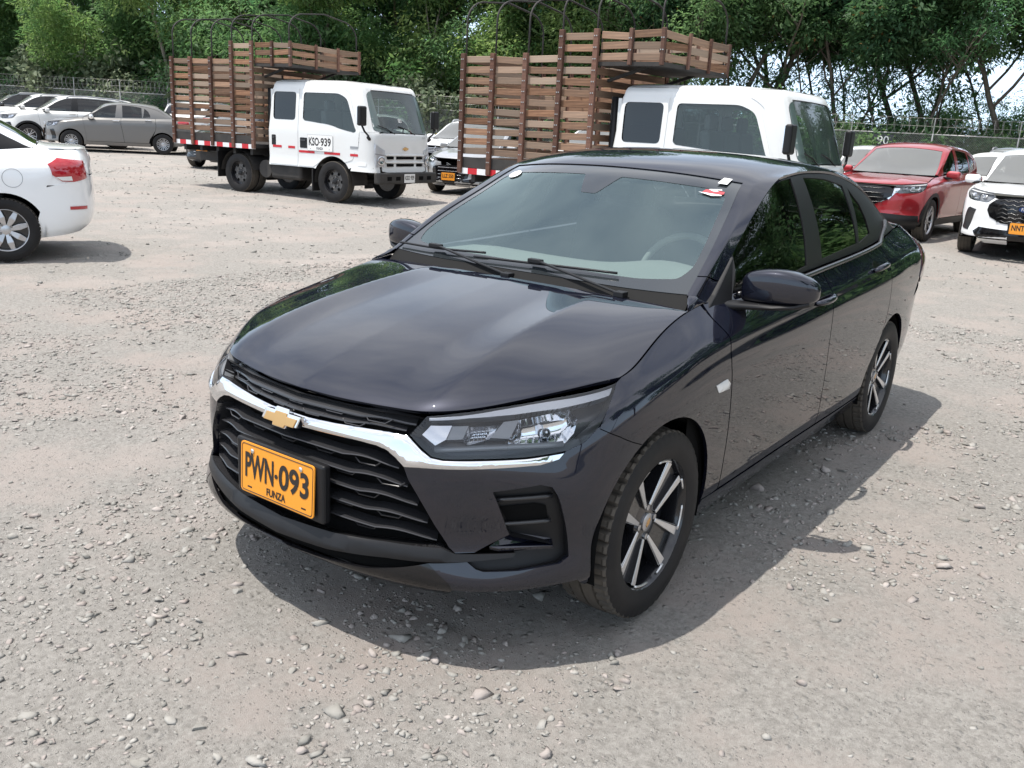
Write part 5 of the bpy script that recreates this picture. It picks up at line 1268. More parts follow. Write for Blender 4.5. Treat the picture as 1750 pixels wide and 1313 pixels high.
def build_trees():
    feather = [tree_proto(21 + k, 9.5, 1.15, .06, 24000, .21, 'leaf_bright', 'bark_pale', r0=.15, slim=.32, droop=.30, clr=(.9, 1.5)) for k in range(3)]
    mid = [tree_proto(31 + k, 9.5, 1.05, .05, 24000, .20, 'leaf_mid', 'bark', r0=.15, slim=.40, clr=(.9, 1.5)) for k in range(2)]
    dark = [tree_proto(41 + k, 10.5, 1.1, .24, 24000, .21, 'leaf_dark', 'bark', r0=.17, slim=.45, lean=.22, trunks=1 + k % 2, dry=500, clr=(.7, 1.3)) for k in range(3)]
    thin = [tree_proto(51 + k, 9, .9, .35, 6500, .19, 'leaf_mid', 'bark', r0=.075, slim=.3, lean=.3, trunks=2, clr=(.5, .8)) for k in range(2)]
    bush = [tree_proto(61 + k, 2.6, 1.3, .10, 3200, .24, 'leaf_broad', 'bark', r0=.05, slim=.62, trunks=3, lean=.5, clr=(.75, 1.2)) for k in range(2)]
    hedge = [tree_proto(71 + k, 2.0, 1.5, .05, 4200, .20, 'leaf_mid' if k else 'leaf_dark', 'bark', r0=.04, slim=.5, trunks=4, lean=.6, clr=(.8, 1.2)) for k in range(2)]
    feather_low = [tree_proto(81 + k, 5.0, 1.5, .03, 13000, .19, 'leaf_mid' if k else 'leaf_bright', 'bark', r0=.06, slim=.38, trunks=4, lean=.5, clr=(.9, 1.4)) for k in range(2)]
    g = np.random.default_rng(5)
    fdir = np.array([FENCE[1][0] - FENCE[0][0], FENCE[1][1] - FENCE[0][1]]); fl = np.linalg.norm(fdir); fdir /= fl; out = np.array([-fdir[1], fdir[0]])
    if out @ (np.array(FENCE[0][:2]) - np.array(CAM[:2])) < 0: out = -out
    def at(s_, o_):
        p = np.array(FENCE[0][:2]) + fdir * s_ + out * o_; return (p[0], p[1], float(ground_z(p[0], p[1])) - .05)
    TG = 'trees behind the fence'
    # left half: two ranks of bright feathery trees; right half: dark spreading trees with sky between the trunks
    for k, (s_, o_) in enumerate([(19, 3.2), (22.5, 5.0), (25.5, 2.8), (29, 4.6), (32.5, 2.9), (36, 5.0), (39.5, 3.0), (43, 4.8), (47, 3.2), (51, 5), (55, 3.4)]):
        p = feather[k % 3] if k % 4 != 3 else mid[k % 2]
        plant_tree('feathery_tree', p, ('bright feathery tree close behind the fence' if k % 4 != 3 else 'mid green tree among the feathery ones'), 'tree', at(s_ + g.normal(0, .4), o_), g.uniform(0, 6.28), g.uniform(.92, 1.12), TG if k % 4 != 3 else 'mid green trees behind the fence')
    for k, s_ in enumerate(np.arange(16, 66, 4.2)):
        plant_tree('broadleaf_tree', mid[k % 2] if k % 3 else dark[k % 3], 'tall shaded tree in the second rank', 'tree', at(s_ + g.normal(0, .6), 8.5 + g.normal(0, 1)), g.uniform(0, 6.28), g.uniform(1.05, 1.3), 'second rank of trees')
    for k, (s_, o_) in enumerate([(-12, 4.0), (-8.2, 3.0), (-4.6, 5.0), (-1.4, 3.2), (1.8, 4.6), (4.8, 3.0), (7.8, 4.8), (10.6, 3.2), (13.2, 4.6), (16, 3.2)]):
        plant_tree('dark_tree', dark[k % 3], 'dark spreading tree with bare lower trunk', 'tree', at(s_ + g.normal(0, .3), o_), g.uniform(0, 6.28), g.uniform(.92, 1.1), 'dark trees behind the numbered fence')
    for k, s_ in enumerate([-9, -6, -3.4, -1.2, .8, 2.8, 4.6, 6.2, 7.8, 9.2, 11.2, 13.4, 16.5]):
        plant_tree('slender_tree', thin[k % 2], 'slender sparse sapling with several thin stems', 'tree', at(s_ + g.normal(0, .4), 2.2 + g.uniform(0, 3)), g.uniform(0, 6.28), g.uniform(.9, 1.1), 'slender saplings behind the fence')
    for k, s_ in enumerate(np.arange(15, 62, 1.9)):
        plant_tree('leafy_shrub', feather_low[k % 2], 'tall leafy shrub filling a gap between trees', 'shrub', at(s_ + g.normal(0, .5), 3.0 + g.uniform(0, 3.5)), g.uniform(0, 6.28), g.uniform(.8, 1.3), 'tall shrubs between the trees')
    for k, s_ in enumerate(np.arange(-13, 15, 1.9)):
        plant_tree('leafy_shrub', feather_low[k % 2], 'loose shrub under the dark trees', 'shrub', at(s_ + g.normal(0, .5), 4.5 + g.uniform(0, 3.5)), g.uniform(0, 6.28), g.uniform(.4, .7), 'loose shrubs under the dark trees')
    for k, s_ in enumerate(np.arange(18, 60, 2.3)):
        plant_tree('castor_bush', bush[k % 2], 'grey-green broad-leaved bush at the wire fence', 'bush', at(s_ + g.normal(0, .4), 1.3 + g.uniform(0, .8)), g.uniform(0, 6.28), g.uniform(.75, 1.25), 'broad-leaved bushes at the fence')
    for k, s_ in enumerate(np.arange(-14, 62, 2.0)):
        plant_tree('low_shrub', hedge[k % 2], 'low dark shrub at the fence foot', 'shrub', at(s_ + g.normal(0, .3), 1.7 + g.uniform(0, .6)), g.uniform(0, 6.28), g.uniform(.75, 1.15), 'shrubs along the fence foot')
    # trees on the near side of the yard: the ones the sedan's doors and windows mirror
    for k, (x, y) in enumerate([(-13, 9.5), (-16.5, 8.2), (-20, 9.5), (-24, 8.6), (-28.5, 10), (-34, 9.5), (-41, 10), (-9, 12), (-3.5, 14), (3, 15)]):
        plant_tree('dark_tree', dark[k % 3], 'dark tree beyond the open side of the yard, mirrored in the sedan windows', 'tree', (x, y, 0), g.uniform(0, 6.28), g.uniform(.75, .95), 'trees mirrored in the sedan')

    for k, (x, y) in enumerate([(-11, 7.5), (-14.5, 6.6), (-18, 7.4), (-22, 6.6), (-26, 7.6), (-31, 7), (-37, 7.5), (-44, 7)]):  # unseen shrubs, added to fill the pale low band of the window reflections
        plant_tree('low_shrub', hedge[k % 2], 'dense shrub beyond the open side of the yard, added unseen to darken the window reflections', 'shrub', (x, y, 0), g.uniform(0, 6.28), g.uniform(1.2, 1.6), 'unseen shrubs added for the window reflections')

# ------------------------------------------------------------------ fence
FENCE = [(-36.9, -4.6, 0), (-23.4, -47.5, 0)]
def build_fence():
    pmat('galv', (.42, .42, .41), rough=.5, metal=.5); pmat('mark_yellow', (.75, .50, .03), rough=.6); pmat('razor', (.30, .295, .28), rough=.5, metal=.5)
    m = bpy.data.materials.new('chain_link'); m.use_nodes = True; nt = m.node_tree; nt.nodes.clear(); L = nt.links.new
    out = nt.nodes.new('ShaderNodeOutputMaterial'); t = nt.nodes.new('ShaderNodeTexCoord'); sep = nt.nodes.new('ShaderNodeSeparateXYZ'); L(t.outputs['Object'], sep.inputs[0])
    def diag(sg):
        a = nt.nodes.new('ShaderNodeMath'); a.operation = 'MULTIPLY_ADD'; a.inputs[1].default_value = sg; L(sep.outputs['Z'], a.inputs[0]); L(sep.outputs['X'], a.inputs[2])
        b = nt.nodes.new('ShaderNodeMath'); b.operation = 'MULTIPLY'; b.inputs[1].default_value = 12.5; L(a.outputs[0], b.inputs[0])
        f = nt.nodes.new('ShaderNodeMath'); f.operation = 'FRACT'; L(b.outputs[0], f.inputs[0])
        l = nt.nodes.new('ShaderNodeMath'); l.operation = 'LESS_THAN'; l.inputs[1].default_value = .085; L(f.outputs[0], l.inputs[0]); return l.outputs[0]
    mx = nt.nodes.new('ShaderNodeMath'); mx.operation = 'MAXIMUM'; L(diag(1), mx.inputs[0]); L(diag(-1), mx.inputs[1])
    tr = nt.nodes.new('ShaderNodeBsdfTransparent'); pb = nt.nodes.new('ShaderNodeBsdfPrincipled'); pb.inputs['Base Color'].default_value = (.33, .33, .32, 1); pb.inputs['Metallic'].default_value = .5; pb.inputs['Roughness'].default_value = .5
    ms = nt.nodes.new('ShaderNodeMixShader'); L(mx.outputs[0], ms.inputs[0]); L(tr.outputs[0], ms.inputs[1]); L(pb.outputs[0], ms.inputs[2]); L(ms.outputs[0], out.inputs[0]); M['chain_link'] = m
    A = np.array(FENCE[0][:2]); B = np.array(FENCE[1][:2]); d = (B - A); Lf = np.linalg.norm(d); d /= Lf; A = A - d * 16; Lf += 32
    ang = math.atan2(d[1], d[0])
    nb = int(Lf / 3.0); f = thing('security_fence', 'galvanised chain-link fence topped with coiled razor wire along the yard edge', 'fence', (A[0], A[1], float(ground_z(*A))), ang)
    z0 = lambda s_: float(ground_z(*(A + d * s_))) - float(ground_z(*A))
    H = 1.95
    pm = MB(); pm.tube([(0, 0, -.2), (0, 0, H), (0, -.02, H + .02)], .030, 8)
    po = pm.build('post', 'galv', f, smooth=True); am = MB(); am.bar((0, 0, H), (0, .0, H + .62), .03, .03); ao = am.build('post_arm', 'galv', po)
    bm_ = MB(); bm_.tube([(0, 0, .72), (0, 0, .92)], .036, 8); ym = bm_.build('yellow_band', 'mark_yellow', po)
    bm_ = MB(); bm_.tube([(0, 0, .52), (0, 0, .72)], .036, 8); bm_.build('black_band', 'satin_black', po)
    for k in range(nb + 1):
        s_ = k * 3.0
        if k == 0: po.location = (0, 0, z0(0)); continue
        c = copy_tree(po, f); c.location = (s_, 0, z0(s_))
    for k in range(nb):
        a, b = k * 3.0, (k + 1) * 3.0
        rm = MB(); rm.tube([(a, 0, z0(a) + H), (b, 0, z0(b) + H)], .024, 6); rm.build('top_rail', 'galv', f, smooth=True)
        wm = MB()
        wm.add([(a, .012, z0(a)), (b, .012, z0(b)), (b, .012, z0(b) + H - .03), (a, .012, z0(a) + H - .03)], [(0, 1, 2, 3)]); wm.build('chain_link_panel', 'chain_link', f)
        for hgt in (.30, .60):
            wr = MB(); wr.tube([(a, 0, z0(a) + H + hgt), (b, 0, z0(b) + H + hgt)], .006, 4, caps=False); wr.build('barbed_strand', 'razor', f)
        cm = MB(); pts = []
        for i in range(11 * 14 + 1):
            t_ = i / (11 * 14); an = t_ * 11 * 2 * math.pi; s_ = a + (b - a) * t_; pts.append((s_ + .10 * math.cos(an), .02 + .15 * math.cos(an), z0(s_) + H + .30 + .29 * math.sin(an)))
        cm.tube(pts, .007, 3, caps=False); cm.build('razor_coil', 'razor', f)
    # the painted bay number
    V, F = text_mesh('90', .32); P0 = np.array((-35.1, -8.0)); s_ = float((P0 - A) @ d)
    X = [(s_ - v[0], .05 if (np.array([-d[1], d[0]]) @ (np.array(CAM[:2]) - A)) > 0 else -.05, z0(s_) + H - .36 + v[1]) for v in V] if False else None
    side = 1 if (np.array([-d[1], d[0]]) @ (np.array(CAM[:2]) - A)) > 0 else -1
    sg = -1 if side > 0 else 1
    bd = MB(); bd.box((s_, side * .30, z0(s_) + H - .30), (.75, .012, .42)); o = bd.build('bay_number_board', 'satin_black', f)
    lm = MB(); lm.add([(s_ + sg * v[0], side * .309, z0(s_) + H - .30 + v[1]) for v in V], F); lm.build('bay_number', 'label_white', o)

# ------------------------------------------------------------------ stake-bed trucks
pmat('truck_white', (.70, .71, .70), rough=.4, coat=.6, coat_rough=.08, noise=(1.5, (.60, .59, .56), .35))
pmat('truck_rim', (.10, .10, .10), rough=.6, metal=.3, noise=(8, (.17, .155, .14), .6))
pmat('chassis', (.020, .019, .018), rough=.75, noise=(4, (.06, .052, .045), .6))
pmat('stripe_red', (.50, .012, .02), rough=.4); pmat('stripe_white', (.72, .72, .72), rough=.4)
def wood(name, a, b, c):
    m = bpy.data.materials.new(name); m.use_nodes = True; nt = m.node_tree; bs = nt.nodes['Principled BSDF']; L = nt.links.new
    bs.inputs['Roughness'].default_value = .75; bs.inputs['Specular IOR Level'].default_value = .25
    t = nt.nodes.new('ShaderNodeTexCoord'); mp_ = nt.nodes.new('ShaderNodeMapping'); mp_.inputs['Scale'].default_value = (2.2, 30, 30); L(t.outputs['Object'], mp_.inputs[0])
    n = nt.nodes.new('ShaderNodeTexNoise'); n.inputs['Scale'].default_value = 1.6; n.inputs['Detail'].default_value = 6; L(mp_.outputs[0], n.inputs[0])
    r = nt.nodes.new('ShaderNodeValToRGB'); e = r.color_ramp.elements; e[0].position = .30; e[1].position = .72; e[0].color = (*a, 1); e[1].color = (*b, 1); L(n.outputs['Fac'], r.inputs[0])
    oi = nt.nodes.new('ShaderNodeObjectInfo'); mx = nt.nodes.new('ShaderNodeMix'); mx.data_type = 'RGBA'; mx.inputs[7].default_value = (*c, 1)
    q = nt.nodes.new('ShaderNodeMath'); q.operation = 'MULTIPLY'; q.inputs[1].default_value = .8; L(oi.outputs['Random'], q.inputs[0]); L(q.outputs[0], mx.inputs[0]); L(r.outputs[0], mx.inputs[6])
    r2 = nt.nodes.new('ShaderNodeMath'); r2.operation = 'MULTIPLY'; r2.inputs[1].default_value = 17.3; L(oi.outputs['Random'], r2.inputs[0]); r3 = nt.nodes.new('ShaderNodeMath'); r3.operation = 'FRACT'; L(r2.outputs[0], r3.inputs[0])
    r4 = nt.nodes.new('ShaderNodeMath'); r4.operation = 'MULTIPLY_ADD'; r4.inputs[1].default_value = .75; r4.inputs[2].default_value = .6; L(r3.outputs[0], r4.inputs[0])
    hs = nt.nodes.new('ShaderNodeHueSaturation'); L(r4.outputs[0], hs.inputs['Value']); L(mx.outputs[2], hs.inputs['Color']); L(hs.outputs[0], bs.inputs['Base Color'])
    bp = nt.nodes.new('ShaderNodeBump'); bp.inputs['Strength'].default_value = .4; bp.inputs['Distance'].default_value = .004; L(n.outputs['Fac'], bp.inputs['Height']); L(bp.outputs[0], bs.inputs['Normal']); M[name] = m
wood('board_wood', (.140, .070, .040), (.320, .175, .100), (.310, .250, .195))
wood('stake_wood', (.075, .036, .026), (.155, .078, .052), (.14, .08, .06))

def loft(cols, q=8):
    """Surf through a table of columns x rows (front centre -> rear)"""
    A = np.array(cols, float); B = hermite_rows(A, np.linspace(0, len(A) - 1, (len(A) - 1) * q + 1))
    B = np.swapaxes(hermite_rows(np.swapaxes(B, 0, 1), np.linspace(0, A.shape[1] - 1, (A.shape[1] - 1) * q + 1)), 0, 1)
    S = Surf(B); return S

def build_truck(label, loc, rz, door_text=('KSO', '939'), windscreen_no='80', seed=3):
    T = thing('stake_truck', label, 'truck', loc, rz, 'stake-bed trucks')
    W_ = 'truck_white'; g = np.random.default_rng(seed)
    # --- cab shell
    rows = [(.56, .03, .02), (.75, .0, .0), (1.0, .0, .0), (1.24, .0, .0), (1.36, -.045, -.008), (1.65, -.155, -.03), (1.92, -.262, -.056), (2.08, -.335, -.085), (2.145, -.40, -.14)]
    plan = [(.98, 0, 1, 0), (.975, .40, 1, 0), (.955, .68, 1, .2), (.90, .82, .9, .7), (.72, .895, .55, 1), (.30, .905, .15, 1), (-.4, .905, 0, 1), (-1.1, .905, 0, 1), (-1.52, .90, -.1, 1), (-1.64, .86, -.25, 1), (-1.67, .72, -.3, .6)]
    cab = loft([[(x + dx * kx, y + dy * ky, z + (.05 if (j == 8 and x < .5) else 0) * 0) for j, (z, dx, dy) in enumerate(rows)] for x, y, kx, ky in plan])
    if cab.N[cab.n // 2, cab.m // 2][1] < 0: cab.N = -cab.N
    k = int((cab.n - 1) * .46); Lh = cab.D[:k + 1]; front = Surf(np.concatenate([(Lh * [1, -1, 1])[:0:-1], Lh]))
    if front.N[front.n // 2, 3][0] < 0: front.N = -front.N
    tr = cab.D[:, -1]; n_ = len(tr); t = np.linspace(-1, 1, 25)
    RD = np.stack([np.stack([tr[:, 0] + .0 * a, tr[:, 1] * a, tr[:, 2] + .055 * (1 - a ** 6) * np.clip(np.minimum((tr[0, 0] - tr[:, 0]) * 1.4 + .1, (tr[:, 0] + 1.9) * 2), .0, 1)], 1) for a in t], 1)
    roofS = Surf(RD[2:]); roofS.N = -roofS.N if roofS.N[n_ // 2, 12][2] < 0 else roofS.N
    panel('cab_roof', roofS, [(0, 0), (1, 0), (1, 1), (0, 1)], W_, T, uvin=True, h=.10, thick=.0)
    # front cap of the roof
    fr = cab.D[:k + 1, -1]; 
    S2 = lambda l: cab.uv([(x, .9, z) for x, z in l], (0, 2))
    arch = [(x, z) for x, _, z in arc(0, .37, .47, 25, 180, 18)]
    fdoor = [(.60, 1.00), (.52, .92), (.47, .80)] + [p for p in arch if p[1] > .70 and p[0] < .44] + [(-.47, .62), (-.83, .62), (-.83, 2.02), (.14, 2.02), (.36, 1.92), (.62, 1.30)]
    fwin = [(-.74, 1.955), (.10, 1.955), (.30, 1.87), (.55, 1.31), (.50, 1.28), (-.10, 1.40), (-.70, 1.45), (-.74, 1.48)]
    rdoor = [(-.86, .62), (-1.57, .62), (-1.58, 2.02), (-.86, 2.02)]
    rwin = roundpoly([(-.93, 1.45), (-1.49, 1.45), (-1.50, 1.955), (-.93, 1.955)], .07); fwin = roundpoly(fwin, [.06, .08, .08, .05, .03, .1, .06, .05])
    shell = [(.93, .57), (.93, 1.25)]
    for s_ in (1, -1):
        fd = panel('front_door', cab, S2(fdoor), W_, T, holes=[S2(fwin)], uvin=True, side=s_, h=.07, off=.004, thick=.02)
        rd = panel('rear_door', cab, S2(rdoor), W_, T, holes=[S2(rwin)], uvin=True, side=s_, h=.07, off=.004, thick=.02)
        panel('window', cab, S2(fwin), 'truck_glass', fd, uvin=True, side=s_, h=.1, off=-.008, thick=0)
        panel('window', cab, S2(rwin), 'side_glass', rd, uvin=True, side=s_, h=.1, off=-.008, thick=0)
        wall('window_seal', cab, [tuple(cab.pos(*q)) for q in S2(fwin)], .007, -.015, 'black_plastic', fd, side=s_); wall('window_seal', cab, [tuple(cab.pos(*q)) for q in S2(rwin)], .007, -.015, 'black_plastic', rd, side=s_)
        # shell behind the doors: everything outside the window openings
        u0 = .275; full = [(u0, .0), (.995, .0), (.995, .995), (u0, .995)]
        holes_ = [S2([(x * .96 - .02 * 0, z) for x, z in fwin]), S2(rwin)]
        ar_in = S2([p for p in arch if p[1] > .58])
        ow = np.concatenate([[(u0, .40), (u0, .995), (.995, .995), (.995, .02)], S2([(-1.2, .60), (-.44, .60)]), S2([p for p in arch[::-1] if p[1] > .58 and p[0] < .43])])
        panel('cab_side', cab, ow, W_, T, holes=[S2(fwin), S2(rwin)], uvin=True, side=s_, h=.09, off=-.004, thick=0)
        fp = [(.70, .57), (.93, .57), (.955, .70), (.955, 1.26), (.60, 1.28), (.60, 1.0), (.50, .86), (.452, .60)]
        corner = np.concatenate([S2([(.44, .60), (.47, .76), (.54, .94), (.62, 1.02), (.645, 1.28)]), [(u0 - .055, .46), (u0 - .055, .02)]])
        panel('corner_panel', cab, corner, W_, T, uvin=True, side=s_, h=.06, off=.004, thick=.02)
        pl = np.concatenate([S2([(.65, 1.30), (.40, 1.93), (.20, 2.05)]), [(u0 + .02, .99), (u0 - .09, .99), (u0 - .09, .46)]])
        panel('front_pillar', cab, pl, W_, T, uvin=True, side=s_, h=.06, off=.003, thick=.0)
        # door furniture
        for (x0, x1, z0, z1), par in (((-.80, -.62, .95, 1.14), fd), ((-1.53, -1.42, .97, 1.16), rd)):
            panel('handle_recess', cab, S2(roundpoly([(x0, z0), (x1, z0), (x1, z1), (x0, z1)], .02)), 'black_plastic', par, uvin=True, side=s_, h=.08, off=.008, thick=.006)
            hm = MB(); uv = S2([((x0 + x1) / 2, z1 - .05)])[0]; q = cab.pos(*uv) + cab.nor(*uv) * .018; hm.box((q[0], q[1] * s_, q[2]), (abs(x1 - x0) * .7, .018, .03)); hm.build('handle', 'satin_black', par, bevel=.005)
        for (x0, x1) in ((-.83, -.44), (-.20, .18), (.42, .60), (-1.50, -1.27), (-1.10, -.93)):
            zz = .885 if x0 > -.86 else .95; par = fd if x0 > -.86 else rd
            if x0 > .4: par = T
            panel('reflective_strip', cab, S2([(x0, zz - .022), (x1, zz - .022), (x1, zz + .022), (x0, zz + .022)]), 'stripe_red', par, uvin=True, side=s_, h=.08, off=.0085, thick=.002)
        panel('side_marker', cab, S2(roundpoly([(.60, .70), (.78, .70), (.78, .76), (.60, .76)], .02)), 'indicator_clear', T, uvin=True, side=s_, h=.06, off=.010, thick=.01, dome=.006)
        panel('side_badge', cab, S2([(.42, 1.00), (.60, 1.00), (.60, 1.04), (.42, 1.04)]), 'lamp_grey', T, uvin=True, side=s_, h=.08, off=.010, thick=.004)
        if door_text:
            plate(fd, (-.30, s_ * .918, 1.06), (0, s_, 0), door_text, 'FUNZA', w=.62, h=.30, mat='plate_white', name='door_number_panel', right=(s_ * -1, 0, 0))
        # lamps
        hl = [(.955, .58, .70), (.93, .82, .70), (.92, .845, 1.12), (.955, .60, 1.0)]
        lo = panel('headlamp', front, [(p[0], p[1] * 1, p[2]) for p in hl], 'lamp_silver', T, side=s_, h=.06, off=.014, thick=.02, dome=.008)
        bw = MB(); n4 = Matrix.Translation((.985, s_ * .71, .81)) @ Vector((1, s_ * .25, 0)).to_track_quat('Z', 'Y').to_matrix().to_4x4(); bw.lathe([(.085, 0), (.072, .012), (.045, .006), (.0001, -.002)], 20, n4); bw.build('reflector_bowl', 'reflector', lo, smooth=True)
        panel('lamp_trim', front, [(.955, .62, .90), (.945, .84, .92), (.945, .84, .94), (.955, .62, .92)], 'lamp_grey', lo, side=s_, h=.08, off=.028, thick=.004)
        # mirrors on arms
        mm = MB(); mm.box((.86, s_ * 1.12, 1.58), (.09, .19, .34)); mo = mm.build('door_mirror', 'black_plastic', T, bevel=.03, segs=3)
        ma = MB(); ma.tube([(.86, s_ * 1.12, 1.42), (.87, s_ * 1.06, 1.32), (.86, s_ * .93, 1.24)], .018, 8); ma.tube([(.86, s_ * .90, 1.18), (.87, s_ * .96, 1.22)], .03, 8); ma.build('mirror_arm', 'black_plastic', mo, smooth=True)
        gm = MB(); gm.box((.813, s_ * 1.12, 1.58), (.006, .16, .30)); gm.build('mirror_glass', 'chrome', mo)
        wheel(T, (0, s_ * .80, .375), s_, R=.375, W=.20, rim=.225, style='steel', tread=False)
        wheel(T, (-2.46, s_ * .80, .375), s_, R=.375, W=.20, rim=.225, style='steel', tread=False)
        wheel(T, (-2.46, s_ * .58, .375), s_, R=.375, W=.20, rim=.225, style='steel', tread=False)
        fl = MB(); pts = [(x, z) for x, _, z in arc(0, .37, .46, -5, 185, 16)]; V = [(x, s_ * y_, z) for y_ in (.895, .45) for x, z in pts]; m_ = len(pts); fl.add(V, [(i, i + 1, m_ + i + 1, m_ + i) for i in range(m_ - 1)] + [tuple(range(m_, 2 * m_))]); fl.build('wheel_well', 'chassis', T)
        mf = MB(); pts = [(x, z) for x, _, z in arc(-2.46, .375, .45, 10, 175, 14)]; m_ = len(pts); mf.add([(x, s_ * y_, z) for y_ in (.93, .48) for x, z in pts], [(i, i + 1, m_ + i + 1, m_ + i) for i in range(m_ - 1)]); mf.build('mudguard', 'chassis', T)
        ml = MB(); ml.box((-.50, s_ * .78, .36), (.03, .26, .46)); ml.box((-2.98, s_ * .72, .50), (.02, .46, .50)); ml.build('mud_flap', 'rubber', T) if False else None
        fa = MB(); fa.box((-.50, s_ * .78, .38), (.03, .26, .42)); fa.build('mud_flap', 'rubber', T)
        fa = MB(); fa.box((-2.98, s_ * .72, .52), (.02, .46, .50)); fa.build('mud_flap', 'rubber', T)
    # --- face
    wsP = [(.935, 0, 1.30), (.93, .60, 1.30), (.86, .80, 1.32), (.64, .76, 1.98), (.66, .60, 2.03), (.69, 0, 2.045)]
    ws = roundpoly(mirror_loop(wsP), [0, .0, .08, .10, 0, 0, 0, 0, .10, .08, 0, 0])
    facep = [(.98, 0, .60), (.975, .55, .60), (.955, .66, .62), (.955, .66, .985), (.925, .86, 1.12), (.90, .84, 1.27), (.93, .60, 1.285), (.94, 0, 1.285)]
    panel('front_panel', front, mirror_loop(facep), W_, T, h=.07, off=.006, thick=.02)
    panel('windscreen', front, ws, 'truck_glass', T, h=.08, off=.004, thick=0)
    wall('windscreen_seal', front, ws, .010, -.015, 'black_plastic', T)
    hd = [(.69, 0, 2.06), (.655, .60, 2.045), (.60, .73, 2.0), (.56, .74, 2.10), (.56, .60, 2.125), (.58, 0, 2.128)]
    panel('roof_header', front, mirror_loop(hd), W_, T, h=.07, off=.003, thick=.01)
    for z_ in (.735, .865):
        for a, b in ((-.54, -.36), (-.27, .27), (.36, .54)):
            pm = MB(); pm.box((.984, (a + b) / 2, z_), (.03, b - a, .05)); pm.build('grille_slot', 'void_black', T)
        pm = MB(); pm.box((.985, 0, z_ + .05), (.04, 1.2, .03)); pm.build('grille_bar', W_, T, bevel=.008)
    em = MB(); em.prism([(x * .085, y * .05) for x, y in BOWTIE], lambda a, b, t_: Vector((.99 + t_, a, 1.03 + b)), .012); em.build('emblem', 'gold', T)
    V, F = text_mesh('ISUZU' if False else '700P', .035); lm = MB(); lm.add([(.990, .58 + v[0], 1.235 + v[1]) for v in V], F); lm.build('model_lettering', 'lamp_grey', T)
    bu = MB(); bu.box((1.03, 0, .50), (.16, 1.78, .20)); bo = bu.build('front_bumper', 'chassis', T, bevel=.03, segs=3)
    for y_ in (-.62, -.36, .36, .62):
        pm = MB(); pm.box((1.112, y_, .50), (.01, .13, .07)); pm.build('bumper_opening', 'void_black', bo, bevel=.01)
    if door_text: plate(T, (1.118, -.02, .50), (1, 0, 0), door_text[0] + ' ' + door_text[1], None, w=.33, h=.16, mat='plate_white', detail=False)
    if windscreen_no:
        V, F = text_mesh(windscreen_no, .075); uv = front.find((.85, -.05, 1.52)); q = front.pos(*uv) + front.nor(*uv) * .010; lm = MB(); lm.add([(q[0] - v[1] * .38, q[1] + v[0], q[2] + v[1] * .9) for v in V], F); lm.build('windscreen_number', 'label_white', T)
    for y_ in (-.30, .32):
        wm = MB(); wm.tube([(.965, y_, 1.29), (.945, y_ - .22, 1.38), (.925, y_ - .45, 1.43)], .010, 6); wm.build('wiper', 'black_plastic', T)
    # --- cabin
    cb = MB(); cb.box((-1.60, 0, 1.30), (.05, 1.62, 1.40)); cb.build('cab_back', W_, T)
    cf = MB(); cf.box((-.35, 0, .66), (2.5, 1.68, .05)); cf.build('cab_floor', 'chassis', T)
    dm = MB(); dm.box((.66, 0, 1.08), (.42, 1.55, .34)); dm.build('dashboard', 'dash', T, bevel=.06)
    for x, w in ((-.12, .46), (-.15, .46)):
        pass
    for y_ in (-.5, .0, .5):
        sm = MB(); sm.box((-.10, y_, .92), (.5, .46, .22)); sm.box((-.36, y_, 1.30), (.14, .46, .70), M3=Matrix.Rotation(-.12, 3, 'Y')); sm.box((-.42, y_, 1.74), (.09, .26, .20)); sm.build('seat', 'seat_cloth', T, bevel=.04)
    sm = MB(); sm.box((-1.15, 0, .92), (.5, 1.5, .22)); sm.box((-1.42, 0, 1.32), (.12, 1.5, .72)); sm.build('rear_bench', 'seat_cloth', T, bevel=.04)
    st = MB(); st.tube([(.38 + .1 * math.sin(a), .5 + .2 * math.cos(a), 1.28 + .17 * math.sin(a)) for a in np.linspace(0, 6.283, 25)[:-1]], .014, 6, closed=True); st.build('steering_wheel', 'black_plastic', T)
    sk = MB(); sk.tube([(-1.70, .70, .75), (-1.70, .70, 2.0)], .06, 10); sk.build('air_intake', 'black_plastic', T, smooth=True)
    sk = MB(); sk.tube([(-1.72, -.72, .75), (-1.72, -.72, 2.02)], .055, 10); sk.build('air_intake', 'black_plastic', T, smooth=True)
    # --- chassis
    for s_ in (1, -1):
        cm = MB(); cm.box((-1.75, s_ * .36, .62), (5.0, .07, .18)); cm.build('chassis_rail', 'chassis', T)
        tk = MB(); tk.box((-1.22, s_ * .68, .50), (.78, .38, .34)); tk.build('fuel_tank', 'chassis', T, bevel=.06, segs=3)
        tk = MB(); tk.tube([(-1.75, s_ * .62, .50), (-1.75, s_ * .86, .50)], .17, 16); tk.build('air_tank', 'chassis', T, smooth=True, auto=.6)
    for x in (0, -2.46):
        ax = MB(); ax.tube([(x, -.75, .375), (x, .75, .375)], .06, 10); ax.tube([(x, -.12, .375), (x, .12, .375)], .16, 12) if x < -1 else None; ax.build('axle', 'chassis', T, smooth=True)
    # --- bed
    XR, XF, WB = -4.17, -1.88, .985
    bd = MB(); bd.box(((XR + XF) / 2, 0, .915), (XF - XR, 2 * WB - .02, .07)); bd.build('bed_floor', 'chassis', T)
    for i, x in enumerate(np.linspace(XR + .2, XF - .2, 5)):
        cm = MB(); cm.box((x, 0, .81), (.07, 1.8, .13)); cm.build('bed_beam', 'chassis', T)
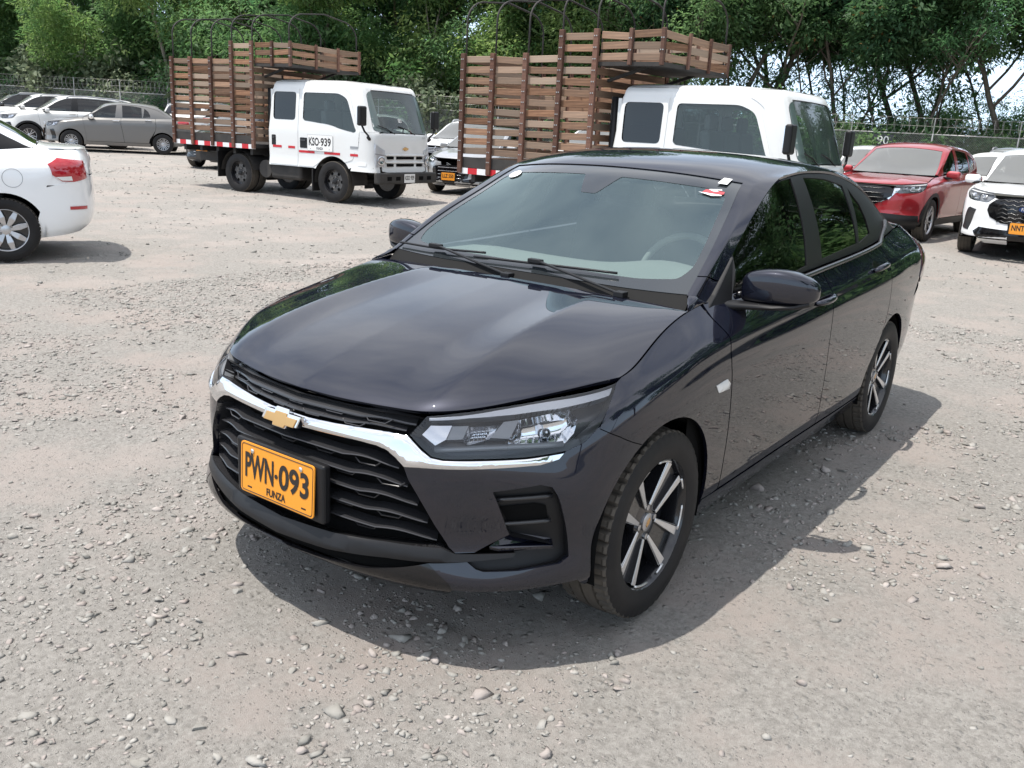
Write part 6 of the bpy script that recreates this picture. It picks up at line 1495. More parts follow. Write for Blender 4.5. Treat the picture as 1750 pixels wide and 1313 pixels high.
    for s_ in (1, -1):
        sk = MB(); sk.box(((XR + XF) / 2, s_ * (WB + .005), 1.03), (XF - XR, .02, .15)); sk.build('side_skirt', 'chassis', T)
        n = 13; dx = (XF - XR) / n
        for i in range(n):
            pm = MB(); pm.box((XR + dx * (i + .5), s_ * (WB + .014), .905), (dx, .012, .085)); pm.build('reflective_strip', 'stripe_white' if i % 2 == 0 else 'stripe_red', T)
    bays = [XR, -3.60, -3.03, -2.45, XF]
    boards = {}
    def board(a, b, zc, along, h_=.088, nm='board'):
        """plank from a to b (points in plan), shared meshes by length"""
        a = Vector((*a, zc)); b = Vector((*b, zc + g.normal(0, .009))); L_ = (b - a).length; key = (round(L_, 2), round(h_, 3), int(g.integers(3)))
        if key not in boards:
            mb = MB(); mb.box((0, 0, 0), (L_, .024, h_)); o = mb.build(nm, 'board_wood', T, bevel=.004, segs=1); boards[key] = o
        else:
            o = boards[key].copy(); COL.objects.link(o); o.parent = T
        o.location = (a + b) / 2; o.rotation_euler = (g.normal(0, .02), -math.asin(max(-1, min(1, (b.z - a.z) / L_))), math.atan2(b.y - a.y, b.x - a.x))
        return o
    def stake(x, y, z0, z1, w=.075):
        mb = MB(); mb.box((x, y, (z0 + z1) / 2), (w, .05, z1 - z0)); o = mb.build('stake', 'stake_wood', T, bevel=.004, segs=1)
        bm_ = MB()
        for zz in np.arange(z0 + .18, z1, .142):
            for sx in (-.015, .015): bm_.box((x + sx, y + math.copysign(.028, y), zz), (.014, .010, .014))
        b_ = bm_.build('bolts', 'galv', o); b_['kind'] = 'stuff'
    zs = [1.05 + .142 * i for i in range(11)]; ztop = zs[-1] + .05
    for s_ in (1, -1):
        for k in range(4):
            a, b = bays[k] + .03, bays[k + 1] - .03
            for zc in zs: board((a, s_ * (WB - .012)), (b, s_ * (WB - .012)), zc, 0)
            if k == 3:
                for zc in (zs[-1] + .142, zs[-1] + .284): board((a, s_ * (WB - .012)), (b, s_ * (WB - .012)), zc, 0)
        for x in bays: stake(x + (.03 if x == XR else -.03 if x == XF else 0), s_ * (WB + .028), .87, ztop + (.32 if x > -2.5 else .03))
        # rack over the cab
        for zc in (2.50, 2.635, 2.77):
            board((XF + .02, s_ * .96), (-1.44, s_ * .96), zc, 0, .088); board((-1.38, s_ * .96), (-.97, s_ * .96), zc, 0, .088)
        for x in (-1.41, -.95): stake(x, s_ * .985, 2.40, 2.84, .05)
    for zc in zs: board((XR + .02, -WB + .04), (XR + .02, WB - .04), zc, 1); board((XF - .03, -WB + .04), (XF - .03, WB - .04), zc, 1)
    for zc in (2.50, 2.635, 2.77):
        for ya in (-.94, -.31, .32): board((-.94, ya), (-.94, ya + .61), zc, 1, .088)
    for y_ in (-.32, .31):
        sk = MB(); sk.box((-.915, y_, 2.62), (.03, .05, .44)); sk.build('stake', 'stake_wood', T)
    rk = MB(); rk.box((-1.41, 0, 2.415), (.95, 1.94, .05)); rk.build('rack_floor', 'chassis', T)
    for s_ in (1, -1):
        br = MB(); br.bar((XF, s_ * .7, 2.22), (-1.3, s_ * .7, 2.40), .04); br.build('rack_brace', 'chassis', T)
    for x in (XR + .03, -3.60, -3.03, -2.48, -1.94, -1.0):
        w = WB - .03; zb = ztop - .25 if x < -2.5 else 2.55; zt = 3.36 if x < -2.5 else 3.42
        pts = [(x, -w, zb), (x, -w, zt - .36)] + [(x, -w + .36 * (1 - math.cos(a)) * 1.25, zt - .36 + .30 * math.sin(a)) for a in np.linspace(.2, 1.57, 6)]
        pts += [(x, 0, zt)] + [(p[0], -p[1], p[2]) for p in pts[::-1]]
        hm = MB(); hm.tube(pts, .014, 6); hm.build('canopy_hoop', 'chassis', T, smooth=True)
    return T

# ------------------------------------------------------------------ the other parked cars
_N3_SUV = [r for r in _N3[:6]] + [
 [(-2.05,0,1.458),(-2.05,.21,1.455),(-2.05,.385,1.445),(-2.05,.525,1.425),(-2.05,.585,1.410),(-2.05,.625,1.394)],
 [(-2.50,0,1.445),(-2.50,.21,1.442),(-2.50,.385,1.430),(-2.50,.525,1.410),(-2.50,.590,1.392),(-2.50,.635,1.365)],
 [(-2.90,0,1.415),(-2.90,.21,1.412),(-2.90,.385,1.400),(-2.90,.525,1.378),(-2.90,.595,1.355),(-2.90,.652,1.300)],
 [(-3.25,0,1.375),(-3.24,.22,1.372),(-3.22,.40,1.36),(-3.18,.53,1.335),(-3.15,.61,1.305),(-3.12,.68,1.215)],
 [(-3.40,0,1.26),(-3.39,.22,1.255),(-3.37,.42,1.245),(-3.33,.55,1.225),(-3.27,.645,1.20),(-3.20,.69,1.16)],
 [(-3.52,0,1.10),(-3.51,.24,1.10),(-3.49,.44,1.10),(-3.44,.58,1.10),(-3.36,.67,1.10),(-3.27,.70,1.095)],
 [(-3.56,0,1.06),(-3.55,.24,1.06),(-3.53,.44,1.06),(-3.48,.58,1.06),(-3.40,.67,1.06),(-3.30,.695,1.075)],
]
def make_warp(xk, zk, ys):
    xb = np.array(sorted(xk)); zb = np.array(sorted(zk))
    def W(p): return np.array([np.interp(p[0], xb[:, 0], xb[:, 1]), p[1] * ys, np.interp(p[2], zb[:, 0], zb[:, 1])])
    return W
SEDAN_X = lambda f, wb, r, wsb=-.345, wst=-1.0: [(.85, f + .05), (.80, f), (0, 0), (-.345, wsb), (-1.0, wst), (-2.6, -wb), (-3.62, -(wb + r))]
CARS = {
 'logan': dict(x=SEDAN_X(.80, 2.634, .92, -.30, -.92), z=[(0, 0), (.18, .19), (.73, .83), (.97, 1.02), (1.09, 1.10), (1.46, 1.53)], ys=1.0, R=.31, rim=.19, paint='paint_grey', style='split', spokes=8),
 'kia': dict(x=SEDAN_X(.80, 2.60, .84), z=[(0, 0), (.18, .18), (.73, .75), (.97, .97), (1.09, 1.10), (1.46, 1.46)], ys=.995, R=.31, rim=.205, paint='paint_white', style='cover', spokes=8),
 'hatch': dict(x=SEDAN_X(.76, 2.45, .70, -.28, -.92), z=[(0, 0), (.18, .18), (.73, .77), (.97, 1.0), (1.09, 1.10), (1.46, 1.50)], ys=.96, R=.30, rim=.19, paint='paint_silver', style='split', spokes=5, suv=True),
 'cx': dict(x=SEDAN_X(.90, 2.70, .92, -.42, -1.15), z=[(0, 0), (.18, .22), (.25, .33), (.73, .93), (.97, 1.09), (1.09, 1.19), (1.46, 1.665)], ys=1.062, R=.36, rim=.245, paint='paint_red', style='dark', spokes=5, suv=True, clad=True),
 'ford': dict(x=SEDAN_X(.92, 2.71, .92, -.35, -1.05), z=[(0, 0), (.18, .22), (.25, .31), (.73, .96), (.97, 1.10), (1.09, 1.19), (1.46, 1.67)], ys=1.08, R=.36, rim=.235, paint='paint_white', style='split', spokes=5, suv=True, clad=True),
 'duster': dict(x=SEDAN_X(.84, 2.67, .84, -.22, -.90), z=[(0, 0), (.18, .23), (.25, .33), (.73, .94), (.97, 1.12), (1.09, 1.19), (1.46, 1.64)], ys=1.04, R=.345, rim=.21, paint='paint_white_dusty', style='split', spokes=5, suv=True, clad=True, rails=True),
}
PLATE_AT = {}
def bgcar(name, label, kind, loc, rz, paint=None, plate_text=None, glass='dusty_glass', group=None, face=True, detail=1.0, category='car', tread=False):
    sp = dict(CARS[kind]); P = paint or sp['paint']; suv = sp.get('suv', False); clad = 'black_plastic' if sp.get('clad') else P
    W = make_warp(sp['x'], sp['z'], sp['ys']); wf = lambda x, z: (lambda q: (q[0], q[2]))(W(np.array([x, .8, z], float)))
    spec = {'warp': W, 'dens': 6, 'crease': side_crease}
    if suv: spec['N3'] = _N3_SUV; spec['glass_x'] = (-.47, -3.24)
    wrap, hood, top, glassS = make_nets(spec); front = front_surf(wrap)
    car = thing(name, label, category, loc, rz, group); h = .075 / detail
    R = sp['R']; ra = R + .05; xr = -[v for k, v in sp['x'] if k == -2.6][0] * -1
    panel('hood', hood, [(.012, .02), (.988, .02), (.988, .985), (.012, .985)], P, car, uvin=True, h=h * .8, thick=.016)
    u0, uw = .01, .25; ub, ut = (.60, .748) if not suv else (.752, .90)
    panel('roof', top, [(u0, .998), (ut, .998), (ut, .83 if suv else .80), (ub, .80), (ub, .20), (ut, .17 if suv else .20), (ut, .002), (u0, .002), (u0, .20), (uw, .20), (uw, .80), (u0, .80)], P, car, uvin=True, h=h, thick=.02)
    panel('windscreen', top, [(.003, .2015), (.2485, .2015), (.2485, .7985), (.003, .7985)], glass, car, uvin=True, h=h * 1.3, off=-.005, thick=0)
    panel('rear_window', top, [(ub + .003, .21), (ub + .003, .79), (ut - .004, .79), (ut - .004, .21)], 'side_glass', car, uvin=True, h=h * 1.3, off=-.004, thick=0)
    panel('tailgate' if suv else 'boot_lid', top, [(ut + .003, .02), (ut + .003, .98), (.998, .98), (.998, .02)], P, car, uvin=True, h=h)
    S2 = lambda l: wrap.uv([(x, .8, z) for x, z in l], (0, 2)); B2 = lambda l: S2([wf(*p) for p in l])
    W3 = lambda l: [tuple(W(np.array(p, float))) for p in l]
    gap = [(-.402, .918), (-.417, .858), (-.421, .77), (-.45, .628), (-.475, .468), (-.487, .293)]
    bgap = [(-1.492, .985), (-1.487, .88), (-1.481, .754), (-1.52, .535), (-1.552, .293)]
    rgap = [(-2.42, 1.04), (-2.43, .98), (-2.415, .898), (-2.43, .744), (-2.41, .64), (-2.33, .51), (-2.25, .41), (-2.215, .293)]
    zr = R + .002
    A1 = [(x, z) for x, _, z in arc(0, zr, ra, 62, 184, 18)]; A0 = [(x, z) for x, _, z in arc(0, zr, ra, -12, 61, 10)]; A2 = [(x, z) for x, _, z in arc(xr, zr, ra, 186, -6, 26)]
    i0 = np.linspace(.338, .4645, 7); H = W3(K['headlamp']); sm = W3(K['seam'])
    fend = np.concatenate([wrap.uv([sm[0], H[8], H[7]]), np.stack([i0, np.full(7, .997)], 1), B2(gap), S2(A1[::-1]), wrap.uv([sm[1]])])
    bx_ = lambda x: W(np.array([x, .8, 1.], float))[0]
    lo_, hi_ = wrap.n // 3, int(wrap.n * .92)
    ux = lambda x: np.interp(-x, -wrap.D[lo_:hi_, -1, 0], np.arange(lo_, hi_)) / (wrap.n - 1)
    beltr = lambda xa, xb, n=10: np.stack([[ux(bx_(x)) for x in np.linspace(xa, xb, n)], np.full(n, .998)], 1)
    e = .004; sh = lambda l, d: [(x + d, z) for x, z in l]
    fdoor = np.concatenate([beltr(-.43, -1.489), B2(sh(bgap, e)), B2(sh(gap, -e)[::-1])]); rdoor = np.concatenate([beltr(-1.497, -2.416), B2(sh(rgap, e)), B2(sh(bgap, -e)[::-1])])
    kf = [p for p in A2 if not (p[0] > xr and p[1] < zr + .20)]; kf = kf[[i for i, p in enumerate(kf) if p[1] > zr + .10][0]:]
    rr = [p for p in sh(rgap, -e)[::-1] if p[1] > .53]
    quart = np.concatenate([beltr(-2.43, -2.97), wrap.uv(W3([(-3.12, .69, 1.085), (-3.195, .755, 1.0), (-3.155, .805, .93), (-3.135, .822, .81), (-3.07, .832, .72)])), B2([(-3.06, .66), (-3.02, .55)]), S2(kf), B2(rr)])
    q6 = lambda l: wrap.uv(W3(l))
    tls = sp.get('tail') or [(-3.20, .755, 1.0), (-3.10, .815, .95), (-3.14, .822, .84), (-3.24, .81, .775), (-3.36, .76, .77), (-3.5, .6, .80), (-3.5, .6, .99), (-3.36, .73, 1.0)]
    if suv: tls = [(-3.16, .77, 1.05), (-3.10, .80, 1.0), (-3.12, .82, .86), (-3.24, .81, .80), (-3.42, .68, .80), (-3.42, .65, 1.0)]
    for s_ in (1, -1):
        panel('front_wing', wrap, fend, P, car, uvin=True, side=s_, h=h); fd = panel('front_door', wrap, fdoor, P, car, uvin=True, side=s_, h=h); rd = panel('rear_door', wrap, rdoor, P, car, uvin=True, side=s_, h=h)
        panel('rear_wing', wrap, quart, P, car, uvin=True, side=s_, h=h)
        panel('sill', wrap, np.concatenate([S2([(-ra + .0, wf(0, .286)[1])]), S2([(xr + ra + .02, wf(0, .286)[1])]), S2([(xr + ra, wf(0, .2)[1]), (-ra + .01, wf(0, .2)[1])])]), clad, car, uvin=True, side=s_, h=h, off=.003)
        k0 = wrap.uv(W3([(-3.06, .834, .71), (-3.06, .832, .66), (-3.0, .835, .53), (-2.955, .83, .42), (-2.95, .80, .28), (-2.94, .775, .22)]))
        panel('rear_bumper', wrap, np.concatenate([k0, [(a, .02) for a in np.linspace(k0[-1][0] + .01, .999, 8)], [(.999, .62)], [(a, .62) for a in np.linspace(.99, .905, 4)]]), P, car, uvin=True, side=s_, h=h)
        panel('boot_panel', wrap, [(.905, .63), (.999, .63), (.999, .99), (.875, .99)] if not suv else [(.87, .63), (.999, .63), (.999, .93), (.87, .93)], P, car, uvin=True, side=s_, h=h, off=-.003)
        panel('rear_corner', wrap, [(.808, .56), (.935, .56), (.935, .985), (.808, .985)] if not suv else [(.81, .58), (.935, .58), (.935, .985), (.81, .985)], P, car, uvin=True, side=s_, h=h, off=-.005, thick=0)
        tl = panel('tail_lamp', wrap, W3(tls), 'tail_red', car, side=s_, h=h * .7, off=.005, dome=.006)
        panel('reversing_lens', wrap, W3([(-3.17, .82, .82), (-3.24, .81, .785), (-3.34, .765, .785), (-3.33, .77, .83)]), 'indicator_clear', tl, side=s_, h=h, off=.013, thick=.003)
        panel('rear_reflector', wrap, W3([(-3.30, .765, .50), (-3.46, .62, .50), (-3.46, .62, .53), (-3.30, .77, .53)]), 'tail_red', car, side=s_, h=h, off=.005, thick=.004)
        if clad != P:
            for xc in (0, xr):
                ou = [(x, z) for x, _, z in arc(xc, zr, ra + .055, -10, 190, 20)]; inn = [(x, z) for x, _, z in arc(xc, zr, ra - .004, 190, -10, 20)]
                panel('arch_trim', wrap, S2(ou + inn), clad, car, uvin=True, side=s_, h=h, off=.007, thick=.012)
        # side glass
        if suv:
            fg, rg, qg = K['fglass'], [(-1.531, .639, 1.375), (-1.9, .64, 1.37), (-2.30, .64, 1.345), (-2.36, .764, 1.07), (-1.532, .772, 1.036)], [(-2.36, .65, 1.34), (-2.75, .66, 1.28), (-2.95, .69, 1.20), (-2.98, .71, 1.12), (-2.42, .76, 1.07)]
        else: fg, rg, qg = K['fglass'], K['rglass'], K['qglass']
        gl = [glassS.uv(W3(q)) for q in (fg, rg, qg)]
        panel('door_frame', glassS, [(.004, .0), (.5, .0), (.996, .0), (.996, .98), (.75, .98), (.5, .98), (.25, .98), (.004, .98)], P if kind in ('logan', 'cx') else 'black_plastic', car, holes=gl, uvin=True, side=s_, h=h, off=-.004, thick=.01)
        for q, nm, pr in ((gl[0], 'window', fd), (gl[1], 'window', rd), (gl[2], 'quarter_window', car)): panel(nm, glassS, q, 'side_glass', pr, uvin=True, side=s_, h=h * 1.3, off=-.009, thick=0)
        for xa, za, dd in ((-1.36, .888, fd), (-2.22, .952, rd)):
            uv_ = B2([(xa, za)])[0]; q = wrap.pos(*uv_) + wrap.nor(*uv_) * .022; hm = MB(); hm.box((q[0], q[1] * s_, q[2]), (.20, .03, .028)); hm.build('handle', 'chrome' if kind == 'logan' else P, dd, bevel=.010, segs=2)
        m0 = W(np.array([-.68, .90, 1.01])); mm = MB(); mm.box((m0[0], m0[1] * s_, m0[2]), (.13, .24, .14)); mo = mm.build('door_mirror', P if kind != 'logan' else 'chrome', car, bevel=.05, segs=3)
        am = MB(); f0 = W(np.array([-.60, .77, .95])); am.bar((f0[0], f0[1] * s_, f0[2]), (m0[0], (m0[1] - .02) * s_, m0[2] - .06), .09, .03); am.build('mirror_arm', 'black_plastic', mo, bevel=.008)
        # nose
        bo_ = [tuple(p) for p in W3(K['grille_side'][:1] + [(.70, .48, .42), (.66, .54, .30), (.62, .53, .225), (.50, .67, .222), (.338, .769, .227)])]
        bump = np.concatenate([wrap.uv(W3([(.745, .25, .665), (.775, .16, .30), (.66, .16, .19), (.60, .45, .18)] + K['bot'])), S2(A0), wrap.uv([sm[2], sm[1], sm[0]] + H[9:17] + [H[0]])])
        panel('front_bumper', wrap, bump, P, car, uvin=True, side=s_, h=h * .7, thick=.02)
        lamp = sp.get('lamp'); HL = W3(lamp) if lamp else H
        ln = panel('headlamp', wrap, HL, 'lens_clear', car, side=s_, h=h, off=.002, thick=0); wall('headlamp_wall', wrap, HL, .0, -.06, 'lamp_grey', ln, side=s_); panel('headlamp_back', wrap, HL, 'lamp_silver' if kind in ('logan', 'hatch') else 'lamp_grey', ln, side=s_, h=h, off=-.05, thick=0)
        for q, mt, of in ((K['big_bowl'], 'chrome', -.02), (K['small_bowl'], 'reflector', -.03)): panel('bowl', wrap, W3(q), mt, ln, side=s_, h=.03, off=of, thick=.01, dome=-.03)
        if kind in ('cx', 'ford', 'duster', 'hatch'):
            panel('headlamp_strip', wrap, W3(K['eyebrow']), 'label_white' if kind in ('cx', 'ford') else 'lamp_silver', ln, side=s_, h=h, off=-.012, thick=.01)
        if kind in ('ford', 'duster', 'logan', 'hatch'):
            panel('fog_recess', wrap, W3([K['fog'][i] for i in (0, 1, 2, 3, 4, 5, 6, 7)]), 'gloss_black' if kind != 'ford' else 'satin_black', car, side=s_, h=h, off=.006, thick=.01)
        wheel(car, (0, s_ * (.747 * sp['ys']), R), s_, R=R, W=.205, rim=sp['rim'], style=sp['style'], spokes=sp['spokes'], tread=tread); wheel(car, (xr, s_ * (.747 * sp['ys']), R), s_, R=R, W=.205, rim=sp['rim'], style=sp['style'], spokes=sp['spokes'], tread=tread)
        for xc in (0, xr):
            lm = MB(); V = []; n_ = 18
            for y_ in (.82 * sp['ys'], .48):
                for a_ in np.linspace(math.radians(-14), math.radians(194), n_): V.append((xc + (ra - .006) * math.cos(a_), s_ * y_, zr + (ra - .006) * math.sin(a_)))
            lm.add(V, [(i, i + 1, n_ + i + 1, n_ + i) for i in range(n_ - 1)] + [tuple(range(n_, 2 * n_))]); lm.build('wheel_well', 'void_black', car)
        if sp.get('rails'):
            rm = MB(); pts = [Vector(top.pos(u_, .94 if s_ > 0 else .06)) + Vector((0, 0, .0 if u_ in (.30, .74) else .05)) for u_ in (.30, .33, .45, .60, .70, .74)]; rm.tube(pts, .022, 8); rm.build('roof_rail', 'lamp_grey', car, smooth=True)
    # grille and plate
    if kind == 'cx':   gp = [(.755, .001, .715), (.735, .20, .712), (.70, .36, .700), (.685, .44, .66), (.70, .42, .58), (.765, .20, .47), (.79, .001, .46)]
    elif kind == 'ford': gp = [(.76, .001, .69), (.74, .20, .69), (.705, .38, .67), (.69, .46, .61), (.69, .47, .55), (.70, .42, .48), (.75, .27, .42), (.79, .001, .41)]
    elif kind == 'hatch': gp = [(.78, .001, .60), (.76, .20, .60), (.70, .45, .57), (.69, .48, .50), (.70, .44, .36), (.77, .20, .30), (.80, .001, .30)]
    else: gp = [(.76, .001, .70), (.735, .22, .70), (.70, .40, .69), (.70, .41, .62), (.74, .30, .59), (.785, .001, .585)]
    gm = W3(gp); go = panel('grille', front, mirror_loop(gm), 'gloss_black', car, h=h, off=.006, thick=.02)
    zlo, zhi = gm[-1][2], gm[0][2]
    for k_ in range(4 if kind not in ('ford',) else 6):
        z_ = zlo + (zhi - zlo) * (k_ + .7) / (4.3 if kind != 'ford' else 6.3); yy = .30 * sp['ys'] if kind != 'ford' else .36
        pts = []
        for y_ in np.linspace(-yy, yy, 13):
            u_, v_ = front.find((.8, y_, z_ + (.012 * (1 if int(round((y_ + yy) / (yy / 6))) % 2 else -1) if kind == 'ford' else 0)), (1, 2)); pts.append(front.pos(u_, v_) + front.nor(u_, v_) * .010)
        sb = MB(); sb.tube(pts, .007, 5); sb.build('grille_slat', 'chrome' if kind in ('logan', 'duster', 'hatch') else 'satin_black', go, smooth=True)
    if kind == 'cx':
        for s_ in (1, -1): panel('chrome_wing', front, [tuple(p) for p in W3([(.69, .43, .69), (.66, .50, .70), (.655, .52, .685), (.69, .46, .63), (.72, .38, .545), (.78, .10, .435), (.79, .001, .43), (.79, .001, .455), (.765, .20, .47), (.70, .41, .585)])], 'chrome', car, side=s_, h=h * .6, off=.008, dome=.008)
    if kind in ('ford', 'hatch'):
        li = W3([(.80, .001, .35 if kind == 'ford' else .31), (.775, .25, .35 if kind == 'ford' else .31), (.66, .55, .36), (.60, .60, .30), (.66, .52, .25), (.77, .25, .24), (.80, .001, .24)]); panel('lower_intake', front, mirror_loop(li), 'gloss_black', car, h=h, off=.006, thick=.01)
    if clad != P and kind != 'ford':
        li = W3([(.80, .001, .36), (.772, .25, .36), (.69, .49, .35), (.57, .64, .34), (.42, .76, .34), (.40, .757, .25), (.33, .715, .18), (.48, .60, .175), (.60, .455, .178), (.65, .25, .185), (.67, .001, .185)]); panel('lower_cladding', front, mirror_loop(li), clad, car, h=h, off=.007, thick=.01)
    c0 = front.pos(*front.find((.8, 0, (zlo + zhi) / 2 + .02), (1, 2)))
    if kind == 'ford':
        em = MB(); em.prism([(.105 * math.cos(a), .05 * math.sin(a)) for a in np.linspace(0, 6.283, 28)[:-1]], lambda a, b, t_: Vector((c0[0] + .016 + t_, a, c0[2] + b + .03)), .012); eo = em.build('emblem', 'chrome', go)
        em = MB(); em.prism([(.093 * math.cos(a), .041 * math.sin(a)) for a in np.linspace(0, 6.283, 28)[:-1]], lambda a, b, t_: Vector((c0[0] + .028 + t_, a, c0[2] + b + .03)), .003); em.build('emblem_face', 'emblem_blue', eo)
        V, F = text_mesh('Ford', .042); lm = MB(); lm.add([(c0[0] + .0325, v[0], c0[2] + v[1] + .03) for v in V], F); lm.build('emblem_lettering', 'label_white', eo)
    elif kind in ('logan', 'duster'):
        em = MB(); d_ = [(0, .075), (.042, 0), (0, -.075), (-.042, 0)]; em.tube([Vector((c0[0] + .03, a, c0[2] + b)) for a, b in d_], .013, 6, closed=True); em.build('emblem', 'chrome', go, smooth=True)
    elif kind == 'hatch':
        em = MB()
        for dz in (.018, -.018): em.bar((c0[0] + .02, -.05, c0[2] + .16 + dz + .02), (c0[0] + .02, .05, c0[2] + .16 + dz - .02), .012, .014)
        em.build('emblem', 'chrome', go)
    pz = W(np.array([.8, 0, .50 if kind not in ('hatch', 'ford') else .38]))[2]; PLATE_AT[kind] = (float(front.pos(*front.find((.8, 0, pz), (1, 2)))[0]), float(pz))
    if kind == 'kia':
        uv0 = wrap.find(W(np.array([-2.72, .84, .80])), (0, 2)); c_ = wrap.pos(*uv0)
        pts = []
        for a_ in np.linspace(0, 6.283, 29)[:-1]:
            u_ = wrap.find((c_[0] + .088 * math.cos(a_), .84, c_[2] + .088 * math.sin(a_)), (0, 2)); q = wrap.pos(*u_) + wrap.nor(*u_) * .0005; pts.append(q)
        fm = MB(); fm.tube(pts, .0028, 5, closed=True); fm.build('fuel_flap_gap', 'lamp_grey', car)
    # underside and cabin
    um = MB(); um.box(((xr) / 2, 0, .24), (-xr - .7, 1.45, .04)); um.box((0, 0, .26), (.8, .92, .04)); um.box((xr - .05, 0, .27), (1.0, .92, .04)); um.box((.30, 0, .5), (.5, .86, .36)); um.box((xr - .5, 0, .55), (.4, .9, .4)); um.build('underbody', 'void_black', car)
    for s_ in (1, -1): panel('inner_shell', wrap, [(.345, .30), (.36, .62), (.345, .95), (.47, .97), (.80, .97), (.80, .62), (.775, .62), (.745, .60), (.715, .56), (.698, .3), (.698, .06), (.44, .06), (.43, .3), (.425, .55), (.40, .66), (.375, .64)], 'void_black', car, uvin=True, side=s_, h=.2, off=-.03, thick=0)
    a = W(np.array([-.40, 0, .93])); b = W(np.array([-.95, 0, .93])); dm = MB(); dm.box(((a[0] + b[0]) / 2, 0, a[2] - .12), (a[0] - b[0], 1.25 * sp['ys'], .24)); dm.build('dashboard', 'dash', car, bevel=.06)
    zb = W(np.array([0, 0, .9]))[2]
    for y_ in (-.37, .37):
        sm_ = MB(); c_ = W(np.array([-1.6, 0, .8])); sm_.box((c_[0], y_, zb - .05), (.16, .5, .7), M3=Matrix.Rotation(-.2, 3, 'Y')); sm_.box((c_[0] - .09, y_, zb + .38), (.09, .26, .18)); sm_.build('seat', 'seat_cloth', car, bevel=.05)
    c_ = W(np.array([-2.5, 0, .8])); sm_ = MB(); sm_.box((c_[0], 0, zb - .02), (.2, 1.2, .6)); sm_.build('rear_seat', 'seat_cloth', car, bevel=.05)
    return car
pmat('emblem_blue', (.01, .03, .12), rough=.3)

# ------------------------------------------------------------------ the scene
build_ground()
build_sedan()
build_fence()
build_trees()
def gz(x, y): return float(ground_z(x, y))
D_ = math.radians
_built = {}
def repaint(o, src, dst):
    for sl in getattr(o, 'material_slots', []):
        if sl.material and sl.material.name == src: sl.link = 'OBJECT'; sl.material = M[dst]
    for c in o.children: repaint(c, src, dst)
def park(name, label, kind, x, y, deg, paint=None, plate_text=None, **kw):
    loc = (x, y, gz(x, y))
    if kind in _built:
        c = copy_tree(_built[kind]); c.name = name; c.location = loc; c.rotation_euler = (0, 0, D_(deg)); c['label'] = label; c['category'] = kw.get('category', 'car')
        if paint: repaint(c, CARS[kind]['paint'], paint)
    else:
        c = bgcar(name, label, kind, loc, D_(deg), paint=None, **kw); _built[kind] = c
        if paint: repaint(c, CARS[kind]['paint'], paint)
    if plate_text:
        px, pz = PLATE_AT[kind]
        pb = MB(); pb.box((px + .016, 0, pz), (.03, .38, .17)); pb.build('plate_holder', 'black_plastic', c, bevel=.006)
        plate(c, (px + .032, 0, pz), (1, 0, 0), plate_text, None, detail=False)
    return c
def fit_axle(px, py, deg, which, kind_ys=1.0, wb=0.0, side=1):
    """front-axle centre from one wheel's ground contact: side +1 left wheel, -1 right wheel; wb>0 if it is a rear wheel"""
    a = D_(deg); f = (math.cos(a), math.sin(a)); l = (-f[1], f[0])
    return px + f[0] * wb - l[0] * .76 * kind_ys * side, py + f[1] * wb - l[1] * .76 * kind_ys * side
x, y = -9.45, -10.91; a = D_(96.5)

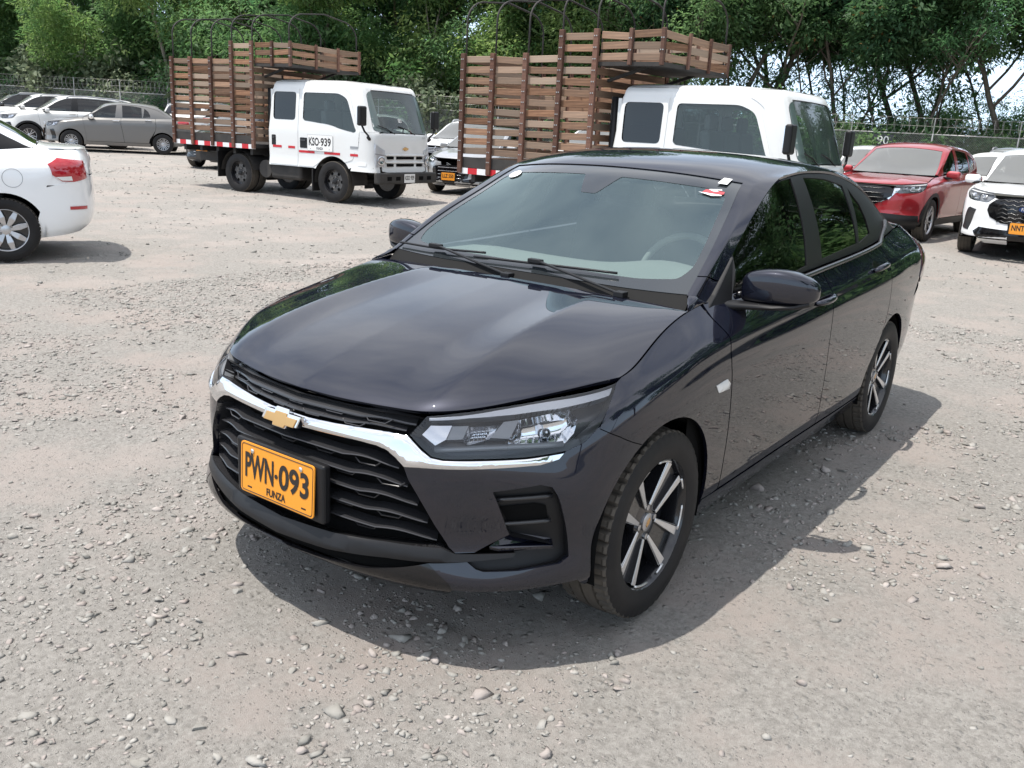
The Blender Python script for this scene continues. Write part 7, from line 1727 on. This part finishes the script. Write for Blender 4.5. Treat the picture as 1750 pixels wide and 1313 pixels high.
T1 = (x - (-math.sin(a)) * -.80, y - math.cos(a) * -.80)
build_truck('white crew-cab stake truck with number KSO-939 on its door', (T1[0], T1[1], gz(*T1)), D_(96.5))
a = D_(90.0); f2 = np.array((math.cos(a), math.sin(a))); l2 = np.array((-f2[1], f2[0])); T2 = np.array((-8.17, -6.85)) + f2 * 4.17 + l2 * .985
build_truck('white crew-cab stake truck standing behind the dark sedan, its door hidden', (T2[0], T2[1], gz(*T2)), D_(90.0), door_text=None, windscreen_no=None, seed=9)
x, y = fit_axle(-1.77, -7.28, -27, 'r', wb=2.60); park('parked_sedan', 'glossy white sedan with red tail lamp, fuel flap and silver wheel covers', 'kia', x, y, -27, glass='side_glass', detail=1.6, tread=True)
x, y = fit_axle(-12.40, -25.95, -34, 'f'); park('parked_sedan', 'dusty grey sedan with chrome mirror standing side-on behind the white sedan', 'logan', x, y, -34, plate_text='HKW 21')
# white off-roaders behind the grey sedan
park('parked_suv', 'white SUV with roof rails and dusty windscreen, directly behind the grey sedan', 'duster', -12.5, -28.9, -22, plate_text=None, category='suv')
park('parked_suv', 'white SUV with black roof bars, beyond the one directly behind the grey sedan', 'duster', -14.0, -33.6, -22, category='suv')
park('parked_suv', 'dark SUV at the far end of the row beyond the white ones', 'duster', -15.6, -38.6, -22, paint='paint_dark', category='suv')
park('parked_suv', 'white SUV with roof rails between the grey sedan and the wooden stake bed', 'duster', -18.4, -26.4, -150, category='suv')
park('parked_hatchback', 'silver hatchback with plate LLZ 550 between the two stake trucks', 'hatch', -13.75, -11.35, 12, plate_text='LLZ 550')
park('parked_car', 'dark car with an orange plate seen under the bed of the KSO-939 truck', 'hatch', -12.7, -18.95, 20, paint='paint_dark', plate_text='PBH 85')
park('parked_suv', 'white SUV seen through the slats of the KSO-939 truck', 'duster', -18.6, -20.6, 15, category='suv')
park('parked_suv', 'white SUV standing behind the silver hatchback', 'duster', -15.9, -13.6, 12, paint='paint_white', category='suv')
park('parked_suv', 'white SUV seen through the slats of the truck behind the sedan', 'duster', -16.4, -9.9, 8, paint='paint_white', category='suv')
park('parked_suv', 'red SUV with dark grille and silver chrome wing, standing behind the sedan tail', 'cx', -14.57, -2.43, -3, category='suv')
park('parked_suv', 'white SUV with honeycomb grille and orange plate NNT-2', 'ford', -13.7, .06, 3, plate_text='NNT-27', category='suv')
park('parked_car', 'white car with dusty windscreen in the gap behind the red SUV', 'logan', -19.7, -1.5, 3, paint='paint_white_dusty')
park('parked_suv', 'silver-roofed SUV farthest back behind the red SUV', 'duster', -25.8, -2.1, 3, paint='paint_silver', category='suv')
park('parked_car', 'white car half hidden by the red SUV and the truck cab', 'logan', -20.4, -4.4, 8, paint='paint_white')
build_stones()
